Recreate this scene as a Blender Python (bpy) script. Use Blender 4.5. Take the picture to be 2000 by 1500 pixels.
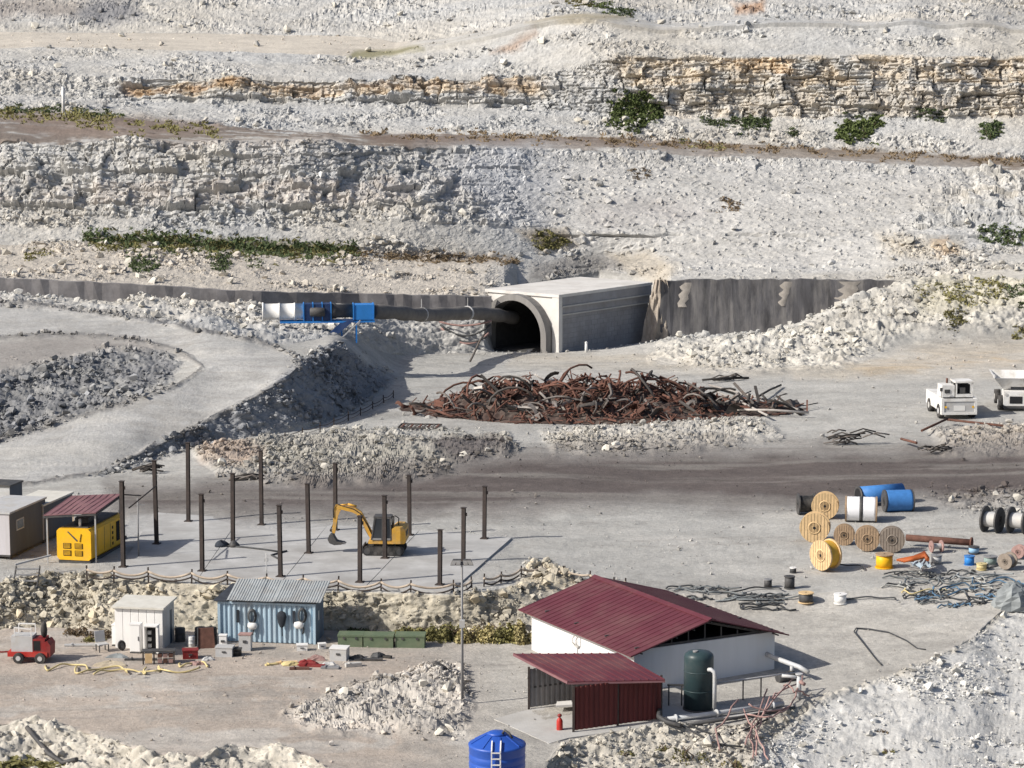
import bpy, bmesh, math, random
import numpy as np
from mathutils import Vector, Matrix

# ------------------------------------------------------------------ clean
for o in list(bpy.data.objects):
    bpy.data.objects.remove(o, do_unlink=True)
scene = bpy.context.scene
COL = scene.collection
R = math.radians
random.seed(7)
rng = np.random.default_rng(7)

# ------------------------------------------------------------------ camera, sky, sun, exposure
HCAM = 33.0
FPX = 4950.0
PITCH = R(8.05)
cam_d = bpy.data.cameras.new('camera')
cam_d.sensor_width = 36.0
cam_d.lens = 36.0 * FPX / 2000.0
cam_d.clip_start = 1.0
cam_d.clip_end = 5000.0
cam = bpy.data.objects.new('camera', cam_d)
COL.objects.link(cam)
cam.location = (0, 0, HCAM)
cam.rotation_euler = (math.pi / 2 - PITCH, 0, 0)
scene.camera = cam

SUN_EL = R(35)
SUN_TO = Vector((-0.93 * math.cos(SUN_EL), -0.367 * math.cos(SUN_EL), math.sin(SUN_EL)))
world = bpy.data.worlds.new('World')
scene.world = world
world.use_nodes = True
wn = world.node_tree
bgn = wn.nodes['Background']
sky = wn.nodes.new('ShaderNodeTexSky')
sky.sky_type = 'NISHITA'
sky.sun_disc = False
sky.sun_elevation = SUN_EL
sky.sun_rotation = math.atan2(SUN_TO.x, SUN_TO.y)
sky.air_density = .8
sky.dust_density = 2.6
wn.links.new(sky.outputs['Color'], bgn.inputs['Color'])
bgn.inputs['Strength'].default_value = 0.105
sun_d = bpy.data.lights.new('sun', 'SUN')
sun_d.energy = 4.9
sun_d.angle = R(0.5)
sun_d.color = (1.0, 0.955, 0.88)
sun_o = bpy.data.objects.new('sun', sun_d)
COL.objects.link(sun_o)
sun_o.location = (-60, 40, 90)
sun_o.rotation_euler = (-SUN_TO).to_track_quat('-Z', 'Y').to_euler()
scene.view_settings.view_transform = 'Standard'
scene.view_settings.look = 'None'
scene.view_settings.gamma = 1.0
scene.view_settings.use_curve_mapping = False
scene.view_settings.exposure = 0.12

# ------------------------------------------------------------------ numpy noise
def hsh(ix, iy, s=0):
    ix = np.asarray(ix).astype(np.int32).view(np.uint32); iy = np.asarray(iy).astype(np.int32).view(np.uint32)
    h = ix * np.uint32(374761393) + iy * np.uint32(668265263) + np.uint32((s * 1442695041) & 0xFFFFFFFF)
    h ^= h >> np.uint32(13); h *= np.uint32(1274126177)
    h ^= h >> np.uint32(16); h *= np.uint32(2246822519)
    h ^= h >> np.uint32(15)
    return (h & np.uint32(0xFFFFFF)).astype(np.float32) * np.float32(1 / 16777216.0)

def vnoise(x, y, s=0):
    ix = np.floor(x); iy = np.floor(y)
    fx = x - ix; fy = y - iy
    fx = fx * fx * (3 - 2 * fx); fy = fy * fy * (3 - 2 * fy)
    a = hsh(ix, iy, s); b = hsh(ix + 1, iy, s)
    c = hsh(ix, iy + 1, s); d = hsh(ix + 1, iy + 1, s)
    return (a * (1 - fx) + b * fx) * (1 - fy) + (c * (1 - fx) + d * fx) * fy * 1.0

def fbm(x, y, s=0, o=4):
    t = 0; a = 0.5; n = 0
    for i in range(o):
        t = t + a * vnoise(x, y, s + i * 17); n += a
        x = x * 2.03 + 11.7; y = y * 2.03 + 5.3; a *= 0.5
    return t / n

def voro(x, y, s=0):
    """faceted stones: returns (height 0..1 of a tilted stone top, edge distance)"""
    ix = np.floor(x); iy = np.floor(y)
    f1 = np.full(x.shape, 9.0); f2 = np.full(x.shape, 9.0); hh = np.zeros(x.shape)
    for dx in (-1, 0, 1):
        for dy in (-1, 0, 1):
            cx = ix + dx; cy = iy + dy
            r1 = hsh(cx, cy, s); r2 = hsh(cx, cy, s + 5)
            ox = cx + 0.1 + 0.8 * r1 - x; oy = cy + 0.1 + 0.8 * r2 - y
            d = ox * ox + oy * oy
            r3 = hsh(cx, cy, s + 9)
            hv = r3 + (r1 - 0.5) * 1.3 * ox + (r2 - 0.5) * 1.3 * oy
            m = d < f1
            f2 = np.where(m, f1, np.minimum(f2, d))
            hh = np.where(m, hv, hh)
            f1 = np.where(m, d, f1)
    return hh, np.sqrt(f2) - np.sqrt(f1)

# ------------------------------------------------------------------ pixel rays (photo pixels 2000 x 1500)
CT, ST = math.cos(PITCH), math.sin(PITCH)
def tan_dep(py):
    v = -(np.asarray(py, float) - 750.0) / FPX
    return (ST - v * CT) / (CT + v * ST)      # drop per metre of Y
def ray_x(px, py):
    v = -(np.asarray(py, float) - 750.0) / FPX
    return ((np.asarray(px, float) - 1000.0) / FPX) / (CT + v * ST)   # x per metre of Y
def at(px, py, Y):
    """world point on the ray of a photo pixel at distance Y"""
    return Vector((float(ray_x(px, py)) * Y, Y, HCAM - float(tan_dep(py)) * Y))
def atz(px, py, z):
    Y = (HCAM - z) / float(tan_dep(py))
    return at(px, py, Y)

# ------------------------------------------------------------------ terrain break lines
# every line: kind, [(px, py, value)], value is height z or distance Y
LINES = [
 ('Y', [(-600, 2537, 85), (2600, 2537, 85)], -14),
 ('z', [(-600,1390,-2.2),(0,1412,-2.2),(60,1408,-2.2),(130,1418,-2.2),(200,1440,-2.2),(300,1474,-2.2),(400,1480,-2.2),(450,1456,-2.2),(560,1462,-2.2),(640,1500,-2.2),(720,1560,-2.2),(800,1600,-2.2),(970,1620,-2.2),(1040,1560,-2.2),(1075,1478,-2.2),(1110,1446,-2.2),(1300,1420,-2.2),(1440,1412,-2.2),(1500,1402,-2.2),(1600,1365,-2.1),(1680,1338,-1.9),(1800,1298,-1.5),(1900,1245,-1.1),(1960,1190,-.7),(2000,1165,-.4),(2100,1120,.0),(2600,1080,.5)]),
 ('z', [(-600,1230,-2.2),(0,1228,-2.2),(100,1222,-2.2),(220,1232,-2.2),(650,1232,-2.2),(830,1240,-2.2),(1040,1250,-2.2),(1120,1225,-2.0),(1200,1205,-1.8),(1500,1200,-1.5),(1700,1180,-1.0),(1850,1165,-.8),(1960,1155,-.5),(2000,1140,-.3),(2100,1100,.1),(2600,1060,.5)]),
 ('z', [(-600,1150,0),(0,1138,0),(60,1125,0),(100,1118,0),(250,1130,0),(420,1142,0),(600,1152,0),(880,1164,0),(950,1155,0),(1000,1145,-.05),(1090,1140,-.2),(1150,1150,-.35),(1300,1160,-.6),(1500,1165,-.7),(1700,1150,-.55),(1850,1135,-.4),(1960,1128,-.3),(2000,1115,-.2),(2100,1080,.1),(2600,1040,.5)]),
 ('z', [(-600,975,0),(0,948,0),(60,944,0),(200,928,.1),(300,890,.2),(400,865,.3),(500,853,.4),(600,838,.4),(660,815,.4),(710,790,.4),(770,748,.4),(850,744,.4),(1000,745,.4),(1300,745,.5),(1600,745,.6),(2000,740,1.0),(2600,740,1.5)]),
 ('z', [(-600,960,.1),(0,940,.1),(60,936,.15),(200,920,.25),(300,874,.75),(400,818,2.0),(500,768,3.5),(560,735,4.5),(600,702,5.2),(625,688,5.3),(655,676,5.3),(690,700,3.4),(730,722,1.6),(772,740,.5),(850,734,.4),(1000,736,.4),(1300,735,.5),(1600,735,.7),(2000,722,1.2),(2600,720,1.7)]),
 ('z', [(-600,900,.6),(0,866,1.0),(100,836,1.7),(200,803,2.6),(300,772,3.4),(360,748,4.0),(395,722,4.7),(440,710,5.0),(480,704,5.2),(560,694,5.4),(600,690,5.35),(625,681,5.4),(655,670,5.35),(690,693,3.6),(730,715,1.8),(772,732,.5),(850,722,.45),(1000,722,.45),(1300,718,.6),(1600,715,1.0),(2000,690,1.7),(2600,680,2.2)]),
 ('z', [(-600,740,4.4),(0,722,4.8),(100,702,5.2),(200,688,5.4),(300,682,5.4),(350,690,5.2),(400,702,5.05),(440,699,5.2),(480,695,5.3),(560,685,5.4),(600,681,5.4),(625,674,5.4),(655,663,5.35),(690,683,3.9),(730,704,2.1),(775,716,.6),(850,706,.5),(1000,706,.5),(1300,700,.7),(1600,690,1.4),(1700,682,1.7),(2000,660,2.4),(2600,640,3)]),
 ('z', [(-600,585,7.4),(0,600,7.2),(100,604,7.1),(200,616,6.9),(300,631,6.7),(400,650,6.4),(480,665,6.0),(560,672,5.4),(600,666,5.2),(655,652,5.0),(690,660,4.2),(730,680,2.6),(775,695,1.0),(850,691,.6),(950,688,.5),(1090,690,.5),(1200,682,.8),(1250,674,1.2),(1300,668,1.5),(1400,664,1.7),(1500,654,2.2),(1600,626,3.2),(1700,588,4.8),(1760,566,5.8),(1850,590,5.2),(2000,600,5.0),(2600,590,5.5)]),
 ('Y', [(-600,570,245),(0,577,245),(100,583,245),(300,593,246),(500,602,248),(650,606,250),(775,607,254),(900,607,255.5),(948,606,256),(965,684,262),(1090,684,272),(1235,668,275),(1275,664,268),(1300,660,264),(1500,648,264),(1600,618,264),(1700,578,265),(1750,560,265),(1850,556,265),(2000,560,262),(2600,550,262)]),
 ('Y', [(-600,535,246),(0,543,246),(250,555,247),(500,570,249),(700,575,255),(900,579,257),(948,578,258),(985,572,262),(1010,556,272),(1170,530,278),(1285,541,274),(1310,549,266),(1500,547,266),(1700,548,267),(1760,546,267),(1850,540,267),(2000,530,266),(2600,520,266)]),
 ('Y', [(-600,480,266),(0,478,266),(170,472,267),(400,484,268),(690,500,270),(800,506,272),(1000,502,276),(1100,492,280),(1200,500,281),(1300,508,278),(1600,500,276),(1780,470,275),(1850,474,275),(1920,480,275),(2000,478,275),(2600,470,275)]),
 ('Y', [(-600,430,270),(0,420,270),(300,425,271),(500,420,273),(800,430,275),(950,440,278),(1100,445,282),(1300,462,281),(1500,464,280),(1750,455,280),(1830,440,280),(2000,430,280),(2600,420,280)]),
 ('Y', [(-600,268,279),(0,272,279),(120,285,279),(250,270,280),(330,280,280),(470,277,281),(560,272,282),(640,276,283),(700,286,286),(850,284,292),(1050,288,296),(1200,293,298),(1400,304,299),(1700,318,299),(1900,328,297),(2000,330,296),(2600,345,296)]),
 ('Y', [(-600,215,304),(0,212,304),(150,217,305),(300,238,306),(430,247,307),(600,258,308),(700,262,309),(1000,264,310),(1200,269,311),(1350,279,311),(1500,285,311),(1700,296,311),(1900,307,310),(2000,309,310),(2600,320,310)]),
 ('Y', [(-600,190,314),(0,186,314),(230,196,316),(450,198,317),(700,203,318),(1000,208,319),(1180,222,318),(1300,222,318),(1500,228,318),(1800,232,317),(2000,225,317),(2600,225,317)]),
 ('Y', [(-600,125,320),(0,135,320),(225,152,320),(250,153,319),(480,155,320),(700,157,321),(1000,156,322),(1060,150,322),(1120,135,321.5),(1200,110,321),(1500,112,321),(1800,112,320),(2000,112,320),(2600,110,320)]),
 ('Y', [(-600,90,330),(0,95,330),(80,90,331),(400,100,331),(650,106,332),(720,112,332),(820,100,332),(900,88,331),(1000,66,329),(1050,50,328),(1130,40,327),(1200,52,326),(1300,66,326),(1400,58,326),(1500,50,326),(1640,52,326),(1700,60,326),(1780,42,326),(1845,62,326),(1910,44,326),(1960,60,326),(2000,66,326),(2600,60,326)]),
 ('Y', [(-600,55,352),(0,62,352),(100,63,352),(450,66,352),(700,69,350),(780,84,345),(850,84,342),(920,72,340),(1000,54,338),(1050,42,337),(1130,30,336),(1200,34,338),(1300,54,338),(1400,46,338),(1500,40,336),(1640,44,336),(1700,54,332),(1780,36,331),(1845,56,330),(1910,38,331),(1960,52,332),(2000,56,334),(2600,50,334)]),
 ('Y', [(-600,-80,385),(2600,-80,380)]),
 ('Y', [(-600,-240,425),(2600,-240,420)]),
 ('Y', [(-600,-300,700),(2600,-300,700)]),
]
NL = len(LINES)
ROWS = [150, 110, 56, 200, 70, 44, 62, 44, 44, 24, 44, 40, 120, 40, 46, 72, 34, 28, 54, 12, 4]
px_cols = np.concatenate([np.linspace(-600, -60, 60, endpoint=False), np.linspace(-60, 2060, 900), np.linspace(2060, 2600, 61)[1:]])
NC = len(px_cols)

def line_at(i, px):
    """returns py, Y of break line i at columns px"""
    px = np.asarray(px, float)
    L = LINES[i]
    kx = [k[0] for k in L[1]]
    fy = [k[1] for k in L[1]]; fv = [k[2] for k in L[1]]
    if i in (9, 10):
        py = np.interp(px, kx, fy); v = np.interp(px, kx, fv)
    else:
        sg = 11.0 if (4 <= i <= 8 or i == 1) else 26.0
        offs = ((-1.6, .08), (-1.0, .18), (-.45, .24), (.45, .24), (1.0, .18), (1.6, .08))
        py = sum(w_ * np.interp(px + o_ * sg, kx, fy) for o_, w_ in offs); v = sum(w_ * np.interp(px + o_ * sg, kx, fv) for o_, w_ in offs)
    if 11 <= i <= 18 or i in (1, 2, 3):
        w = 1.4 if i >= 11 else 3.0
        py = py + w * (fbm(px / 38.0, px * 0 + i * 3.7, 50 + i, 4) - 0.5)
    if L[0] == 'z':
        Y = (HCAM - v) / tan_dep(py)
    else:
        Y = v
    return py, Y

def gp(px, py):
    """ground point seen at a photo pixel (smooth terrain)"""
    pys = []; Ys = []; zs = []
    for i in range(NL):
        a, b = line_at(i, [px])
        pys.append(float(a[0])); Ys.append(float(b[0]))
        zs.append(HCAM - float(tan_dep(a[0])) * float(b[0]))
    zs[0] = -14.0
    t = float(tan_dep(py))
    for i in range(NL - 1):
        # ray: z = H - t*Y ; segment
        g0 = zs[i] - (HCAM - t * Ys[i]); g1 = zs[i + 1] - (HCAM - t * Ys[i + 1])
        if g0 <= 0 < g1 or (g0 < 0 <= g1):
            f = g0 / (g0 - g1)
            Y = Ys[i] + f * (Ys[i + 1] - Ys[i])
            return at(px, py, Y)
    return atz(px, py, 0)

# ------------------------------------------------------------------ polygons in the photo that mark what the ground is made of
def pmask(PX, PY, poly, feather=8.0, wob=0.0, seed=3):
    n = len(poly); pad = 4 * feather + 3 * wob
    x0s = min(p[0] for p in poly) - pad; x1s = max(p[0] for p in poly) + pad
    y0s = min(p[1] for p in poly) - pad; y1s = max(p[1] for p in poly) + pad
    sel = (PX > x0s) & (PX < x1s) & (PY > y0s) & (PY < y1s)
    out = np.zeros(PX.shape, np.float32)
    if not sel.any(): return out
    X = PX[sel]; Yy = PY[sel]
    if wob:
        X0, Y0 = X, Yy
        X = X0 + wob * 4 * (fbm(X0 / (wob * 5), Y0 / (wob * 3), seed, 3) - 0.5)
        Yy = Y0 + wob * 2 * (fbm(X0 / (wob * 5) + 31, Y0 / (wob * 3) + 9, seed + 3, 3) - 0.5)
    ins = np.zeros(X.shape, bool); d2 = np.full(X.shape, 1e12, np.float32)
    for i in range(n):
        xa, ya = poly[i]; xb, yb = poly[(i + 1) % n]
        c = (ya > Yy) != (yb > Yy)
        xi = (xb - xa) * (Yy - ya) / (yb - ya + 1e-9) + xa
        ins ^= c & (X < xi)
        dx, dy = xb - xa, yb - ya
        t = np.clip(((X - xa) * dx + (Yy - ya) * dy) / (dx * dx + dy * dy + 1e-9), 0, 1)
        d2 = np.minimum(d2, (X - xa - t * dx) ** 2 + (Yy - ya - t * dy) ** 2)
    sd = np.sqrt(d2) * np.where(ins, 1, -1)
    out[sel] = np.clip(sd / feather * 0.5 + 0.5, 0, 1)
    return out

# ------------------------------------------------------------------ terrain grid
rows_py = []; rows_Y = []; rows_z = []; rows_seg = []
lp = [line_at(i, px_cols) for i in range(NL)]
for i in range(NL - 1):
    n = ROWS[i]
    py0, Y0 = lp[i]; py1, Y1 = lp[i + 1]
    z0 = HCAM - tan_dep(py0) * Y0; z1 = HCAM - tan_dep(py1) * Y1
    for k in range(n):
        f = k / n
        if i == 0: f = 1 - (1 - f) ** 2.4
        Y = Y0 + (Y1 - Y0) * f; z = z0 + (z1 - z0) * f
        rows_Y.append(Y); rows_z.append(z); rows_seg.append(i)
rows_Y.append(lp[-1][1]); rows_z.append(HCAM - tan_dep(lp[-1][0]) * lp[-1][1]); rows_seg.append(NL - 2)
TY = np.array(rows_Y); TZ = np.array(rows_z); SEG = np.array(rows_seg)
NR = TY.shape[0]
td = (HCAM - TZ) / TY
# row in the photo from the depression
v_ = (ST - td * CT) / (CT + td * ST)
PYg = 750.0 - v_ * FPX
PXg = np.broadcast_to(px_cols, (NR, NC)).copy()
TX = ray_x(PXg, PYg) * TY
SEGg = np.broadcast_to(SEG[:, None], (NR, NC)).astype(np.int16)
TX, TY, TZ, PXg, PYg = [np.ascontiguousarray(a_, dtype=np.float32) for a_ in (TX, TY, TZ, PXg, PYg)]
# smooth normals of the base
dU = np.stack([np.gradient(a, axis=1) for a in (TX, TY, TZ)], -1)
dV = np.stack([np.gradient(a, axis=0) for a in (TX, TY, TZ)], -1)
NRM = np.cross(dU, dV)
NRM /= np.linalg.norm(NRM, axis=-1, keepdims=True) + 1e-9

# -- zones
def M(poly, f=8, w=6, s=3): return pmask(PXg, PYg, poly, f, w, s)
ROAD = [(-200,905),(0,866),(100,836),(200,803),(300,772),(360,748),(398,718),(380,700),(320,672),(200,655),(100,650),(0,655),(-200,660),(-200,590),(0,600),(100,604),(200,616),(300,631),(400,650),(500,670),(560,690),(585,705),(560,738),(500,772),(400,822),(300,870),(200,918),(60,940),(-200,950)]
m_road = M(ROAD, 10, 3)
m_pad = M([(225,1125),(880,1160),(1010,1050),(340,1002),(250,1002)], 6, 0)
m_dark = M([(215,948),(560,940),(780,925),(900,900),(1000,888),(1300,880),(1600,876),(2100,872),(2100,972),(1560,992),(1300,978),(1000,995),(600,1006),(215,996)], 26, 12, 5)
m_dark2 = M([(840,862),(960,858),(1000,885),(900,905),(850,890)], 10, 6, 6)
m_lower = np.where((SEGg == 1), 1.0, 0.0)
m_emb = np.where(SEGg == 2, 1.0, 0.0) * np.clip((1120 - PXg) / 120, 0, 1)
m_bank = np.where(SEGg == 0, 1.0, 0.0)
m_rockemb = M([(205,926),(300,868),(400,825),(500,775),(590,702),(655,668),(690,690),(770,742),(700,795),(640,822),(500,852),(400,866)], 6, 3)
m_island = M([(-100,900),(0,862),(120,825),(250,782),(330,745),(350,705),(300,682),(200,686),(100,706),(0,728),(-100,735)], 8, 4)
m_fines = M([(1030,296),(1900,330),(1800,420),(1760,470),(1720,520),(1500,545),(1300,545),(1120,490),(1010,430),(1000,360)], 30, 14)
m_fines2 = M([(880,300),(1040,292),(1040,440),(960,440),(930,380)], 30, 14, 8)
m_bench = np.where(SEGg == 13, 1.0, 0.0)
m_ubench = np.where(SEGg == 17, 1.0, 0.0) * np.clip((830 - PXg) / 60, 0, 1)
m_talus_r = M([(1270,672),(1400,668),(1500,655),(1600,625),(1750,562),(2100,540),(2100,640),(1800,650),(1620,720),(1400,720),(1270,700)], 12, 8)
m_sand = M([(1560,735),(1640,725),(1800,672),(2100,655),(2100,735),(1800,735)], 14, 5)
m_rubmid = M([(380,880),(520,862),(660,842),(860,850),(1000,850),(1010,880),(900,905),(800,935),(640,948),(520,945),(420,925)], 7, 9)
m_rubmid2 = M([(1060,850),(1200,838),(1480,822),(1520,850),(1400,872),(1200,882),(1080,880)], 12, 6)
m_rubmid3 = M([(1820,842),(2100,820),(2100,885),(1850,885)], 12, 6)
m_rubpit = M([(550,1390),(680,1345),(860,1300),(910,1305),(920,1380),(900,1440),(760,1425),(600,1420)], 12, 6)
m_rubright = M([(1820,965),(2100,950),(2100,1010),(1900,1000)], 16, 8)
m_gravel = M([(1440,1560),(1480,1470),(1600,1378),(1680,1345),(1800,1303),(1900,1250),(2000,1170),(2200,1080),(2200,1700),(1440,1700)], 10, 6)
m_rim = M([(1010,1150),(1030,1105),(1070,1100),(1140,1140),(1090,1160)], 10, 4)
m_leftslope = M([(-100,560),(500,600),(520,650),(400,640),(250,612),(0,592),(-100,590)], 8, 5)
m_fanpatch = M([(690,640),(950,620),(960,680),(860,688),(760,690)], 12, 5)

NX = TX; NV = TY + TZ
big = fbm(NX / 9.0, NV / 9.0, 1, 4)
med = fbm(NX / 2.2, NV / 2.2, 2, 4)
fine = fbm(NX / 0.55, NV / 0.55, 4, 3)
# rubble amount 0..1 and cliff amount 0..1
rub = np.zeros((NR, NC)); clf = np.zeros((NR, NC))
rub = np.where(SEGg == 0, 0.5 - .33 * m_gravel + .2 * np.clip((700 - PXg) / 60, 0, 1), rub)
rub = np.maximum(rub, m_emb * 0.8)
rub = np.maximum(rub, m_rockemb * 1.0); rub = np.maximum(rub, m_island * 1.0)
for mm, a in ((m_talus_r, .9), (m_rubmid, .5), (m_rubmid2, .5), (m_rubmid3, .5), (m_rubpit, .5), (m_rubright, .6), (m_rim, .5), (m_leftslope, .6), (m_fanpatch, .3)):
    rub = np.maximum(rub, mm * a)
rub = np.where(SEGg == 8, np.maximum(rub, 0.55), rub)
rub = np.where((SEGg == 10), 0.65, rub)
rub = np.where((SEGg == 11), 0.95, rub)
rub = np.where((SEGg == 14), 0.95, rub)
rub = np.where((SEGg == 16), 0.7, rub)
rub = np.where((SEGg >= 18), 0.9, rub)
rub = np.where((SEGg == 13), 0.3, rub)
rub = np.where((SEGg == 17), 0.25 * (1 - m_ubench) + 0.04, rub)
clf = np.where((SEGg == 12), 1.0, clf)
clf = np.where((SEGg == 15), 1.0, clf)
# where the finer dumped slope covers the cliff
fin = np.maximum(m_fines, m_fines2 * .6)
clf *= 1 - fin; rub = rub * (1 - fin * .85)
rub = np.where(SEGg == 12, np.maximum(rub, .08 * (1 - fin)), rub)
rub *= 1 - m_road; rub *= 1 - m_pad
gapm = np.clip((fbm(NX / 6.0, NV / 3.0, 25, 4) - .47) * 6, 0, 1)
rub *= np.where(SEGg >= 10, .22 + .62 * gapm, 1.0)
rub *= np.where(SEGg == 2, .55 + .45 * gapm, 1.0)
rub *= 1 - .4 * np.maximum(m_rockemb, m_island)
# transition of the upper cliff into rubble patches
patch = np.clip((fbm(NX / 14.0, NV / 5.0, 23, 4) - 0.50) * 7, 0, 1)
lefttal = np.where((SEGg == 15), np.clip((230 - PXg) / 50, 0, 1), 0)
clf *= 1 - lefttal; rub = np.maximum(rub, lefttal * .8)
clf_r = clf * (1 - .28 * patch); rub = np.maximum(rub, (clf - clf_r))
clf = clf_r
def soft(a, n):
    for _ in range(n):
        a[1:-1] = (a[:-2] + 2 * a[1:-1] + a[2:]) / 4
    return a
rub = soft(rub, 6); clf = soft(clf, 5)

# -- displacement
warp = (fbm(NX / 1.3, NV / 1.3, 71, 3) - .5) * 1.2
h1, e1 = voro((NX + warp) / 1.7, (NV - warp) / 1.5, 11)
h2, e2 = voro((NX - warp) / 0.75, (NV + warp) / 0.65, 12)
h3, e3 = voro(NX / 0.36 + warp, NV / 0.33, 13)
rubd = (h1 - .5) * .55 * np.clip(e1 * 4, 0, 1) + (h2 - .45) * .42 * np.clip(e2 * 4, 0.0, 1) + (h3 - .45) * .18 + (med - .5) * 1.0
# cliff: beds with joints
lean = TZ + 0.012 * NX + 0.9 * (big - .5) + .3 * (med - .5)
bed = lean / 1.7 + .35 * fbm(NX / 7.0, TZ / 9.0, 29, 2)
bi = np.floor(bed); bf = bed - bi
jx = NX / 2.6 + 3 * hsh(bi, bi * 0, 31) + 1.1 * (med - .5) + .35 * hsh(bi, bi * 0 + 3, 33)
ji = np.floor(jx); jf = jx - ji
blk = hsh(bi, ji, 35)
bed2 = lean / 0.42; b2 = np.floor(bed2); j2x = NX / .8 + 5 * hsh(b2, b2 * 0, 37) + 1.3 * (fine - .5); j2 = np.floor(j2x)
blk2 = hsh(b2, j2, 39)
b2f = bed2 - b2; j2f = j2x - j2
notch2 = np.clip(1 - np.minimum(b2f, 1 - b2f) / .14, 0, 1) * (hsh(b2, np.floor(NX / 5.0), 45) > .5)
joint2 = np.clip(1 - np.minimum(j2f, 1 - j2f) / .10, 0, 1) * (hsh(j2, b2, 46) > .6)
chan = np.abs(fbm(NX / 2.6 + .8 * (med - .5), TZ / 9.0, 41, 4) - .5) * 2
chan2 = np.abs(fbm(NX / .9, TZ / 4.0, 42, 3) - .5) * 2
notch = 2.2 * np.clip(1 - np.minimum(bf, 1 - bf) / .08, 0, 1) * (hsh(bi, np.floor(NX / 9.0), 43) > .45)
joint = np.clip(1 - np.minimum(jf, 1 - jf) / .05, 0, 1) * (hsh(ji, bi, 44) > .5)
clfd = (blk - .5) * 1.3 + (blk2 - .5) * .5 + np.clip(chan * 2.2, 0, 1) * .35 + chan2 * .22 - notch * .45 - joint * 1.1 - joint2 * .4 - notch2 * .4 + (big - .5) * 2.2 + (fine - .5) * .2
flat = (big - .5) * .25 + (med - .5) * .10 + (fine - .5) * .035
yard = np.where((SEGg <= 8), 1.0, .8)
ledge = np.where((SEGg >= 10) & (SEGg <= 12), 1.0, 0) * np.clip((PXg - 1020) / 80, 0, 1)
lw = 8 * (fbm(PXg / 60.0, PXg * 0, 141, 3) - .5)
ledge = ledge * (np.clip(1 - np.abs(PYg - 461 - lw) / 3.0, 0, 1) * .8 * np.clip((fbm(PXg / 30.0, PXg * 0 + 4, 142, 3) - .38) * 6, 0, 1) + np.clip(1 - np.abs(PYg - 521 - lw) / 3.0, 0, 1) * .6 * np.clip((fbm(PXg / 30.0, PXg * 0 + 9, 143, 3) - .45) * 6, 0, 1))
disp = rub * rubd * 0.95 + clf * clfd - ledge + (1 - np.clip(rub + clf, 0, 1)) * flat * yard
# fines: soft rills down the dumped slope
disp += fin * ((fbm(NX / 2.2, NV / 14.0, 51, 3) - .5) * .10 + (fbm(NX / 7.0, NV / 3.0, 52, 4) - .5) * .5 + (fine - .5) * .16 + np.clip(h2 - .9, 0, .3) * .9 * np.clip(e2 * 3, 0, 1))
# lumps of spoil standing on the flats
disp += m_rubmid * (.1 + .5 * np.clip(fbm(NX / 5.0, NV / 5.0, 61, 3) - .35, 0, 1) * 2) * 1.0
disp += m_rubmid2 * .35 + m_rubmid3 * .35 + m_rubpit * (.12 + .7 * np.clip(med - .35, 0, 1))
disp += m_leftslope * (.05 + .7 * np.clip(fbm(NX / 4.0, NV / 6.0, 62, 3) - .35, 0, 1) * 2)
disp += m_talus_r * (.3 + 1.2 * (big - .5)) + m_rim * .12
disp += np.where(SEGg == 17, 1, 0) * (1 - m_ubench) * .4 + np.clip((PXg - 1560) / 100, 0, 1) * np.where(SEGg == 8, (big - .3) * 1.4, 0)
# wheel ruts along the road
rut = m_road * (fbm(NX / 30.0, NV / 1.8, 63, 3) - .5) * .10
disp += rut
# raised verge on both edges of the haul road
verge = np.clip(1 - np.abs(m_road - .35) / .3, 0, 1) * np.where(SEGg <= 8, 1, 0)
disp += verge * .42 * np.clip(med - .22, 0, 1)
rut2 = m_road * np.clip(1 - np.abs(np.abs((m_road * 0 + fbm(NX / 40.0, NV / 2.0, 64, 3)) - .5) - .06) / .02, 0, 1)
disp -= rut2 * .03
disp *= 1 - m_pad * .97
# flat working yards get quieter towards the machines
calm = np.clip(pmask(PXg, PYg, [(20,1285),(400,1300),(860,1290),(1000,1380),(1480,1400),(1600,1300),(1500,1180),(1000,1300),(860,1240),(20,1230)], 20), 0, 1)
disp *= 1 - .6 * calm
# tie the displacement to zero round the tunnel mouth and under the retaining walls
tie = pmask(PXg, PYg, [(950,700),(950,560),(1010,545),(1290,535),(1290,690)], 10)
disp *= 1 - tie * .9
tie2 = np.where(SEGg == 9, 1.0, 0.0)
disp = np.where(SEGg == 9, np.minimum(disp, 0.0) * .2, disp)
TX0, TY0, TZ0 = TX.copy(), TY.copy(), TZ.copy()
# displacement direction: normal for steep, upright for flat
TX = TX + NRM[..., 0] * disp; TY = TY + NRM[..., 1] * disp; TZ = TZ + NRM[..., 2] * disp

# -- colour (albedo)
def c3(*a): return np.array(a, float)
LIME = c3(.445, .434, .41); WARM = c3(.45, .425, .38); COOL = c3(.41, .414, .412)
colr = np.empty((NR, NC, 3))
colr[:] = LIME
def blend(m, c, k=1.0):
    global colr
    m = np.clip(m * k, 0, 1)[..., None]
    colr = colr * (1 - m) + np.asarray(c) * m
tint = fbm(NX / 16.0, NV / 8.0, 81, 4)
blend(np.clip((tint - .5) * 5, 0, 1), WARM, .7)
blend(np.clip((.48 - tint) * 5, 0, 1), COOL, .7)
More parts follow.
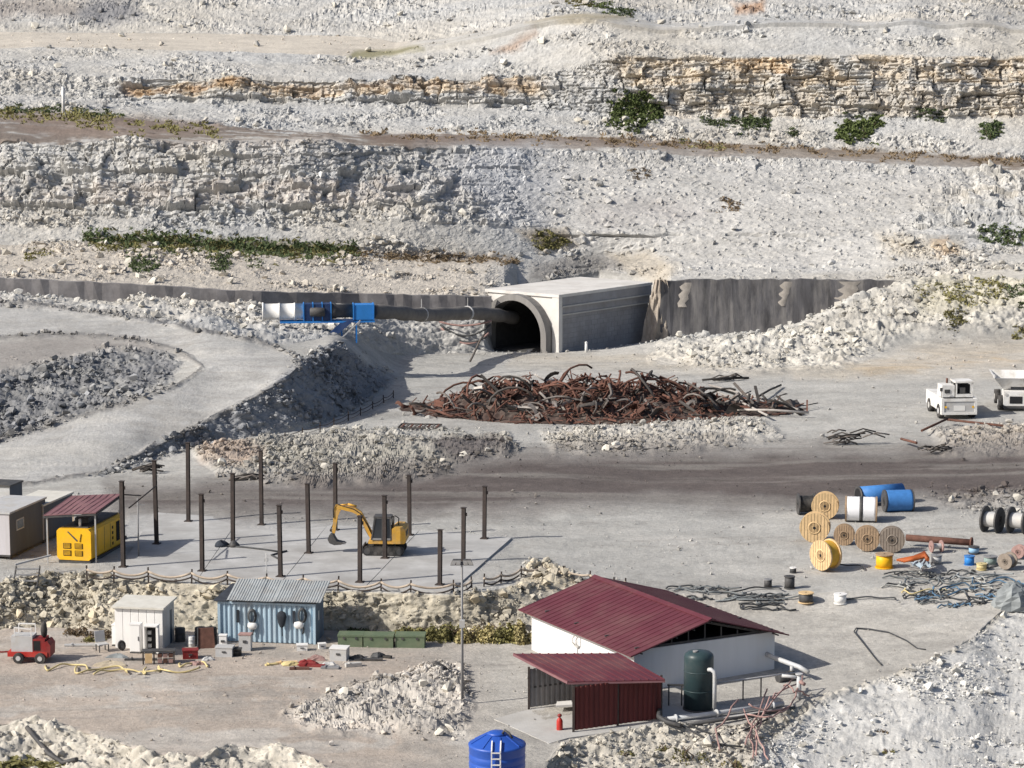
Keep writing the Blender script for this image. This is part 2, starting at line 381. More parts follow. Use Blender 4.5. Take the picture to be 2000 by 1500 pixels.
# flats
blend(np.where((SEGg == 3) | ((SEGg >= 4) & (SEGg <= 7)), 1.0, 0) * (1 - m_rockemb) * (1 - m_island), c3(.39, .382, .36))
blend(m_sand, c3(.47, .42, .35), .85)
yellowish = M([(1000,690),(1500,690),(1700,705),(1650,740),(1560,735),(1000,712)], 12, 6)
blend(yellowish, c3(.46, .415, .345), .75)
blend(M([(1650,715),(1950,690),(1990,705),(1700,735)], 8, 8, 9), c3(.47, .37, .25), .6)
m_lower = np.maximum(m_lower, np.where(SEGg == 2, 1.0, 0.0) * np.clip((PXg - 1040) / 120, 0, 1))
blend(m_lower, c3(.40, .345, .295))
yardgrey = np.clip((PXg - 780) / 200, 0, 1) * m_lower
blend(yardgrey, c3(.42, .40, .365))
blend(m_pad, c3(.40, .395, .385))
blend(m_road, c3(.365, .36, .35), .95)
roadhi = M([(300,770),(560,690),(560,735),(300,865),(100,930),(0,930),(0,870)], 20, 10)
blend(m_road * np.clip((fbm(NX / 40.0, NV / 1.1, 151, 3) - .5) * 5, 0, 1), c3(.41, .405, .39), .6)
blend(m_emb, c3(.405, .37, .30))
blend(m_bank, c3(.46, .43, .375))
blend(m_gravel, c3(.54, .53, .505))
blend(m_rockemb, c3(.255, .26, .27)); blend(m_island, c3(.20, .202, .208))
isl_pale = np.clip((fbm(NX / 3.0, NV / 3.0, 83, 3) - .5) * 8, 0, 1)
blend(m_island * isl_pale * .6, c3(.30, .297, .287))
blend(m_talus_r, c3(.46, .44, .395), .9)
blend(m_rubmid, c3(.315, .30, .265)); blend(m_rubmid2, c3(.40, .375, .33)); blend(m_rubmid3, c3(.36, .325, .28))
blend(m_rubpit, c3(.49, .455, .41)); blend(m_rim, c3(.45, .40, .31))
# patches, tracks and dust drifts on the flats
flatz = np.where((SEGg >= 1) & (SEGg <= 7), 1.0, 0) * (1 - m_rockemb) * (1 - m_island) * (1 - m_emb) * (1 - m_pad)
drift = fbm(NX / 11.0 + 2 * (med - .5), NV / 4.0, 131, 4)
blend(flatz * np.clip((drift - .52) * 6, 0, 1), c3(.45, .435, .405), .55)
blend(flatz * np.clip((.45 - drift) * 6, 0, 1), c3(.30, .285, .262), .5)
tw = (fbm(NX / 26.0, NV / 26.0, 133, 2) - .5) * 14
tk_ = np.abs(((NV + tw + .10 * NX) / 2.1) % 3.7 - 1.0)
trk = np.clip(1 - np.abs(tk_ - .42) / .12, 0, 1) * np.clip((fbm(NX / 18.0, NV / 5.0, 135, 3) - .46) * 8, 0, 1)
blend(flatz * trk, c3(.27, .25, .228), .55)
disp -= flatz * trk * .07
blend(M([(20,660),(100,655),(200,660),(310,676),(370,700),(345,690),(300,682),(200,686),(100,704),(0,726),(-60,730),(-60,665)], 10, 6), c3(.27, .25, .235), .8)
blend(verge, c3(.185, .178, .172), .85)
blend(m_dark, c3(.105, .088, .083), .97)
blend(m_dark * np.clip((fbm(NX / 12.0, NV / 1.2, 85, 3) - .5) * 6, 0, 1), c3(.20, .185, .17), .8)
blend(m_dark2, c3(.10, .09, .09), .9)
blend(M([(380,872),(470,868),(520,890),(480,915),(400,905)], 10, 6), c3(.345, .265, .21), .7)
# cliffs and their beds
zc = lean
def bedband(m, lo, hi, c, k, s):
    n = (fbm(NX / 6.0, TZ / 3.0, s, 3) - .5)
    p = PYg + 14 * n
    b = np.clip((p - lo) / 4, 0, 1) * np.clip((hi - p) / 4, 0, 1)
    blend(m * b * np.clip(.45 + 2.6 * fbm(NX / 2.0, TZ / 1.0, s + 2, 3) - 1.0, 0, 1), c, k)
up = np.where((SEGg == 15) | (SEGg == 14) | (SEGg == 16), 1.0, 0)
left_b = np.clip((PXg - 230) / 20, 0, 1) * np.clip((1080 - PXg) / 40, 0, 1)
bedband(up * left_b, 158, 192, c3(.50, .40, .28), .8, 101)
bedband(up * left_b * np.where((PXg < 480), 1, .4), 160, 182, c3(.36, .215, .10), .6, 103)
right_b = np.clip((PXg - 1180) / 60, 0, 1)
bedband(up * right_b, 108, 168, c3(.52, .44, .335), .8, 105)
bedband(up * right_b, 168, 230, c3(.50, .45, .38), .8, 106)
bedband(up * np.clip((PXg - 1430) / 20, 0, 1) * np.clip((1560 - PXg) / 20, 0, 1), 112, 150, c3(.50, .36, .22), .7, 107)
bedband(np.where(SEGg == 12, 1.0, 0) * np.clip((960 - PXg) / 80, 0, 1), 352, 400, c3(.48, .435, .395), .6, 109)
# brown soil on the bench road
blend(m_bench * np.clip((med - .28) * 5, 0, 1), c3(.19, .155, .13), .92)
blend(M([(0,225),(150,222),(430,240),(420,262),(250,270),(60,262)], 8, 8), c3(.23, .18, .15), .8)
blend(M([(700,262),(1200,270),(1350,282),(1300,292),(900,282),(720,278)], 5, 4), c3(.17, .13, .105), .9)
blend(M([(1350,280),(2000,308),(2000,326),(1800,318),(1400,302)], 5, 4), c3(.20, .16, .125), .85)
bl = M([(250,278),(500,272),(640,268),(690,282),(500,290),(300,290)], 4, 4)
blend(bl, c3(.42, .39, .36), .8)
blend(m_ubench, c3(.52, .475, .41), .95)
blend(M([(690,100),(820,92),(830,98),(730,116),(680,112)], 4, 4), c3(.20, .19, .10), .8)
blend(M([(960,105),(1045,55),(1050,62),(1000,104)], 8, 6), c3(.30, .22, .17), .8)
blend(M([(1430,10),(1490,0),(1495,22),(1440,28)], 6, 5), c3(.33, .20, .12), .8)
blend(M([(1030,48),(1130,28),(1230,30),(1210,45),(1110,45)], 6, 6), c3(.33, .28, .18), .7)
blend(M([(180,0),(270,0),(260,40),(200,55),(150,30)], 14, 10), c3(.20, .20, .21), .9)
blend(M([(-20,0),(170,0),(160,30),(0,35)], 10, 10), c3(.28, .255, .235), .85)
# greyer dumped fines
blend(m_fines, c3(.45, .44, .42), .85)
blend(m_fines2, c3(.42, .425, .435), .85)
blend(M([(1140,400),(1330,390),(1400,410),(1300,435),(1150,430)], 20, 14), c3(.35, .33, .32), .55)
blend(M([(830,300),(1100,300),(1100,380),(850,400)], 40, 20), c3(.40, .41, .43), .5)
blend(M([(1020,455),(1110,448),(1120,480),(1060,490)], 12, 8), c3(.34, .27, .18), .8)
blend(np.where(SEGg == 10, 1.0, 0) * np.clip((1000 - PXg) / 80, 0, 1), c3(.47, .425, .365), .8)
blend(M([(170,462),(480,466),(700,484),(700,500),(420,488),(170,474)], 5, 5), c3(.19, .17, .11), .8)
blend(M([(690,486),(900,494),(1000,500),(1000,512),(800,508)], 6, 6), c3(.30, .255, .21), .8)
blend(M([(1040,515),(1120,500),(1230,498),(1230,528),(1080,545),(1030,550)], 8, 6), c3(.22, .21, .20), .85)
blend(M([(1180,495),(1260,490),(1330,520),(1290,560),(1240,535)], 8, 6), c3(.40, .36, .30), .8)
blend(M([(1820,470),(1850,462),(1870,490),(1840,505)], 6, 5), c3(.45, .30, .17), .8)
blend(M([(1700,455),(1880,470),(1900,500),(1740,505)], 10, 9), c3(.47, .42, .34), .6)
blend(M([(1780,560),(2050,545),(2050,600),(1800,625)], 14, 12), c3(.40, .375, .29), .6)
# greyer tone in the upper left rocks of the lower cliff
blend(M([(420,285),(600,280),(760,300),(700,330),(500,330)], 10, 14), c3(.40, .39, .38), .5)
# stone to stone variation
var = .82 + .36 * hsh(np.floor((NX + warp) / 1.7), np.floor((NV - warp) / 1.5), 91) * .6 + .18 * (fine - .5) + .22 * (med - .5)
stone = .86 + .28 * h2
colr *= (1 + (rub + clf)[..., None] * (stone - 1)[..., None])
mott = 1 + (fbm(NX / 1.1, NV / .8, 93, 4) - .5)[..., None] * .30 + (fbm(NX / 5.0, NV / 2.2, 94, 4) - .5)[..., None] * .30
colr *= mott
colr = np.clip(colr, .02, .8)

# ------------------------------------------------------------------ materials
def newmat(name):
    m = bpy.data.materials.new(name); m.use_nodes = True
    nt = m.node_tree
    return m, nt, nt.nodes['Principled BSDF']

def terrain_mat():
    m, nt, b = newmat('limestone_ground')
    N = nt.nodes.new; L = nt.links.new
    a = N('ShaderNodeAttribute'); a.attribute_name = 'albedo'
    g = N('ShaderNodeNewGeometry')
    n1 = N('ShaderNodeTexNoise'); n1.inputs['Scale'].default_value = 3.2; n1.inputs['Detail'].default_value = 8; n1.inputs['Roughness'].default_value = .68
    L(g.outputs['Position'], n1.inputs['Vector'])
    mr = N('ShaderNodeMapRange'); mr.inputs['From Min'].default_value = .25; mr.inputs['From Max'].default_value = .75
    mr.inputs['To Min'].default_value = .74; mr.inputs['To Max'].default_value = 1.24
    L(n1.outputs['Fac'], mr.inputs['Value'])
    mx = N('ShaderNodeVectorMath'); mx.operation = 'SCALE'
    L(a.outputs['Color'], mx.inputs[0]); L(mr.outputs['Result'], mx.inputs['Scale'])
    L(mx.outputs['Vector'], b.inputs['Base Color'])
    b.inputs['Roughness'].default_value = .95
    b.inputs['Specular IOR Level'].default_value = .15
    bp = N('ShaderNodeBump'); bp.inputs['Strength'].default_value = .55; bp.inputs['Distance'].default_value = .12
    n2 = N('ShaderNodeTexNoise'); n2.inputs['Scale'].default_value = 5.5; n2.inputs['Detail'].default_value = 6; n2.inputs['Roughness'].default_value = .7
    L(g.outputs['Position'], n2.inputs['Vector'])
    L(n2.outputs['Fac'], bp.inputs['Height']); L(bp.outputs['Normal'], b.inputs['Normal'])
    return m
MAT_T = terrain_mat()

def grid_object(name, facemask, smooth=True):
    fi, fj = np.nonzero(facemask)
    idx = np.stack([fi * NC + fj, fi * NC + fj + 1, (fi + 1) * NC + fj + 1, (fi + 1) * NC + fj], 1)
    used, inv = np.unique(idx.ravel(), return_inverse=True)
    co = np.stack([TX.ravel()[used], TY.ravel()[used], TZ.ravel()[used]], 1)
    me = bpy.data.meshes.new(name)
    nf = len(idx)
    me.vertices.add(len(used)); me.vertices.foreach_set('co', co.astype(np.float32).ravel())
    me.loops.add(nf * 4); me.loops.foreach_set('vertex_index', inv.astype(np.int32).ravel())
    me.polygons.add(nf); me.polygons.foreach_set('loop_start', np.arange(0, nf * 4, 4, dtype=np.int32))
    try: me.polygons.foreach_set('loop_total', np.full(nf, 4, dtype=np.int32))
    except Exception: pass
    me.update(calc_edges=True)
    at_ = me.attributes.new('albedo', 'FLOAT_COLOR', 'POINT')
    c = np.ones((len(used), 4), np.float32); c[:, :3] = colr.reshape(-1, 3)[used]
    at_.data.foreach_set('color', c.ravel())
    me.polygons.foreach_set('use_smooth', np.full(nf, smooth, dtype=bool))
    me.materials.append(MAT_T)
    o = bpy.data.objects.new(name, me); COL.objects.link(o)
    o['kind'] = 'structure'
    return o

fseg = SEGg[:-1, :-1]
froad = (m_road[:-1, :-1] > .5) & (fseg >= 4) & (fseg <= 8)
done = np.zeros(fseg.shape, bool)
def zone(name, mask, smooth=True):
    mk = mask & ~done
    if mk.any():
        grid_object(name, mk, smooth); done[mk] = True
zone('haul_road', froad)
zone('gravel_bank', fseg == 0)
zone('rubble_embankment', (fseg == 2) & (PXg[:-1, :-1] < 1120))
zone('rock_embankment', (m_rockemb[:-1, :-1] > .5) & (fseg >= 3) & (fseg <= 8))
zone('rock_island', (m_island[:-1, :-1] > .5))
zone('spoil_ridge', (np.maximum.reduce([m_rubmid, m_rubmid2, m_rubmid3, m_rubpit])[:-1, :-1] > .25) & (fseg <= 8), False)
zone('ground', fseg <= 8)
zone('lower_cliff', (fseg <= 12), False)
zone('bench_road', fseg == 13)
zone('upper_cliff', (fseg >= 14) & (fseg <= 16), False)
zone('upper_bench', fseg == 17)
zone('hill', fseg >= 18, False)

_asc = np.ascontiguousarray(PYg[::-1])
def gpd(px, py):
    """point of the finished (uneven) ground at a photo pixel"""
    j = int(np.clip(np.searchsorted(px_cols, px), 1, NC - 1))
    k = int(np.clip(np.searchsorted(_asc[:, j], py), 1, NR - 1))
    i = NR - 1 - k
    return Vector((float(TX[i, j]), float(TY[i, j]), float(TZ[i, j])))

# ================================================================== mesh helpers
def scale_at(P):
    return FPX / (P.y * CT + (HCAM - P.z) * ST)

class MB:
    """collects shapes and links them as ONE mesh object"""
    def __init__(self): self.v = []; self.f = []; self.s = []
    def add(self, vs, fs, smooth=False):
        b = len(self.v); self.v += [tuple(p) for p in vs]
        self.f += [tuple(i + b for i in f) for f in fs]; self.s += [smooth] * len(fs)
        return self
    def hexa(self, p):
        """8 corners: bottom 0-3 counter-clockwise, top 4-7"""
        return self.add(p, [(3,2,1,0),(4,5,6,7),(0,1,5,4),(1,2,6,5),(2,3,7,6),(3,0,4,7)])
    def box(self, x0, x1, y0, y1, z0, z1):
        return self.hexa([(x0,y0,z0),(x1,y0,z0),(x1,y1,z0),(x0,y1,z0),(x0,y0,z1),(x1,y0,z1),(x1,y1,z1),(x0,y1,z1)])
    def beam(self, a, b, w, h=None, up=(0,0,1)):
        a = Vector(a); b = Vector(b); h = h or w
        d = (b - a).normalized(); u = Vector(up)
        if abs(d.dot(u)) > .97: u = Vector((1,0,0))
        r = d.cross(u).normalized() * w / 2; t = r.cross(d).normalized() * h / 2
        return self.hexa([a-r-t, a+r-t, b+r-t, b-r-t, a-r+t, a+r+t, b+r+t, b-r+t])
    def cyl(self, a, b, r0, r1=None, n=12, caps=True, smooth=True):
        a = Vector(a); b = Vector(b); r1 = r0 if r1 is None else r1
        d = (b - a).normalized(); u = Vector((0,0,1))
        if abs(d.dot(u)) > .95: u = Vector((1,0,0))
        x = d.cross(u).normalized(); y = d.cross(x).normalized()
        vs = []
        for c, rr in ((a, r0), (b, r1)):
            for k in range(n):
                t = 2 * math.pi * k / n
                vs.append(c + x * (math.cos(t) * rr) + y * (math.sin(t) * rr))
        B = len(self.v)
        self.add(vs, [(k, n + k, n + (k + 1) % n, (k + 1) % n) for k in range(n)], smooth)
        if caps:
            self.add([], []); self.f += [tuple(B + k for k in range(n)), tuple(B + n + k for k in reversed(range(n)))]; self.s += [False, False]
        return self
    def tube(self, pts, r, n=6, caps=True):
        pts = [Vector(p) for p in pts]; rs = r if isinstance(r, (list, tuple)) else [r] * len(pts)
        vs = []; prev = None
        for i, p in enumerate(pts):
            d = (pts[min(i + 1, len(pts) - 1)] - pts[max(i - 1, 0)]).normalized()
            u = prev if prev is not None else Vector((0,0,1))
            if prev is None and abs(d.dot(u)) > .9: u = Vector((1,0,0))
            x = d.cross(u).normalized(); y = x.cross(d).normalized(); prev = y
            for k in range(n):
                t = 2 * math.pi * k / n
                vs.append(p + x * math.cos(t) * rs[i] + y * math.sin(t) * rs[i])
        fs = []
        for i in range(len(pts) - 1):
            for k in range(n):
                fs.append((i*n+k, i*n+(k+1)%n, (i+1)*n+(k+1)%n, (i+1)*n+k))
        B = len(self.v); self.add(vs, fs, True)
        if caps:
            self.f += [tuple(B + k for k in reversed(range(n))), tuple(B + (len(pts)-1)*n + k for k in range(n))]; self.s += [False, False]
        return self
    def lathe(self, prof, n=20, c=(0,0,0), axis='z', smooth=True):
        """prof = [(r, h)] turned round an axis through c"""
        c = Vector(c); vs = []
        for r, h in prof:
            for k in range(n):
                t = 2 * math.pi * k / n; a, b = r * math.cos(t), r * math.sin(t)
                vs.append(c + (Vector((a, b, h)) if axis == 'z' else Vector((h, a, b)) if axis == 'x' else Vector((a, h, -b))))
        fs = []
        for i in range(len(prof) - 1):
            for k in range(n):
                fs.append((i*n+k, i*n+(k+1)%n, (i+1)*n+(k+1)%n, (i+1)*n+k))
        fs2 = []
        if prof[0][0] > 1e-4: fs2.append(tuple(reversed(range(n))))
        if prof[-1][0] > 1e-4: fs2.append(tuple((len(prof)-1)*n + k for k in range(n)))
        B = len(self.v); self.add(vs, fs, smooth)
        self.f += [tuple(B + i for i in f) for f in fs2]; self.s += [False] * len(fs2)
        return self
    def prism(self, poly, y0, y1):
        """polygon in x,z extruded along y"""
        n = len(poly)
        vs = [(x, y0, z) for x, z in poly] + [(x, y1, z) for x, z in poly]
        fs = [tuple(range(n)), tuple(reversed(range(n, 2*n)))] + [(i, n+i, n+(i+1)%n, (i+1)%n) for i in range(n)]
        return self.add(vs, fs)
    def slab(self, pts, dz):
        """polygon of 3-D points thickened downwards by dz"""
        pts = [Vector(p) for p in pts]; n = len(pts)
        low = [p - Vector((0,0,dz)) for p in pts]
        return self.add(pts + low, [tuple(range(n)), tuple(reversed(range(n, 2*n)))] + [(n+i, n+(i+1)%n, (i+1)%n, i) for i in range(n)])
    def corrugated(self, p00, p10, p01, pitch, depth, nrm):
        """trapezoid sheet from p00 along p10 (ribs run along p01)"""
        p00, p10, p01 = Vector(p00), Vector(p10), Vector(p01); nrm = Vector(nrm).normalized()
        L = (p10 - p00).length; n = max(2, int(round(L / pitch)))
        us = []
        for k in range(n):
            for a, d in ((0, 0), (.3, 0), (.45, 1), (.85, 1)): us.append(((k + a) / n, d))
        us.append((1, 0))
        vs = []
        for u, d in us:
            vs.append(p00 + (p10 - p00) * u + nrm * depth * d); vs.append(p00 + (p10 - p00) * u + (p01 - p00) + nrm * depth * d)
        return self.add(vs, [(2*i, 2*i+2, 2*i+3, 2*i+1) for i in range(len(us) - 1)])
    def mesh(self, name, mat):
        me = bpy.data.meshes.new(name)
        me.from_pydata([tuple(p) for p in self.v], [], self.f); me.update()
        me.polygons.foreach_set('use_smooth', self.s)
        if mat: me.materials.append(mat)
        return me
    def build(self, name, mat, parent=None, fix=True, label=None):
        me = self.mesh(name, mat)
        if fix:
            bm = bmesh.new(); bm.from_mesh(me); bmesh.ops.recalc_face_normals(bm, faces=bm.faces); bm.to_mesh(me); bm.free()
        o = bpy.data.objects.new(name, me); COL.objects.link(o)
        if parent is not None: o.parent = parent
        if label: o['label'] = label
        return o

def tag(o, label, cat, group=None):
    o['label'] = label; o['category'] = cat
    if group: o['group'] = group
    return o
def thing(name, label, cat, loc, rz=0.0, group=None, rx=0.0, ry=0.0):
    o = bpy.data.objects.new(name, None); COL.objects.link(o)
    o.empty_display_size = .3
    o.location = loc; o.rotation_euler = (rx, ry, rz)
    return tag(o, label, cat, group)
def copy_tree(o, parent=None):
    c = o.copy(); COL.objects.link(c)
    if parent is not None: c.parent = parent
    for ch in [q for q in bpy.data.objects if q.parent == o]:
        copy_tree(ch, c)
    return c
def yaw(a, b):
    return math.atan2(b[1] - a[1], b[0] - a[0])

# ------------------------------------------------------------------ materials for built things
def mat(name, col, rough=.7, metal=0.0, var=.18, vscale=2.0, dirt=None, dirt_amt=.35, bump=0.0, bscale=12.0, spec=.3, obj=0.0, streak=False):
    m, nt, b = newmat(name)
    N = nt.nodes.new; L = nt.links.new
    tc = N('ShaderNodeTexCoord')
    src = tc.outputs['Object']
    mp = N('ShaderNodeMapping'); L(src, mp.inputs['Vector'])
    if streak: mp.inputs['Scale'].default_value = (1, 1, .12)
    n1 = N('ShaderNodeTexNoise'); n1.inputs['Scale'].default_value = vscale; n1.inputs['Detail'].default_value = 7; n1.inputs['Roughness'].default_value = .65
    L(mp.outputs['Vector'], n1.inputs['Vector'])
    mr = N('ShaderNodeMapRange'); mr.inputs['From Min'].default_value = .3; mr.inputs['From Max'].default_value = .7
    mr.inputs['To Min'].default_value = 1 - var; mr.inputs['To Max'].default_value = 1 + var
    L(n1.outputs['Fac'], mr.inputs['Value'])
    sc = N('ShaderNodeVectorMath'); sc.operation = 'SCALE'; sc.inputs[0].default_value = col[:3]
    val = mr.outputs['Result']
    if obj:
        oi = N('ShaderNodeObjectInfo'); m2 = N('ShaderNodeMapRange')
        m2.inputs['To Min'].default_value = 1 - obj; m2.inputs['To Max'].default_value = 1 + obj
        L(oi.outputs['Random'], m2.inputs['Value'])
        mu = N('ShaderNodeMath'); mu.operation = 'MULTIPLY'; L(val, mu.inputs[0]); L(m2.outputs['Result'], mu.inputs[1]); val = mu.outputs[0]
    L(val, sc.inputs['Scale'])
    out = sc.outputs['Vector']
    if dirt is not None:
        n2 = N('ShaderNodeTexNoise'); n2.inputs['Scale'].default_value = vscale * .6; n2.inputs['Detail'].default_value = 8; n2.inputs['Roughness'].default_value = .7
        L(mp.outputs['Vector'], n2.inputs['Vector'])
        r2 = N('ShaderNodeMapRange'); r2.inputs['From Min'].default_value = .45; r2.inputs['From Max'].default_value = .72
        r2.inputs['To Min'].default_value = 0; r2.inputs['To Max'].default_value = dirt_amt * 2; r2.clamp = True
        L(n2.outputs['Fac'], r2.inputs['Value'])
        mx = N('ShaderNodeMix'); mx.data_type = 'RGBA'; L(r2.outputs['Result'], mx.inputs['Factor']); L(out, mx.inputs['A']); mx.inputs['B'].default_value = (*dirt, 1)
        out = mx.outputs['Result']
    L(out, b.inputs['Base Color'])
    b.inputs['Roughness'].default_value = rough; b.inputs['Metallic'].default_value = metal; b.inputs['Specular IOR Level'].default_value = spec
    if bump:
        bp = N('ShaderNodeBump'); bp.inputs['Strength'].default_value = bump; bp.inputs['Distance'].default_value = .05
        n3 = N('ShaderNodeTexNoise'); n3.inputs['Scale'].default_value = bscale; n3.inputs['Detail'].default_value = 5
        L(tc.outputs['Object'], n3.inputs['Vector']); L(n3.outputs['Fac'], bp.inputs['Height']); L(bp.outputs['Normal'], b.inputs['Normal'])
    return m

DUST = (.42, .38, .32)
m_conc = mat('pale_concrete', (.45, .44, .42), .9, var=.12, vscale=.8, dirt=(.36,.34,.31), bump=.2)
m_concw = mat('white_concrete', (.62, .60, .57), .85, var=.1, vscale=.6, dirt=(.45,.42,.38))
m_shot = mat('grey_shotcrete', (.20, .19, .19), .95, var=.35, vscale=.5, dirt=(.13,.12,.12), dirt_amt=.4, bump=.8, bscale=1.5)
m_shotr = mat('dark_shotcrete', (.085, .083, .088), .95, var=.45, vscale=1.1, dirt=(.27,.255,.24), dirt_amt=.38, bump=1.0, bscale=1.4, streak=True)
m_block = mat('dark_block_wall', (.29, .29, .30), .9, var=.14, vscale=.7, dirt=(.21,.20,.19), bump=.3, bscale=6)
m_black = mat('black_and_shade', (.018, .018, .02), .95, var=.2)  # plain black for parts, also standing in for shade inside openings
m_liner = mat('tunnel_lining', (.07, .068, .066), .9, var=.25, bump=.4)
m_ringm = mat('ring_concrete', (.215, .205, .195), .9, var=.2, vscale=1.5, bump=.3, streak=True)
m_duct = mat('grey_duct_fabric', (.15, .14, .13), .85, var=.2, vscale=1.5, dirt=(.2,.18,.16), dirt_amt=.25, bump=.3, bscale=5)
m_white = mat('white_paint', (.74, .73, .71), .55, var=.06, vscale=1.5, dirt=(.55,.52,.47), dirt_amt=.25)
m_whitec = mat('white_panel', (.78, .77, .75), .5, var=.05, vscale=.8, dirt=(.6,.57,.52), dirt_amt=.2, streak=True)
m_cream = mat('cream_roof', (.62, .60, .54), .6, var=.08, dirt=(.5,.47,.4))
m_grey = mat('grey_paint', (.22, .22, .225), .6, var=.15, dirt=(.3,.28,.26))
m_lgrey = mat('light_grey_paint', (.46, .46, .46), .6, var=.12, dirt=DUST)
m_dgrey = mat('dark_grey_steel', (.06, .06, .062), .6, var=.2, dirt=(.16,.14,.12), dirt_amt=.3)
m_steel = mat('brown_primer_steel', (.042, .034, .032), .7, var=.25, vscale=3, dirt=(.10,.07,.055), dirt_amt=.3)
m_rubber = mat('black_rubber', (.025, .025, .026), .85, var=.3, dirt=(.17,.155,.14), dirt_amt=.3)
m_glass = mat('dark_window_glass', (.03, .035, .042), .12, var=.1, spec=.6)
m_yel = mat('yellow_paint', (.80, .44, .012), .5, var=.08, vscale=1.5, dirt=(.55,.36,.10), dirt_amt=.2)
m_amb = mat('amber_excavator_paint', (.60, .33, .05), .55, var=.16, vscale=2.5, dirt=(.36,.26,.15), dirt_amt=.45)
m_redroof = mat('maroon_roof_sheet', (.115, .030, .040), .5, var=.12, vscale=.6, dirt=(.17,.085,.08), dirt_amt=.4, streak=False)
m_redroof2 = mat('faded_maroon_sheet', (.20, .10, .11), .65, var=.12, vscale=1.0, dirt=(.33,.2,.18), dirt_amt=.3)
m_redwall = mat('dark_red_sheet', (.13, .028, .026), .6, var=.25, vscale=1.6, dirt=(.06,.02,.02), dirt_amt=.4, streak=True)
m_wood = mat('pale_drum_wood', (.62, .44, .24), .8, var=.16, vscale=3, obj=.12, bump=.3)
m_wood2 = mat('weathered_drum_wood', (.34, .24, .155), .85, var=.2, vscale=3, obj=.12, bump=.3)
m_wood3 = mat('grey_drum_wood', (.25, .21, .175), .85, var=.2, vscale=3, bump=.3)
m_blue = mat('blue_cable_sheath', (.055, .19, .47), .5, var=.14, vscale=3)
m_blues = mat('blue_steel', (.012, .035, .11), .5, var=.15, dirt=(.05,.07,.13))
m_bluel = mat('bright_blue_steel', (.03, .20, .55), .5, var=.12)
m_tankb = mat('blue_tank_plastic', (.022, .085, .40), .45, var=.08, vscale=1.0, spec=.5)
m_cont = mat('pale_blue_container_paint', (.37, .49, .58), .6, var=.14, vscale=1.5, dirt=(.30,.27,.24), dirt_amt=.3, streak=True)
m_sheet = mat('galvanised_sheet', (.40, .42, .42), .5, metal=.15, var=.14, vscale=1.2, dirt=(.34,.30,.26), dirt_amt=.3)
m_green = mat('green_crate_paint', (.115, .155, .095), .65, var=.14, dirt=(.2,.2,.13), dirt_amt=.25)
m_tankg = mat('dark_teal_tank', (.032, .055, .06), .4, var=.12, vscale=1.5, dirt=(.08,.09,.09), dirt_amt=.3)
m_red = mat('red_paint', (.42, .03, .022), .5, var=.14, dirt=(.3,.12,.1), dirt_amt=.25)
m_redd = mat('dark_red_paint', (.22, .02, .02), .6, var=.2, dirt=(.2,.12,.1), dirt_amt=.25)
m_rust = mat('rusty_steel', (.12, .058, .043), .9, var=.4, vscale=3, dirt=(.075,.04,.03), dirt_amt=.4, obj=.45)
m_scrapg = mat('grey_scrap_steel', (.16, .145, .135), .8, var=.3, vscale=3, dirt=(.1,.07,.05), dirt_amt=.4, obj=.5)
m_scrapd = mat('dark_scrap_steel', (.05, .045, .042), .8, var=.3, vscale=3, obj=.4)
m_pale = mat('pale_scrap_steel', (.38, .35, .32), .7, var=.2, vscale=3, obj=.3)
m_orange = mat('orange_hose', (.34, .085, .022), .6, var=.2)
m_yhose = mat('pale_yellow_hose', (.56, .46, .23), .6, var=.15)
m_dhose = mat('dark_hose', (.05, .052, .055), .6, var=.2, obj=.4)
m_bhose = mat('blue_hose', (.07, .13, .20), .6, var=.25, obj=.4)
m_ghose = mat('dusty_grey_hose', (.20, .215, .22), .7, var=.25, obj=.4)
m_pipew = mat('pale_grey_pipe', (.50, .51, .52), .5, var=.1, dirt=DUST)
m_pinkm = mat('pinkish_rusty_pipe', (.33, .21, .19), .8, var=.25, vscale=4, obj=.25)
m_leaf = mat('green_leaves', (.105, .135, .045), .8, var=.45, vscale=1.5, obj=.2)
m_leafd = mat('dark_green_leaves', (.075, .10, .042), .8, var=.45, vscale=1.5, obj=.25)
m_leafo = mat('olive_dry_leaves', (.19, .175, .07), .85, var=.4, vscale=1.5, obj=.25)
m_leafy = mat('straw_dry_leaves', (.34, .29, .14), .85, var=.35, vscale=1.5, obj=.2)
m_leafb = mat('brown_dry_leaves', (.20, .15, .095), .85, var=.35, vscale=1.5, obj=.2)
m_truck = mat('dusty_white_truck_paint', (.70, .69, .67), .6, var=.1, vscale=1.5, dirt=(.40,.36,.30), dirt_amt=.42)
m_stem = mat('brown_stem', (.09, .065, .045), .9)
m_tar = mat('bluish_tarp', (.40, .48, .54), .6, var=.15)
m_cloth = mat('dark_cloth', (.03, .035, .045), .9, var=.3, obj=.4)

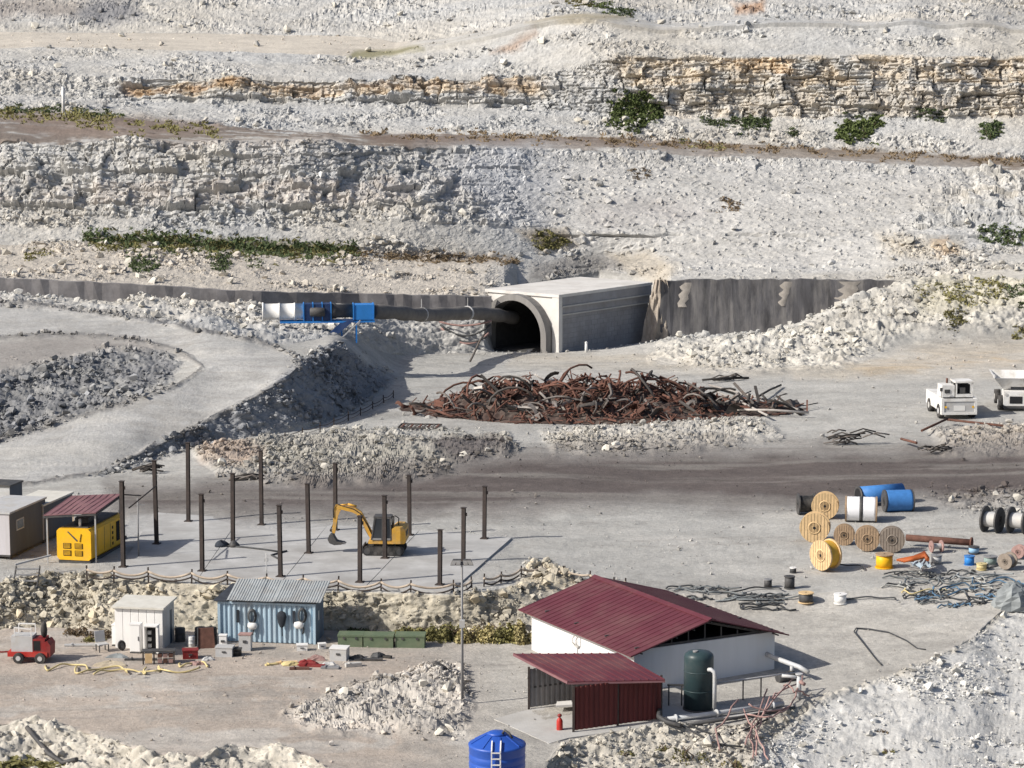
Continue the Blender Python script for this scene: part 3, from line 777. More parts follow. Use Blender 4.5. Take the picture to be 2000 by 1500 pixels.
def rock_mat(name, col, spread):
    m, nt, b = newmat(name); N = nt.nodes.new; L = nt.links.new
    oi = N('ShaderNodeObjectInfo'); g = N('ShaderNodeNewGeometry')
    n = N('ShaderNodeTexNoise'); n.inputs['Scale'].default_value = 3.0; n.inputs['Detail'].default_value = 7; n.inputs['Roughness'].default_value = .7
    L(g.outputs['Position'], n.inputs['Vector'])
    a = N('ShaderNodeMapRange'); a.inputs['To Min'].default_value = 1 - spread; a.inputs['To Max'].default_value = 1 + spread
    L(oi.outputs['Random'], a.inputs['Value'])
    c = N('ShaderNodeMapRange'); c.inputs['From Min'].default_value = .25; c.inputs['From Max'].default_value = .75; c.inputs['To Min'].default_value = .78; c.inputs['To Max'].default_value = 1.2
    L(n.outputs['Fac'], c.inputs['Value'])
    mu = N('ShaderNodeMath'); mu.operation = 'MULTIPLY'; L(a.outputs['Result'], mu.inputs[0]); L(c.outputs['Result'], mu.inputs[1])
    s = N('ShaderNodeVectorMath'); s.operation = 'SCALE'; s.inputs[0].default_value = col; L(mu.outputs[0], s.inputs['Scale'])
    L(s.outputs['Vector'], b.inputs['Base Color']); b.inputs['Roughness'].default_value = .95; b.inputs['Specular IOR Level'].default_value = .15
    return m
m_rockl = rock_mat('limestone_rock', (.55, .52, .46), .16)
m_rocky = rock_mat('yellowish_rock', (.55, .48, .36), .14)
m_rockg = rock_mat('grey_rock', (.25, .255, .265), .3)

# ================================================================== loose stones
def rock_template(seed):
    r = random.Random(seed); bm = bmesh.new()
    sx, sy, sz = 1, r.uniform(.65, 1), r.uniform(.45, .85)
    for k in range(13):
        z = r.uniform(-1, 1); t = r.uniform(0, 6.283); q = math.sqrt(1 - z * z); k_ = r.uniform(.75, 1.1)
        bm.verts.new((q * math.cos(t) * sx * k_ * .5, q * math.sin(t) * sy * k_ * .5, z * sz * k_ * .5))
    bmesh.ops.convex_hull(bm, input=bm.verts)
    for v in [v for v in bm.verts if not v.link_faces]: bm.verts.remove(v)
    bmesh.ops.triangulate(bm, faces=bm.faces)
    me = bpy.data.meshes.new('rock'); bm.to_mesh(me); bm.free()
    return me
ROCKS = [rock_template(100 + i) for i in range(10)]
RV = [np.array([v.co[:] for v in m.vertices]) for m in ROCKS]
RF = [np.array([p.vertices[:] for p in m.polygons]) for m in ROCKS]

def scatter(name, prob, n, smin, smax, pw, seed, keep):
    """n stones on the terrain where prob says; the keep largest in view come back, the rest is one mesh"""
    g = np.random.default_rng(seed)
    p = prob.copy(); p[-1] = 0; p[:, -1] = 0; p[0] = 0; p[:, 0] = 0
    # weight by world area of a cell
    area = np.linalg.norm(np.cross(dU, dV), axis=-1)
    p = p * (.12 + gapm ** 1.3)
    w = (p * area * np.where((PXg > -30) & (PXg < 2030) & (PYg > -20) & (PYg < 1530), 1, .15)).ravel(); w /= w.sum()
    idx = g.choice(len(w), size=n, p=w)
    s = smin * (1 - g.random(n)) ** (-1 / pw); s = np.minimum(s, smax * (.7 + .3 * g.random(n)))
    jit = g.normal(0, .06, (n, 3))
    P = np.stack([TX.ravel()[idx], TY.ravel()[idx], TZ.ravel()[idx]], 1) + jit
    nr = NRM.reshape(-1, 3)[idx]
    P = P + nr * (s * .18)[:, None]
    scr = s * FPX / (P[:, 1] + 5)
    vis = (PXg.ravel()[idx] > 5) & (PXg.ravel()[idx] < 1995) & (PYg.ravel()[idx] > 5) & (PYg.ravel()[idx] < 1495)
    order = np.argsort(-(scr * vis))
    big_ = order[:keep]; rest = order[keep:]
    V = []; F = []; Cc = []; base = 0
    alb = colr.reshape(-1, 3)[idx]
    for t in range(len(RV)):
        q = rest[(rest % len(RV)) == t]
        if not len(q): continue
        a, b, c = g.random((3, len(q))) * 6.283
        ca, sa, cb, sb = np.cos(a), np.sin(a), np.cos(b * .25 - .8), np.sin(b * .25 - .8)
        v = RV[t][None] * s[q][:, None, None]
        x = v[..., 0] * ca[:, None] - v[..., 1] * sa[:, None]; y = v[..., 0] * sa[:, None] + v[..., 1] * ca[:, None]; z = v[..., 2]
        y2 = y * cb[:, None] - z * sb[:, None]; z2 = y * sb[:, None] + z * cb[:, None]
        v = np.stack([x, y2, z2], -1) + P[q][:, None]
        nv = RV[t].shape[0]
        f = RF[t][None] + (np.arange(len(q)) * nv)[:, None, None] + base
        V.append(v.reshape(-1, 3)); F.append(f.reshape(-1, 3)); base += nv * len(q)
        cc = alb[q] * (.82 + .42 * g.random(len(q)))[:, None]
        Cc.append(np.repeat(cc, nv, axis=0))
    V = np.concatenate(V); F = np.concatenate(F); Cc = np.concatenate(Cc)
    me = bpy.data.meshes.new(name); me.vertices.add(len(V)); me.vertices.foreach_set('co', V.astype(np.float32).ravel())
    nf = len(F); me.loops.add(nf * 3); me.loops.foreach_set('vertex_index', F.astype(np.int32).ravel())
    me.polygons.add(nf); me.polygons.foreach_set('loop_start', np.arange(0, nf * 3, 3, dtype=np.int32))
    me.update(calc_edges=True)
    me.polygons.foreach_set('use_smooth', np.zeros(nf, bool))
    a_ = me.attributes.new('albedo', 'FLOAT_COLOR', 'POINT'); c4 = np.ones((len(V), 4), np.float32); c4[:, :3] = np.clip(Cc, .02, .8); a_.data.foreach_set('color', c4.ravel())
    me.materials.append(MAT_T)
    o = bpy.data.objects.new(name, me); COL.objects.link(o); o['kind'] = 'stuff'
    return [(P[k], s[k]) for k in big_]

def boulders(lst, m, label, group, seed):
    r = random.Random(seed)
    ordw = ['largest', 'second largest', 'third largest', 'fourth largest', 'fifth largest', 'sixth largest', 'seventh largest']
    bins = {}; LAB = []
    for k, (P, s) in enumerate(lst):
        x = 1000 + P[0] / (P[1] * CT + (HCAM - P[2]) * ST) * FPX
        b = int(min(7, max(0, x // 250))); c = bins.get(b, 0); bins[b] = c + 1
        LAB.append('%s %s, %s' % (ordw[min(c, 6)] if c < 7 else ' _skip', label, ['far left','left quarter','left middle','left of centre','right of centre','right middle','right quarter','far right'][b]))
    protos = {}
    for k, (P, s) in enumerate(lst):
        if ' _skip' in LAB[k]: continue
        t = r.randrange(len(ROCKS))
        if t not in protos:
            me = ROCKS[t].copy(); me.name = 'boulder'; me.materials.clear(); me.materials.append(m); protos[t] = me
        o = bpy.data.objects.new('boulder', protos[t]); COL.objects.link(o)
        o.location = Vector(P); o.scale = (s, s, s)
        o.rotation_euler = (r.uniform(-.5, .5), r.uniform(-.5, .5), r.uniform(0, 6.28))
        tag(o, LAB[k], 'boulder', group)

seg_in = lambda a, b: ((SEGg >= a) & (SEGg <= b)).astype(np.float32)
notpad = (1 - m_pad) * (1 - m_road)
BIG = []
def sc(name, prob, n, smin, smax, pw, seed, keep, m, label, group):
    boulders(scatter(name, prob, n, smin, smax, pw, seed, keep), m, label, group, seed)
sc('rubble', (seg_in(14, 17) - .7 * seg_in(15, 15)) * (rub + .05 * clf) * .9 + m_ubench * .03 + seg_in(18, 19) * .35, 7000, .16, 1.5, 2.0, 201, 40, m_rockl,
   'pale boulder in the rubble below the upper cliff', 'boulders below the upper cliff')
sc('rubble', (seg_in(10, 12) - .7 * seg_in(12, 12)) * (rub * (1 - fin * .9)) + .05 * fin * seg_in(11, 12), 6500, .15, 1.4, 2.0, 202, 40, m_rockl,
   'pale boulder in the talus of the lower cliff', 'boulders below the lower cliff')
sc('rubble', (m_talus_r + .35 * seg_in(8, 8) * (1 - m_road) + m_leftslope * .8) * notpad, 3600, .16, 1.4, 2.0, 203, 24, m_rockl,
   'pale boulder before the retaining walls', 'boulders in front of the retaining walls')
sc('rock_pile', m_rockemb * 1.0 + verge * .35, 4600, .13, .95, 2.2, 204, 18, m_rockg,
   'dark rock on the bank below the haul road', 'dark rocks on the haul road bank')
sc('rock_pile', m_island * 1.0, 3200, .14, 1.3, 2.1, 205, 18, m_rockg,
   'grey rock inside the haul road curve', 'grey rocks inside the road curve')
sc('rubble', m_emb + m_rim * .8, 4200, .11, .95, 2.0, 206, 24, m_rocky,
   'yellowish stone on the bank below the pad', 'stones on the bank below the pad')
sc('rubble', (m_rubmid + m_rubmid2 + m_rubmid3 + m_rubright * .6) * (1 - m_pad), 5200, .12, .9, 2.0, 207, 18, m_rockl,
   'pale stone in the spoil ridge by the dirt road', 'stones of the spoil ridge by the dirt road')
sc('rubble', m_bank * 1.0 + 3 * m_rubpit, 11000, .10, .8, 2.4, 208, 18, m_rockl,
   'pale stone on the front gravel slope', 'stones on the front gravel slopes')
sc('pebbles', seg_in(1, 1) * .5 + seg_in(3, 7) * notpad * (1 - m_rockemb) * (1 - m_island) * .5, 4200, .09, .5, 3.0, 209, 0, None, '', '')

# ================================================================== retaining walls
def wall_strip(name, label, top, bot, th, m, cat='wall', back=.25):
    """wall face from photo points with distances; top/bot = [(px,py,Y)]"""
    n = len(top); mb = MB(); vs = []
    for (a, b) in zip(top, bot):
        A = at(*a); B = at(*b)
        vs += [A, B - Vector((0,0,.8)), A + Vector((0, th, 0)), B + Vector((0, th, -.8))]
    fs = []
    for i in range(n - 1):
        o = 4 * i
        fs += [(o, o+1, o+5, o+4), (o, o+4, o+6, o+2), (o+2, o+6, o+7, o+3)]
    fs += [(0, 2, 3, 1), (4*n-4, 4*n-3, 4*n-1, 4*n-2)]
    mb.add(vs, fs)
    return tag(mb.build(name, m), label, cat)
def chain(pts, n):
    xs = np.linspace(pts[0][0], pts[-1][0], n); kx = [p[0] for p in pts]
    return [(x, float(np.interp(x, kx, [p[1] for p in pts])), float(np.interp(x, kx, [p[2] for p in pts]))) for x in xs]
tops = chain([(-60,539,244.6),(0,543,244.6),(250,555,245.6),(500,570,247.6),(700,574,253),(900,578,255),(960,580,255.8)], 60)
bots = chain([(-60,582,244.3),(0,584,244.3),(250,600,245.2),(500,612,247.0),(700,620,252.6),(900,622,254.6),(960,640,255.4)], 60)
rw = random.Random(5)
tops = [(x, y + rw.uniform(-1.2, 1.2), Y + rw.uniform(-.12, .12)) for x, y, Y in tops]
wall_strip('retaining_wall', 'long low dark grey retaining wall running left from the tunnel to the frame edge', tops, bots, .6, m_shot)
tops = chain([(1292,552,262.2),(1330,546,262.6),(1500,546,262.8),(1700,547,263.2),(1768,548,263.4)], 36)
bots = chain([(1284,668,261.6),(1330,672,261.6),(1500,662,261.8),(1600,634,262),(1700,592,262.6),(1768,564,263)], 36)
tops = [(x, y + rw.uniform(-2, 2), Y + rw.uniform(-.06, .06)) for x, y, Y in tops]
bots = [(x, y, Y + rw.uniform(-.1, .1)) for x, y, Y in bots]
rwall = wall_strip('retaining_wall', 'dark sprayed concrete wall with pale streaks right of the tunnel portal', tops, bots, .7, m_shotr)
# pale slides of spoil spilling over the right wall: tongues lying on its face
def tongue(px0, px1, y0, y1, taper):
    mb = MB(); n = 7; vs = []
    for i in range(n):
        f = i / (n - 1); y = y0 + (y1 - y0) * f
        c = (px0 + px1) / 2 - 10 * f + 3 * math.sin(i * 3.1 + px1); w = (px1 - px0) / 1.7 * (1 - taper * f) * (1 + .35 * math.sin(i * 2.9 + px0))
        kx = (1292, 1330, 1500, 1700, 1768); yt_ = np.interp(c, kx, (262.2,262.6,262.8,263.2,263.4)); yb_ = np.interp(c, kx, (261.6,261.6,261.8,262.6,263)); ye = np.interp(c, kx, (668,672,662,592,564))
        Y = yt_ + (yb_ - yt_) * (y - 547) / (ye - 547)
        for u, b in ((-1, .06), (-.4, -.05), (.4, -.05), (1, .06)):
            vs.append(at(c + u * w, y, Y + b))
    fs = []
    for i in range(n - 1):
        for k in range(3): fs.append((4*i+k, 4*i+k+1, 4*i+k+5, 4*i+k+4))
    mb.add(vs, fs, True)
    o = mb.build('spoil_streak', m_tongue, rwall)
m_tongue = mat('pale_spoil', (.34, .31, .275), .95, var=.25, vscale=2, dirt=(.25,.23,.21), dirt_amt=.4, bump=.4)
for t in ((1330,1352,552,600,.3),(1526,1548,550,598,.55),(1642,1676,550,598,.3)): tongue(*t)
# brown earth flank between the box and the wall: ribbed, uneven
mb = MB(); vs = []; NU, NVv = 15, 26
for i in range(NVv):
    f = i / (NVv - 1); y = 546 + f * 140
    xa = np.interp(f, [0,.3,.6,1], [1279,1268,1258,1250]); xb = np.interp(f, [0,.3,.6,1], [1302,1312,1318,1312])
    for k in range(NU):
        u = k / (NU - 1)
        nz = float(fbm(np.array([u * 5.0]), np.array([f * 2.5]), 401, 4)[0] - .5) * 2.6 + float(fbm(np.array([u * 14.0]), np.array([f * 9.0]), 402, 3)[0] - .5) * .9
        vs.append(at(xa + (xb - xa) * u, y, 262.6 - .9 * math.sin(u * math.pi) * (.35 + .65 * f) - .5 * f + nz * .55))
mb.add(vs, [(i*NU+k, i*NU+k+1, (i+1)*NU+k+1, (i+1)*NU+k) for i in range(NVv-1) for k in range(NU-1)], False)
o = mb.build('earth_bank', mat('brown_earth', (.36, .31, .255), .95, var=.35, vscale=1.2, dirt=(.20,.17,.15), bump=.8, bscale=2, streak=True)); o['kind'] = 'structure'

# ================================================================== tunnel portal
P0 = at(1090, 690, 253.0); z0 = P0.z
tp = thing('tunnel_portal', 'concrete box portal with arched dark opening and dark side wall cut into the hill', 'tunnel', (P0.x, P0.y, z0), math.atan2(.78, .62))
# local: x runs into the hill, +y to the left across the mouth
W, L_, Ht = 9.3, 16.0, 5.9
def archpts(r, leg, cy, n=22, z=-.5):
    pts = [(cy - r, z)]
    for k in range(n + 1):
        t = math.pi * k / n
        pts.append((cy - r * math.cos(t), leg + r * math.sin(t)))
    pts.append((cy + r, z)); return pts
cy = 5.0
inn = archpts(3.55, 1.55, cy); out = archpts(4.22, 1.5, cy)
n = len(inn)
mb = MB()
for x0, x1 in ((-1.0, .6),):
    vs = [(x0, y, z) for y, z in inn] + [(x0, y, z) for y, z in out] + [(x1, y, z) for y, z in inn] + [(x1, y, z) for y, z in out]
    fs = []
    for i in range(n - 1):
        fs += [(i, i+1, n+i+1, n+i), (2*n+i, 3*n+i, 3*n+i+1, 2*n+i+1), (i, 2*n+i, 2*n+i+1, i+1), (n+i, n+i+1, 3*n+i+1, 3*n+i)]
    fs += [(0, n, 3*n, 2*n), (n-1, 3*n-1, 4*n-1, 2*n-1)]
    mb.add(vs, fs)
mb.build('arch_ring', m_ringm, tp)
# front wall round the ring
def rectpt(y, z):
    dy, dz = y - cy, z - 1.5
    if z <= -.4: return (0.05 if y < cy else W - .05, -.5)
    k = 1e9
    if dy > 1e-6: k = min(k, (W - cy) / dy)
    if dy < -1e-6: k = min(k, (0 - cy) / dy)
    if dz > 1e-6: k = min(k, (Ht - 1.5) / dz)
    return (cy + dy * k, 1.5 + dz * k)
mb = MB(); vs = []; fs = []
for (y, z) in archpts(4.1, 1.5, cy):
    q = rectpt(y, z); vs += [(.1, y, z), (.1, q[0], max(q[1], -.5)), ]
for i in range(n - 1): fs.append((2*i, 2*i+2, 2*i+3, 2*i+1))
vs += [(.1, 0, Ht), (.1, W, Ht)]
mb.add(vs, fs)
mb.box(-.05, .55, -.12, .72, -.6, Ht - .05)
mb.build('front_wall', m_concw, tp)
# dark lining and end cap, their colour standing in for the tunnel's darkness
mb = MB(); vs = []; fs = []
for x in (.3, 14):
    vs += [(x, y, z) for y, z in archpts(3.58, 1.55, cy)]
for i in range(n - 1): fs.append((i, n+i, n+i+1, i+1))
fs.append(tuple(n + i for i in range(n)))
mb.add(vs, fs)
mb.build('lining', m_liner, tp, fix=False)
mb = MB(); mb.box(-.2, 14, cy - 3.1, cy + 3.1, -.8, -.05); mb.build('floor', m_liner, tp)
# side wall in three tiers with pale ledges
mb = MB(); mb.box(.55, L_, .30, .9, -.8, 3.72); mb.build('side_wall', m_block, tp)
mb = MB(); mb.box(.5, L_, .10, .9, 3.86, 4.58); mb.build('side_band', m_block, tp)
mb = MB(); mb.box(.5, L_, -.12, .9, 4.74, 5.62); mb.build('side_band', m_block, tp)
mb = MB(); mb.box(.5, L_ + .05, .0, .92, 3.722, 3.858); mb.build('ledge', m_conc, tp)
mb = MB(); mb.box(.5, L_ + .05, -.22, .92, 4.582, 4.738); mb.build('ledge', m_conc, tp)
mb = MB(); mb.box(-.1, L_ + .1, -.16, W + .1, 5.625, Ht + .02); mb.build('roof_slab', m_concw, tp)
# block courses of the side wall: thin recessed joints, joined
m_joint = mat('dark_joint', (.22, .22, .228), .95)
mb = MB()
for z in np.arange(.3, 3.7, .5): mb.box(.6, L_, .292, .299, z, z + .035)
for k, z in enumerate(np.arange(.3, 3.5, .5)):
    for x in np.arange(1.0 + .5 * (k % 2), L_, 1.0): mb.box(x, x + .035, .290, .297, z + .036, z + .499)
o = mb.build('block_joints', m_joint, tp); o['kind'] = 'stuff'
# earth heap left of the ring is part of the ground; net of old hoses hangs there
for k, (xa, ya, xb, yb, sag) in enumerate(((860,634,958,634,22),(862,640,955,650,26),(870,650,950,658,14),(858,628,960,626,9))):
    A = at(xa, ya, 253.2); B = at(xb, yb, 251.8)
    pts = []
    for i in range(11):
        f = i / 10; p = A.lerp(B, f); p.z -= sag / 19.5 * 4 * f * (1 - f); pts.append(p)
    mb = MB(); mb.tube(pts, .11, 6)
    tag(mb.build('hanging_hose', m_pinkm if k % 2 else m_dhose), ('dark upper hose sagging left of the tunnel mouth', 'brown hose sagging deepest below the ventilation duct', 'dark lowest hose sagging left of the tunnel mouth', 'brown hose tight under the ventilation duct end')[k], 'hose', 'hoses hanging beside the tunnel mouth')
# the leaning bar in front and the little white post by the side wall
mb = MB(); mb.tube([at(918,706,236.2), at(926,690,236.6), at(938,664,237.2), at(948,650,237.5)], .1, 6)
tag(mb.build('bent_bar', m_scrapg), 'grey bent bar standing up left of the scrap heap', 'bar')
wp = thing('marker_post', 'small white post against the dark side wall of the tunnel box', 'post', gp(1145, 688))
MB().cyl((0,0,-.1),(0,0,.95),.16,.13,8).build('post', m_white, wp); MB().lathe([(.17,.94),(.12,1.05),(0,1.1)],8).build('cap', m_white, wp)

# ================================================================== ventilation fan and duct
Yf = 232.0
C0 = at(512, 609, Yf); C1 = at(592, 608, Yf); C2 = at(690, 609, Yf + .6); C3 = at(729, 608, Yf + 1)
vf = thing('ventilation_fan', 'white and blue tunnel ventilation fan on a blue steel stand', 'fan', (C1.x, C1.y, C1.z), yaw(C0, C3))
def lv(P): return vf.matrix_world.inverted() @ P if False else (Matrix.Rotation(-vf.rotation_euler.z, 4, 'Z') @ (P - Vector(vf.location)))
x0 = lv(C0).x; x2 = lv(C2).x; x3 = lv(C3).x
mb = MB(); mb.lathe([(.62, x0 + .25), (.80, x0 + .02), (.86, x0), (.86, x0 + .12), (.74, x0 + .2), (.74, x0 + 1.5), (.80, x0 + 1.52), (.80, x0 + 1.64), (.74, x0 + 1.66), (.74, x0 + 2.9), (.82, x0 + 2.92), (.82, x0 + 3.05), (.74, x0 + 3.06), (.74, 0)], 24, axis='x')
inl = mb.build('inlet_silencer', m_white, vf)
MB().lathe([(.6, x0 + .24), (.05, x0 + .3)], 20, axis='x').build('inlet_grille', m_dgrey, inl)
MB().box(.02, 2.5, -.72, .72, -.78, .72).build('fan_housing', m_blues, vf)
mb = MB()
for x in (.0, .85, 1.7, 2.5): mb.box(x, x + .09, -.78, .78, -.84, .78)
mb.build('housing_frame', m_bluel, vf)
mb = MB(); mb.lathe([(.66, 2.52), (.74, 2.6), (.74, 2.95), (.62, 3.1), (.62, x2 - .02)], 20, axis='x'); mb.build('motor_section', m_dgrey, vf)
mb = MB(); mb.lathe([(.3, .6), (.42, .7), (.42, 1.9), (.3, 2.0)], 14, c=(0, -.74, .0), axis='x'); mb.build('side_motor', m_dgrey, vf)
mb = MB(); mb.box(x2, x3, -.8, .8, -.75, .62); mb.build('outlet_box', m_bluel, vf)
mb = MB(); mb.box(x2 - .06, x2 + .04, -.86, .86, -.8, .68).box(x3 - .06, x3 + .04, -.86, .86, -.8, .68); mb.build('outlet_flange', m_bluel, vf)
mb = MB(); mb.beam((x0 + 1.6, -.75, -.93), (x3 + .1, -.75, -.93), .16).beam((x0 + 1.6, .75, -.93), (x3 + .1, .75, -.93), .16)
for x in np.linspace(x0 + 1.7, x3, 7): mb.beam((x, -.75, -.93), (x, .75, -.93), .12)
mb.build('platform', m_bluel, vf)
zg = -C1.z + 4.75
for x, y, f in ((x0 + .25, -.7, .0), (x0 + .25, .7, .0)):
    MB().beam((x, y, -.8), (x - .05, y, zg), .13).build('leg', m_lgrey, vf)
for x, y in ((x2 + .25, -.75), (x2 + .25, .75), (x2 - 1.1, -.75), (x2 - 1.1, .75)):
    MB().beam((x, y, -.9), (x, y, zg - .7), .12).build('leg', m_bluel, vf)
# dark sloping panel under the outlet and pale brace
A = lv(at(694, 624, Yf - .4)); B = lv(at(642, 668, Yf - .9)); D = lv(at(672, 624, Yf - .4)); E = lv(at(628, 664, Yf - .9))
mb = MB(); t_ = Vector((0, .12, 0)); mb.hexa([E, B, A, D, E + t_, B + t_, A + t_, D + t_]); mb.build('sloping_chute', m_blues, vf)
MB().beam(lv(at(704, 626, Yf - .5)), lv(at(655, 672, Yf - 1.0)), .1).build('brace', m_lgrey, vf); MB().beam(lv(at(600, 626, Yf - .5)), lv(at(622, 660, Yf - .8)), .07).build('brace', m_lgrey, vf)

dp = [at(727,609,Yf+1), at(770,610,Yf+4), at(806,614,Yf+8), at(840,615,Yf+12), at(880,613,Yf+15.5), at(920,611,Yf+18.5), at(955,613,Yf+21.5), at(985,618,Yf+24.5), at(1010,622,Yf+28)]
pts = []; rs = []
for i in range(len(dp) - 1):
    for k in range(6):
        f = k / 6; pts.append(dp[i].lerp(dp[i + 1], f)); rs.append(.66 - .05 * math.cos(f * 2 * math.pi) + .015 * math.sin(i * 5 + k))
du = thing('ventilation_duct', 'grey sagging flexible duct leading from the fan into the tunnel mouth', 'duct', dp[0])
off = Vector(dp[0])
mb = MB(); mb.tube([p - off for p in pts], rs, 14); mb.build('duct_tube', m_duct, du)
for f in (.33, .62):
    i = int(f * len(pts)); q = pts[i] - off; q2 = pts[i + 1] - off; d = (q2 - q).normalized()
    mb = MB(); mb.cyl(q - d * .12, q + d * .12, .72, n=16); mb.build('duct_band', m_lgrey, du)
    mb = MB(); mb.beam(q + Vector((0,0,.6)), q + Vector((0,.2,1.5)), .06); mb.build('hanger', m_lgrey, du)

# ================================================================== concrete pad and its columns
zp = .13
cor = [atz(228, 1121, zp), atz(880, 1155, zp), atz(1000, 1050, zp), atz(300, 1000, zp)]
pad = thing('concrete_pad', 'pale concrete floor slab carrying the rows of steel columns', 'slab', cor[0])
def bil(u, v): return (cor[0].lerp(cor[1], u)).lerp(cor[3].lerp(cor[2], u), v)
m_pad_s = mat('pad_concrete', (.41, .405, .395), .9, var=.2, vscale=.35, dirt=(.27,.255,.24), dirt_amt=.45, bump=.15, streak=False)
for i in range(4):
    for j in range(2):
        g_ = .0011
        q = [bil(i/4 + g_, j/2 + g_) , bil((i+1)/4 - g_, j/2 + g_), bil((i+1)/4 - g_, (j+1)/2 - g_), bil(i/4 + g_, (j+1)/2 - g_)]
        dz = .006 * random.uniform(-1, 1)
        MB().slab([p - cor[0] + Vector((0,0,dz)) for p in q], .3).build('slab_panel', m_pad_s, pad)
rr_c = random.Random(21)
cols = {'front': [(241,1107,940),(395,1115,965),(548,1126,987),(703,1137,1008),(859,1142,1035)],
        'middle': [(306,1062,900),(455,1065,925),(603,1080,945),(752,1090,968),(905,1095,992)],
        'back': [(368,1018,865),(511,1025,880),(655,1035,905),(800,1045,928),(946,1052,950)]}
extra = {('front',0): 'beside the yellow generator', ('middle',0): 'right of the generator', ('back',2): 'behind the excavator bucket', ('back',3): 'behind the excavator counterweight', ('front',3): 'in front of the excavator boom', ('middle',3): 'in front of the excavator cab', ('middle',1): 'with dark rags at its foot'}
ordn = ['first', 'second', 'third', 'fourth', 'fifth']
cy_ = yaw(atz(241,1107,.13), atz(859,1142,.13))
for row, L in cols.items():
    for k, (px, yb, yt) in enumerate(L):
        P = atz(px, yb, zp); h = (yb - yt) / scale_at(P) / .985
        lab = 'dark steel column, %s from left in the %s row on the pad' % (ordn[k], row)
        if (row, k) in extra: lab += ', ' + extra[(row, k)]
        t = thing('steel_column', lab, 'column', P, cy_ + rr_c.uniform(-.05, .05), 'steel columns standing on the concrete pad')
        w = .115
        mb = MB(); mb.box(-w, w, -w, -w + .03, 0, h).box(-w, w, w - .03, w, 0, h).box(-.015, .015, -w + .03, w - .03, 0, h); mb.build('shaft', m_steel, t)
        MB().box(-.24, .24, -.24, .24, -.02, .05).build('base_plate', m_steel, t)
        t.rotation_euler.x = rr_c.uniform(-.008, .008); t.rotation_euler.y = rr_c.uniform(-.01, .01)
        if rr_c.random() < .6: MB().box(w + .001, w + .1, -.05, .05, h - .5, h - .3).build('bracket', m_steel, t)
        MB().box(-.16, .16, -.16, .16, h, h + .03).build('cap_plate', m_steel, t)
# two rods between the first columns
for a, b, l in (((241,966),(275,968),'thin steel rod fixed level beside the first front column'), ((252,992),(306,948),'thin steel rod rising to the first middle column')):
    A = at(a[0], a[1], atz(241,1107,zp).y + .1); B = at(b[0], b[1], atz(306,1062,zp).y if b[0] > 300 else A.y + 3)
    tag(MB().cyl(A, B, .045, n=6).build('steel_rod', m_steel), l, 'rod')
pl = thing('lamp_post', 'thin grey post with a small cross arm behind the generator shadow', 'post', atz(271, 1086, zp))
MB().cyl((0,0,-.05),(0,0,3.7),.05,.04,8).build('pole', m_grey, pl); MB().beam((-.1,0,3.25),(.45,0,3.25),.06).build('arm', m_grey, pl)
# rags at the column foot and cable lying across the slab
for (x, y, w, l, mm) in ((432,1063,30,'dark ragged heap left of a middle column on the pad',m_cloth),(456,1064,22,'small dark heap round the foot of a middle column',m_dgrey)):
    P = atz(x, y + 4, zp); s_ = w / scale_at(P) / 2
    mb = MB(); prof = [(s_, 0), (s_ * .85, .18), (s_ * .5, .34), (.02, .42)]; mb.lathe(prof, 9)
    mb.v = [(a * (1 + .25 * math.sin(7 * b + 3 * a)), b * .8, c) for a, b, c in mb.v]
    o = mb.build('rag_heap', mm); o.location = P; tag(o, l, 'heap')
mb = MB(); mb.tube([atz(x, y, zp + .05) for x, y in ((440,1066),(480,1069),(515,1073),(548,1078),(560,1076),(530,1084),(545,1092))], .06, 6)
tag(mb.build('cable', m_dhose), 'dark cable lying on the pad between second and third columns', 'cable')

# ================================================================== excavator
P = atz(752, 1080, zp)
ex = thing('excavator', 'amber yellow mini excavator with raised bent boom among the columns', 'excavator', P, R(176))
# local: +x forward (boom side), y left
def track(y):
    mb = MB(); pts = []
    for k in range(9): t = math.pi * k / 8 + math.pi / 2; pts.append((-1.02 + .28 * math.cos(t), .28 + .28 * math.sin(t)))
    for k in range(9): t = math.pi * k / 8 - math.pi / 2; pts.append((1.02 + .28 * math.cos(t), .28 + .28 * math.sin(t)))
    mb.prism(pts, y - .2, y + .2)
    for k in range(22):
        x = -1.05 + 2.1 * k / 21
        mb.box(x - .025, x + .025, y - .21, y + .21, -.02, .03).box(x - .025, x + .025, y - .21, y + .21, .545, .58)
    tr = mb.build('track', m_rubber, ex)
    for x in (-1.02, -.5, 0, .5, 1.02):
        r_ = .2 if abs(x) > 1 else .11; z = .28 if abs(x) > 1 else .15
        MB().cyl((x, y - .215, z), (x, y + .215, z), r_, n=12).build('wheel', m_dgrey, tr)
track(-.72); track(.72)
MB().box(-.65, .65, -.55, .55, .25, .62).build('undercarriage', m_dgrey, ex)
MB().cyl((0,0,.6),(0,0,.75),.5,n=18).build('slew_ring', m_dgrey, ex)
mb = MB(); mb.prism([(-1.0,.75),(.95,.75),(.95,.92),(.3,1.0),(-1.0,1.0)], -.85, .85); mb.build('deck', m_amb, ex)
mb = MB(); prof = [(-1.42,.88),(-1.3,.78),(-.62,.78),(-.55,1.0),(-.55,1.72),(-.75,1.86),(-1.2,1.84),(-1.38,1.7)]; mb.prism(prof, -.93, .93); cw = mb.build('counterweight', m_amb, ex)
MB().box(-1.25, -.7, -.94, -.932, 1.1, 1.5).build('vent', m_black, cw)
MB().box(-1.425, -1.4, -.45, .45, 1.2, 1.5).build('rear_grille', m_dgrey, cw)
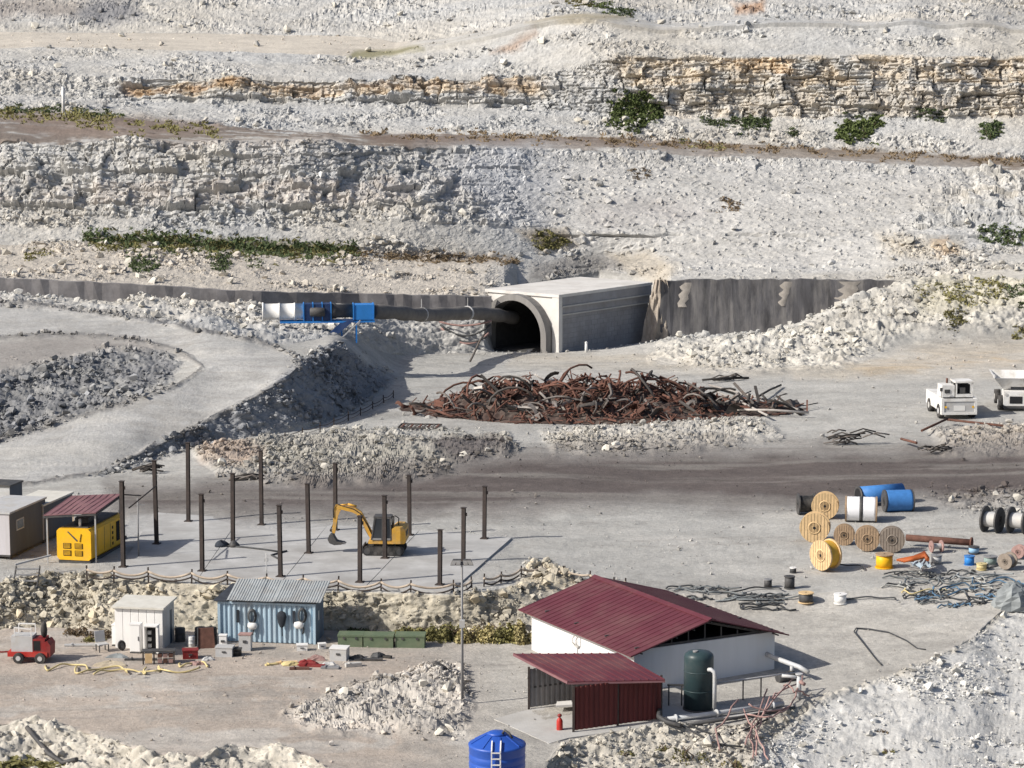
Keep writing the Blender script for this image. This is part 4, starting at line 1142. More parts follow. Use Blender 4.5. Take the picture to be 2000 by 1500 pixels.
# cab: posts, roof, glass, seat
cabx0, cabx1, caby0, caby1 = -.5, .75, .02, .88
mb = MB()
for (a, b) in (((cabx0, caby0),(cabx0+.05, caby0)),((cabx1, caby0),(cabx1-.22, caby0)),((cabx1, caby1),(cabx1-.22, caby1)),((cabx0, caby1),(cabx0+.05, caby1)),((.08, caby1),(.05, caby1))):
    mb.beam((a[0], a[1], 1.0), (b[0], b[1], 2.42), .075)
mb.box(cabx0, cabx1 - .15, caby0 - .03, caby1 + .03, 2.4, 2.5)
mb.box(cabx0, cabx1, caby0, caby1, 1.0, 1.12)
cab = mb.build('cab', m_dgrey, ex)
mb = MB(); mb.hexa([(cabx0+.06,caby1-.01,1.12),(cabx1-.06,caby1-.01,1.12),(cabx1-.06,caby1,1.12),(cabx0+.06,caby1,1.12),(cabx0+.08,caby1-.01,2.38),(cabx1-.28,caby1-.01,2.38),(cabx1-.28,caby1,2.38),(cabx0+.08,caby1,2.38)])
mb.build('side_window', m_glass, cab)
MB().box(-.45, -.0, .2, .7, 1.12, 1.3).box(-.5, -.36, .2, .7, 1.3, 1.85).build('seat', m_black, cab)
mb = MB(); mb.box(-.55, .4, -.9, 0, 1.0, 1.4); mb.build('engine_cover', m_amb, ex)
mb = MB(); mb.tube([(-.5,-.4,1.4),(-.52,-.4,2.2),(-.3,-.4,2.4)], .05, 6).tube([(-.9,.3,1.85),(-.92,.3,2.3),(-.7,.3,2.45),(-.55,.3,2.4)], .04, 6); mb.build('guard_rail', m_dgrey, ex)
MB().prism([(1.2,.1),(1.35,.12),(1.4,.5),(1.3,.55)], -.85, .85).build('dozer_blade', m_dgrey, ex)
mb = MB(); mb.beam((.5,-.5,.35),(1.3,-.5,.3),.12).beam((.5,.5,.35),(1.3,.5,.3),.12); mb.build('blade_arm', m_dgrey, ex)
# boom side profile (x forward, z)
by = -.18
mb = MB(); mb.prism([(.62,.92),(.92,.86),(1.38,1.75),(1.78,2.42),(2.05,2.56),(3.0,2.78),(3.1,2.9),(3.02,3.02),(2.7,3.0),(1.85,2.82),(1.5,2.6),(1.12,1.9)], by - .13, by + .13); mb.build('boom', m_amb, ex)
mb = MB(); mb.prism([(2.72,2.86),(2.92,3.02),(3.14,3.0),(3.2,2.8),(3.36,1.3),(3.3,1.18),(3.18,1.2),(2.98,2.3)], by - .1, by + .1); mb.build('stick', m_amb, ex)
mb = MB(); mb.cyl((.98,by-.0,1.05),(1.25,by,1.5),.075,n=8).cyl((1.25,by,1.5),(1.48,by,1.98),.045,n=8); mb.build('boom_cylinder', m_dgrey, ex)
mb = MB(); mb.cyl((1.8,by,2.92),(2.35,by,3.06),.07,n=8).cyl((2.35,by,3.06),(2.85,by,3.0),.04,n=8); mb.build('stick_cylinder', m_amb, ex)
mb = MB(); mb.cyl((3.02,by,2.62),(3.22,by,1.9),.06,n=8).cyl((3.22,by,1.9),(3.5,by,1.35),.035,n=8).beam((3.3,by,1.25),(3.5,by,1.35),.08); mb.build('bucket_cylinder', m_dgrey, ex)
mb = MB(); arc = [(3.3 + .0, 1.22), (3.52, 1.1), (3.62, .85), (3.5, .6), (3.2, .48), (2.75, .52), (2.62, .62), (3.05, .72), (3.2, .95)]
mb.prism(arc, by - .34, by + .34); bu = mb.build('bucket', m_dgrey, ex)
mb = MB()
for y in (-.28, -.09, .09, .28): mb.prism([(2.66,.66),(2.7,.54),(2.48,.55)], by + y - .03, by + y + .03)
mb.build('bucket_teeth', m_grey, bu)
MB().tube([(.75,by+.15,1.0),(1.1,by+.17,1.75),(1.55,by+.17,2.5),(2.0,by+.17,2.8),(2.75,by+.15,3.0)], .03, 5).build('hydraulic_hose', m_rubber, ex)
MB().tube([(2.75,by+.13,3.0),(3.1,by+.16,3.12),(3.28,by+.14,2.7),(3.25,by+.14,2.2)], .03, 5).build('hydraulic_hose', m_rubber, ex)
MB().box(-.45,.7,.885,.9,1.0,1.12).build('step_plate', m_grey, ex)

ZL = -2.2      # lower yard level
def frame(a, b, z=None, z2=None):
    A = atz(a[0], a[1], z) if z is not None else gp(*a)
    B = atz(b[0], b[1], z if z2 is None else z2) if z is not None else gp(*b)
    return A, yaw(A, B), (B - A).length
rr = random.Random(11)

# ================================================================== pump house with maroon gable roof
A, yw, gw = frame((1238,1357), (1512,1317), -2.2)
A.z = -2.25
ho = thing('pump_house', 'white walled low building under a maroon gable roof', 'building', A, yw)
bl, wh = 11.2, 2.45
m_wallw = mat('white_render', (.76, .76, .755), .8, var=.05, vscale=.6, dirt=(.60,.58,.54), dirt_amt=.2, streak=True)
m_wallg = m_wallw
MB().box(0, gw, .0, .2, -.4, wh).build('wall', m_wallw, ho)
MB().box(0, .2, .2, bl, -.4, wh).build('wall', m_wallw, ho)
MB().box(gw - .2, gw, .2, bl, -.4, wh).build('wall', m_wallw, ho)
MB().box(.2, gw - .2, bl - .2, bl, -.4, wh).build('wall', m_wallw, ho)
rise = 1.25; ov = .55; rx = gw / 2
def roof_side(x_e, x_r, name):
    ze = wh + .03 - rise / (gw / 2) * ov; zr = wh + .05 + rise
    y0, y1 = -.6, bl + .6
    mb = MB()
    nrm = (Vector((x_r - x_e, 0, zr - ze)).cross(Vector((0, 1, 0))))
    if nrm.z < 0: nrm = -nrm
    if True:
        mb.hexa([(x_e,y0,ze-.05),(x_r,y0,zr-.05),(x_r,y1,zr-.05),(x_e,y1,ze-.05),(x_e,y0,ze),(x_r,y0,zr),(x_r,y1,zr),(x_e,y1,ze)])
    o = mb.build(name, m_redroof, ho)
    # standing seams
    sb = MB(); k = int((y1 - y0) / .5)
    for i in range(k + 1):
        y = y0 + .02 + (y1 - y0 - .07) * i / k
        sb.hexa([(x_e,y,ze+.002),(x_r,y,zr+.002),(x_r,y+.035,zr+.002),(x_e,y+.035,ze+.002),(x_e,y,ze+.02),(x_r,y,zr+.02),(x_r,y+.035,zr+.02),(x_e,y+.035,ze+.02)])
    s_ = sb.build('roof_rib', m_redroof, o); s_['kind'] = 'stuff'
roof_side(-ov, rx, 'roof_sheet'); roof_side(gw + ov, rx, 'roof_sheet')
MB().prism([(rx-.25, wh+rise+.0),(rx, wh+rise+.10),(rx+.25, wh+rise+.0),(rx+.25,wh+rise+.03),(rx,wh+rise+.14),(rx-.25,wh+rise+.03)], -.62, bl + .62).build('ridge_cap', m_redroof, ho)
for y in (.1, 3.2, 6.5, 9.8):
    mb = MB(); mb.beam((.3,y,wh-.08),(rx,y,wh+rise-.22),.1,.12).beam((gw-.3,y,wh-.08),(rx,y,wh+rise-.22),.1,.12).beam((.1,y,wh+.08),(gw-.1,y,wh+.08),.1,.12)
    for x in (rx-2.1, rx-1.05, rx, rx+1.05, rx+2.1): mb.beam((x,y,wh+.14),(x,y,wh+rise*(1-abs(x-rx)/rx)-.3),.07)
    mb.build('roof_truss', m_dgrey, ho)
MB().box(.25, gw - .25, .25, bl - .25, wh - .1, wh - .02).build('ceiling', m_black, ho)  # coloured black to stand for the shade under the open gable
for k in range(9):
    x = .15 + (gw - .3) * k / 8; z = wh - .06 + rise * (1 - abs(x - rx) / rx)
    MB().beam((x, -.58, z - .05), (x, bl + .55, z - .05), .07, .06).build('purlin', m_dgrey, ho)
# bracket lamp on the sunny wall
br = MB(); br.box(-.14, -.002, 5.75, 6.15, 1.35, 1.45).box(-.06, -.002, 5.9, 6.0, .8, 1.35); bk = br.build('wall_bracket', m_lgrey, ho)
for y in (5.72, 6.08):
    MB().tube([(-.10, y, 1.45), (-.28, y, 1.62), (-.3, y, 1.85), (-.16, y, 1.98)], .05, 6).build('lamp', m_white, bk)
# white pipe leaving the right corner of the gable wall
mb = MB(); mb.tube([(gw-.5,.05,1.25),(gw-.5,-.5,1.2),(gw+.1,-2.2,.95),(gw+.3,-2.8,.75)], .14, 8)
tag(mb.build('pipe', m_pipew), 'short pale pipe leaving the right end of the pump house wall', 'pipe').matrix_world = Matrix.Translation(A) @ Matrix.Rotation(yw, 4, 'Z')

# ------------------------------------------------------------------ lean-to shed
sh0 = atz(1120, 1432, -2.2)
sd = thing('lean_to_shed', 'open shed with low maroon roof and dark red sheet wall beside the pump house', 'shed', sh0)
def q(px, py, z): return atz(px, py, z) - sh0
F0 = Vector((0,0,0)); F1 = q(1291,1408,-2.2); B0 = q(1033,1387,-2.2); B1 = F1 + B0 - F0
up = lambda p, h: Vector((p.x, p.y, h))
H_ = 2.45
mb = MB(); mb.corrugated(up(F0,.15), up(F1,.15), up(F0,H_-.06), .28, .05, (F1-F0).cross(Vector((0,0,1))))
mb.build('front_sheet', m_redwall, sd, fix=False)
mb = MB(); mb.corrugated(up(B0,.15), up(B1,.15), up(B0,2.2), .3, .05, (B0-B1).cross(Vector((0,0,-1))))
mb.build('rear_sheet', m_grey, sd, fix=False)
mb = MB(); mb.corrugated(up(F1,.15), up(B1,.15), up(F1,2.3), .3, .05, (B1-F1).cross(Vector((0,0,1))))
mb.build('side_sheet', m_redwall, sd, fix=False)
for p in (F0, F1, B0, B1, (F0 + F1) / 2):
    MB().beam(up(p, -.15) , up(p, H_ - .05 if p is not B0 and p is not B1 else 2.3), .12).build('post', m_steel, sd)
for f in (.45,):
    mb = MB(); mb.beam(up(B0.lerp(B1,.04),1.2), up(B0.lerp(B1,.9),1.2), .08); mb.build('rail', m_dgrey, sd)
zf = .22; zb = .36
rf = [atz(1109,1333,zf)-sh0, atz(1299,1329,zf)-sh0, atz(1206,1277,zb)-sh0, atz(1003,1278,zb)-sh0]
mb = MB(); mb.slab([p + Vector((0,0,.04)) for p in rf], .06); rs = mb.build('roof_sheet', m_redroof, sd)
mb = MB()
for i in range(13):
    f = (i + .02) / 12.1; a = rf[0].lerp(rf[1], f) + Vector((0,0,.062)); b = rf[3].lerp(rf[2], f) + Vector((0,0,.062)); mb.beam(a, b, .04, .04)
o = mb.build('roof_rib', m_redroof, rs); o['kind'] = 'stuff'
mb = MB(); mb.beam(rf[0] - Vector((0,0,.06)), rf[1] - Vector((0,0,.06)), .08); mb.build('fascia', m_redroof2, sd)
mb = MB(); mb.beam(rf[0] - Vector((0,0,.02)), rf[3] - Vector((0,0,.02)), .07, .12); mb.build('barge_board', m_redroof2, sd)
bn = MB(); bn.slab([q(1085,1378,-1.75), q(1118,1376,-1.75), q(1116,1368,-1.75), q(1088,1370,-1.75)], .1)
o = bn.build('bench', m_white); o.location = sh0; tag(o, 'pale bench board inside the open lean-to shed', 'bench')
fe = thing('fire_extinguisher', 'red upright extinguisher bottle outside the lean-to shed', 'extinguisher', atz(1093, 1427, -2.18))
MB().lathe([(.15,0),(.16,.05),(.16,.5),(.11,.62),(.05,.68),(.05,.74)], 12).build('bottle', m_red, fe); MB().lathe([(.1,.73),(.12,.76),(.1,.84),(.03,.88)],8).build('valve', m_redd, fe)
# slab under the shed and pump house
sl = MB(); sl.slab([atz(x,y,-2.13) for x,y in ((1072,1452),(1110,1441),(1300,1414),(1500,1392),(1556,1352),(1240,1352),(1022,1388),(965,1404))], .9)
tag(sl.build('concrete_slab', m_conc), 'pale raised concrete slab under the lean-to shed and tank', 'slab')

# ------------------------------------------------------------------ dark tank, pipes and rail
tk = thing('pressure_tank', 'tall dark teal cylindrical tank by the shaded pump house wall', 'tank', atz(1364, 1384, -2.12))
MB().lathe([(.77,0),(.77,2.75),(.74,2.9),(.6,3.02),(.3,3.1),(0,3.12)], 26).build('shell', m_tankg, tk)
MB().lathe([(.82,-.02),(.82,.06),(.78,.07)], 26).build('foot_ring', m_dgrey, tk)
for z in (1.0, 2.0): MB().lathe([(.772,z),(.785,z+.01),(.785,z+.05),(.772,z+.06)], 26).build('weld_band', m_tankg, tk)
MB().cyl((-.2,-.25,3.05),(-.2,-.25,3.16),.14,n=10).build('hatch', m_grey, tk)
mb = MB(); mb.tube([(.45,-.72,2.25),(.55,-.85,2.3),(.72,-.95,2.2),(.75,-.98,2.0),(.75,-.98,-.05)], .11, 8); mb.build('drop_pipe', m_pipew, tk)
def pipe(name, label, pts, r, m, cat='pipe', group=None, flanges=()):
    pts = [Vector(p) for p in pts]; o0 = pts[0]
    mb = MB(); mb.tube([p - o0 for p in pts], r, 8)
    if flanges:
        t = thing(name, label, cat, o0, 0, group); mb.build('tube', m, t)
        for f in flanges:
            i = int(f * (len(pts) - 1)); i = min(i, len(pts) - 2); ff = f * (len(pts) - 1) - i
            c = pts[i].lerp(pts[i+1], ff) - o0; d = (pts[i+1] - pts[i]).normalized()
            MB().cyl(c - d * .05, c + d * .05, r * 1.6, n=10).build('flange', m, t)
        return t
    o = mb.build(name, m); o.location = o0
    return tag(o, label, cat, group)
pipe('pipe', 'long pale pipe on the slab in front of the dark tank', [atz(1300,1405,-1.95),atz(1400,1393,-1.95),atz(1530,1374,-1.95)], .13, m_pipew, flanges=(.1,.5,.92))
pipe('pipe', 'thin dark pipe lying below the long pale pipe', [atz(1345,1415,-2.05),atz(1440,1402,-2.05),atz(1552,1382,-2.05)], .09, m_dgrey)
pipe('pipe', 'dark pipe elbow between lean-to shed and long pale pipe', [atz(1288,1385,-1.6),atz(1287,1400,-1.7),atz(1302,1410,-1.9),atz(1330,1418,-1.95)], .13, m_dgrey)
rl = thing('handrail', 'dark steel handrail right of the tank by the shaded wall', 'railing', atz(1400, 1372, -2.13))
o0 = Vector(rl.location)
pp = [(1398,1376),(1451,1369),(1486,1364),(1560,1354)]
for x, y in pp:
    P = atz(x, y, -2.13) - o0; MB().beam(P - Vector((0,0,.1)), P + Vector((0,0,1.15)), .07).build('post', m_dgrey, rl)
MB().tube([atz(x, y, -2.13) - o0 + Vector((0,0,1.15)) for x, y in pp], .05, 6).build('top_rail', m_lgrey, rl)
fr = thing('pipe_stand', 'low dark pipe stand left of the tall teal tank', 'stand', atz(1318, 1378, -2.13))
MB().beam((-.32,0,0),(-.32,0,1.1),.07).build('leg', m_dgrey, fr); MB().beam((.35,0,0),(.35,0,1.1),.07).build('leg', m_dgrey, fr); MB().beam((-.4,0,1.1),(.45,0,1.1),.09).build('top_bar', m_dgrey, fr)
pm = thing('pump', 'dark pump unit on the ground beyond the handrail end', 'pump', atz(1534, 1336, -2.15), yw)
MB().box(-.6,.6,-.25,.25,0,.12).build('base', m_dgrey, pm); MB().cyl((-.5,0,.38),(.25,0,.38),.26,n=14).build('motor', m_dgrey, pm); MB().cyl((.25,0,.38),(.5,0,.38),.32,n=14).build('volute', m_rubber, pm); MB().cyl((.4,0,.6),(.4,0,.95),.1,n=8).build('outlet', m_pipew, pm)
# riser with flanged branches above the pinkish pipe tangle
ri = thing('standpipe', 'pale standpipe with branches at the pipe crossing beyond the handrail', 'pipe', atz(1560, 1366, -2.1))
MB().cyl((0,0,-.1),(0,0,1.35),.13,n=10).build('riser', m_pipew, ri); MB().cyl((0,0,1.2),(-.9,.1,1.25),.09,n=8).build('branch', m_pipew, ri); MB().cyl((0,0,1.0),(.25,-.35,.9),.1,n=8).build('branch', m_pinkm, ri); MB().lathe([(.2,1.33),(.2,1.4)],10).build('flange', m_lgrey, ri)
g = 'pinkish rusty pipes tumbling down the slope beside the slab'
tang = [((1560,1345),(1530,1372),(1500,1400),(1480,1440),(1476,1500)), ((1548,1350),(1515,1395),(1465,1440),(1470,1505)), ((1570,1350),(1545,1390),(1500,1415),(1462,1410)),
        ((1450,1400),(1480,1460),(1500,1520)), ((1462,1420),(1500,1438),(1540,1396)), ((1440,1405),(1400,1440),(1405,1490)), ((1500,1360),(1478,1420),(1455,1490)), ((1530,1360),(1552,1384),(1580,1372))]
tl = ['longest pinkish pipe running from the standpipe down to the frame edge','second pinkish pipe bowing left down the slope','pinkish pipe hooked around below the standpipe','pinkish bar crossing right at the bottom of the tangle','level pinkish bar tying the tangle together','thin pinkish pipe curling toward the yellow bush','straight pinkish pipe at the left of the tangle','short pinkish pipe curving right of the standpipe']
for k, pts in enumerate(tang):
    P = [gp(x, y) + Vector((0, 0, .35 + .3 * ((k + i) % 3))) for i, (x, y) in enumerate(pts)]
    Q = []
    for i in range(len(P) - 1):
        for j in range(4):
            f = j / 4; Q.append(P[i].lerp(P[i+1], f) + Vector((rr.uniform(-.08,.08), 0, rr.uniform(-.1,.1))))
    Q.append(P[-1]); pipe('rusty_pipe', tl[k], Q, .045, m_pinkm, group=g)
gx = [((1300,1412),(1345,1440),(1400,1460),(1450,1475)),((1340,1420),(1390,1450),(1440,1440),(1500,1420))]
for k, pts in enumerate(gx):
    pipe('hose', ('dark hose running down from the slab corner past the yellow bush','dark hose arching between slab and pink pipes')[k], [gp(x,y) + Vector((0,0,.18 + .25*(i%2))) for i,(x,y) in enumerate(pts)], .05, m_dhose, 'hose')

# ------------------------------------------------------------------ big blue tank in the foreground
T0 = at(971, 1452, 113.0)
bt = thing('water_tank', 'big blue plastic water tank with white ladder at the bottom edge', 'tank', (T0.x, T0.y, -2.25))
ht = T0.z + 2.25; rt = 1.30
prof = [(rt*.98,0),(rt,.05)]
for k in range(6):
    z = .35 + k * (ht - .5) / 6; prof += [(rt, z), (rt*.985, z + .04), (rt*.985, z + .1), (rt, z + .14)]
prof += [(rt, ht - .12), (rt*1.02, ht - .08), (rt*1.02, ht), (rt*.95, ht + .03), (rt*.42, ht + .42), (rt*.32, ht + .45)]
MB().lathe(prof, 36).build('shell', m_tankb, bt)
mb = MB()
for k in range(8):
    t = 2*math.pi*k/8 + .2; mb.beam((math.cos(t)*rt*.94, math.sin(t)*rt*.94, ht+.05), (math.cos(t)*rt*.4, math.sin(t)*rt*.4, ht+.44), .09, .05)
o = mb.build('roof_rib', m_tankb, bt); o['kind'] = 'stuff'
MB().lathe([(rt*.34,ht+.42),(rt*.36,ht+.5),(rt*.28,ht+.56),(0,ht+.58)], 18).build('lid', m_tankb, bt)
MB().tube([(.25,-.3,ht+.55),(.35,-.35,ht+.72),(.55,-.5,ht+.62),(.7,-.6,ht+.42)], .06, 6).build('inlet_pipe', m_dgrey, bt)
ang = R(-92)
lx, ly = math.cos(ang), math.sin(ang)
tx, ty = -ly, lx
mb = MB()
for s in (-.2, .2):
    mb.beam((lx*(rt+.12)+tx*s, ly*(rt+.12)+ty*s, 0.2), (lx*(rt+.10)+tx*s, ly*(rt+.10)+ty*s, ht+.02), .06).beam((lx*(rt+.10)+tx*s, ly*(rt+.10)+ty*s, ht+.02), (lx*(rt*.62)+tx*s, ly*(rt*.62)+ty*s, ht+.34), .06)
lad = mb.build('ladder', m_white, bt); lad['kind'] = 'stuff'
for k in range(11):
    z = .3 + k * .28
    if z < ht: MB().beam((lx*(rt+.12)-tx*.2, ly*(rt+.12)-ty*.2, z), (lx*(rt+.12)+tx*.2, ly*(rt+.12)+ty*.2, z), .05).build('rung', m_white, lad)
# white printed block on the tank side (upper end of the lettering that runs out of the frame)
mb = MB(); vs = []; fs = []
for (a0, a1, z0_, z1_) in ((-138,-120,ht-1.02,ht-.90),(-138,-133,ht-1.5,ht-.90),(-127,-122,ht-1.5,ht-.90),(-115,-111,ht-1.5,ht-.94)):
    n_ = 5; b = len(mb.v); vs = []
    for i in range(n_ + 1):
        t = R(a0 + (a1 - a0) * i / n_)
        for z in (z0_, z1_): vs.append((math.cos(t)*(rt+.006), math.sin(t)*(rt+.006), z))
    mb.add(vs, [(2*i, 2*i+2, 2*i+3, 2*i+1) for i in range(n_)])
o = mb.build('lettering', m_white, bt); o['kind'] = 'stuff'

# ================================================================== generator and shelter
A, yw, gwid = frame((112,1098), (182,1101), 0.02)
yw = math.atan2(-.22, .975)
ge = thing('generator', 'yellow container generator with black front grilles', 'generator', A, yw)
gw2, gl, gh = 2.25, 5.6, 2.15
mb = MB(); ch = .16
mb.prism([(ch,.18),(gw2-ch,.18),(gw2,.34),(gw2,gh-ch),(gw2-ch,gh),(ch,gh),(0,gh-ch),(0,.34)], 0, gl); mb.build('canopy', m_yel, ge)
MB().box(.08, gw2-.08, .05, gl-.05, -.1, .178).build('skid', m_dgrey, ge)
for x0_ in (.42, 1.18):
    for z0_ in (.45, .9):
        mb = MB(); mb.box(x0_, x0_+.52, -.025, -.002, z0_, z0_+.34); gr_ = mb.build('grille', m_black, ge)
        mb = MB()
        for k in range(4): mb.box(x0_+.04, x0_+.48, -.045, -.027, z0_+.05+k*.075, z0_+.08+k*.075)
        o = mb.build('louvre', m_yel, gr_); o['kind'] = 'stuff'
mb = MB(); mb.hexa([(.7,-.02,1.95),(.78,-.02,1.98),(1.4,-.02,1.42),(1.32,-.02,1.36),(.7,-.004,1.95),(.78,-.004,1.98),(1.4,-.004,1.42),(1.32,-.004,1.36)]); mb.build('dark_streak', m_dgrey, ge)
mb = MB(); mb.beam((1.52,-.015,1.35),(1.62,-.015,1.85),.07,.02).build('dark_streak', m_dgrey, ge)
for k in range(4):
    MB().box(gw2+.002, gw2+.02, 3.5, 3.68, .5+.34*k, .68+.34*k).build('side_vent', m_black, ge)
MB().box(gw2+.002, gw2+.025, 4.2, 4.75, .6, 1.85).build('side_louvre', m_black, ge)
for y in (1.1, 2.2, 3.2): MB().box(gw2+.001, gw2+.012, y, y+.03, .4, gh-.22).build('door_seam', m_dgrey, ge)
mb = MB(); mb.box(.3, gw2-.3, .35, gl-.35, gh+.002, gh+.08); mb.build('shade_sheet', m_dgrey, ge)  # dark sheet on the canopy stands in for the shelter's shade
mb = MB(); mb.cyl((1.35,.5,gh),(1.35,.5,gh+.55),.08,n=10); mb.build('exhaust', m_white, ge)
mb = MB(); mb.box(.6,1.5,1.5,3.0,gh+.081,gh+.4); mb.build('silencer_box', m_dgrey, ge)
# radiator bits beyond the generator
rdx = thing('valve_stack', 'dark stack of valves and pipes behind the yellow generator', 'machine', atz(236, 1052, .05), yw)
MB().box(-.3,.3,-.3,.3,0,.15).build('base', m_dgrey, rdx)
for k in range(4): MB().cyl((-.25,-.3,.35+.4*k),(-.25,.1,.35+.4*k),.17,n=12).build('valve', m_dgrey if k != 2 else m_white, rdx)
MB().box(-.08,.2,-.1,.2,.15,1.9).build('column', m_rubber, rdx)

s1 = thing('shelter', 'open steel shelter with faded maroon sheet roof over the yellow generator', 'shelter', A + Vector((0,0,-.02)))
rz_ = 3.35
c = [at(85,1006,A.y - .15) , at(187,1001,A.y - .4)]
zr_ = (c[0].z + c[1].z) / 2
r4 = [c[0], c[1], atz(238,964,zr_+.30), atz(140,968,zr_+.32)]
r4 = [p - Vector(s1.location) for p in r4]
mb = MB(); mb.slab(r4, .06); rsh = mb.build('roof_sheet', m_redroof2, s1)
mb = MB()
for k in range(9):
    f = (k + .05) / 8.1; mb.beam(r4[0].lerp(r4[1], f) + Vector((0,0,.004)), r4[3].lerp(r4[2], f) + Vector((0,0,.004)), .03, .02)
o = mb.build('roof_rib', m_redroof2, rsh); o['kind'] = 'stuff'
for a, b in ((0,1),(1,2),(2,3),(3,0)):
    MB().beam(r4[a] - Vector((0,0,.14)), r4[b] - Vector((0,0,.14)), .09).build('edge_beam', m_dgrey, s1)
for p in (r4[0].lerp(r4[2],.04), r4[1].lerp(r4[3],.03), r4[2].lerp(r4[0],.03), r4[3].lerp(r4[1],.04)):
    MB().beam((p.x, p.y, -.1), (p.x, p.y, p.z - .1), .09).build('post', m_lgrey, s1)

# ================================================================== grey site containers at the left edge
def container(name, label, A, yw, w, l, h, mw, ms, mr_, win=None, door=False, raise_=.25):
    t = thing(name, label, 'container', A, yw)
    mb = MB(); mb.box(0, w, 0, .05, raise_, h); mb.build('front_wall', mw, t)
    MB().box(w - .05, w, .052, l, raise_, h).build('side_wall', ms, t)
    MB().box(0, .05, .052, l, raise_, h).build('side_wall', ms, t)
    MB().box(.051, w - .051, l - .05, l, raise_, h).build('rear_wall', ms, t)
    MB().box(.0, w, .0, l, raise_ - .12, raise_ - .002).build('floor_frame', m_dgrey, t)
    mb = MB(); mb.box(-.08, w + .08, -.08, l + .08, h + .002, h + .12); mb.build('roof', mr_, t)
    for x in (.1, w - .25):
        for y in (.15, l - .35): MB().box(x, x + .2, y, y + .2, -.35, raise_ - .125).build('foot', m_dgrey, t)
    if win:
        y0, y1, z0_, z1_ = win
        f = MB().box(w + .001, w + .03, y0, y1, z0_, z1_).build('window', m_lgrey, t)
        MB().box(w + .031, w + .036, y0 + .08, y1 - .08, z0_ + .08, z1_ - .08).build('pane', m_glass, f)
    return t
A1 = atz(20, 1092, .02)
cw_ = 2.6; yc = math.atan2(-.24, .97)
off_ = Vector((math.cos(yc), math.sin(yc), 0)) * cw_
m_cshade = mat('shaded_grey_panel', (.095, .105, .125), .7, var=.1, streak=True)  # side panels darkened and cooled so their colour carries the shade
m_clav = mat('lilac_grey_panel', (.52, .50, .52), .6, var=.08, dirt=(.4,.37,.34), streak=True)
container('site_container', 'grey site container cut by the left edge, with small side window', A1 - off_, yc, cw_, 5.4, 2.85, m_clav, m_cshade, m_lgrey, win=(1.0, 2.1, 1.6, 2.3))
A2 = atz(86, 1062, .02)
container('site_container', 'pale roofed container squeezed between grey container and generator shelter', A2 - off_ * .9, yc, cw_ * .9, 4.6, 2.45, m_clav, m_cshade, m_cream)
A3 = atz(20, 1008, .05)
t = container('site_container', 'small dark hut roof standing farthest back at the left edge', A3 - off_, yc, cw_, 2.0, 2.0, m_lgrey, m_cshade, m_dgrey)
st = thing('steel_stair', 'dark steel stair leading down from the left containers', 'stair', gp(62, 1135))
for k in range(5): MB().box(-.9, .5, -.25 - .3*k, .0 - .3*k, .75 - .3*k, .8 - .3*k).build('tread', m_grey, st)
for x in (-.93, .5): MB().beam((x, .1, .9), (x, -1.6, -.75), .06, .2).build('stringer', m_dgrey, st)
MB().beam((-1.0, .1, 1.0), (.9, 1.6, 1.25), .1).build('hand_rail', m_lgrey, st)

# ================================================================== white cabin with electrical cabinets
A, _, _ = frame((225,1264), (320,1276), ZL)
yw = math.atan2(-.17, .985)
ca = thing('white_cabin', 'small white panel cabin with cream flat roof and dark side door', 'cabin', A, yw)
w, l, h = 2.85, 2.2, 2.3
for k in range(6):
    MB().box(w*k/6 + .012, w*(k+1)/6 - .012, 0, .06, -.2, h).build('wall_panel', m_whitec, ca)
MB().box(.02, w-.06, .061, .09, -.2, h).build('inner_wall', m_lgrey, ca)
for k in range(5):
    if k in (3,):
        continue
    MB().box(w - .06, w, .062 + (l-.07)*k/5, .055 + (l-.07)*(k+1)/5, -.2, h).build('side_panel', m_lgrey, ca)  # shaded side coloured grey, the other cabin walls stay white
MB().box(w - .05, w - .01, 1.35, 1.76, -.1, 1.95).build('door', mat('dark_blue_door', (.03,.06,.10), .5), ca)
MB().box(w - .06, w, 1.35, 1.76, 1.96, h).build('door_head', m_lgrey, ca)
MB().box(0, .06, .062, l, -.2, h).build('side_wall', m_whitec, ca); MB().box(.061, w-.061, l-.06, l, -.2, h).build('rear_wall', m_whitec, ca)
MB().hexa([(-.12,-.18,h+.02),(w+.12,-.18,h+.02),(w+.12,l+.2,h+.12),(-.12,l+.2,h+.12),(-.12,-.18,h+.12),(w+.12,-.18,h+.12),(w+.12,l+.2,h+.24),(-.12,l+.2,h+.24)]).build('roof', m_cream, ca)
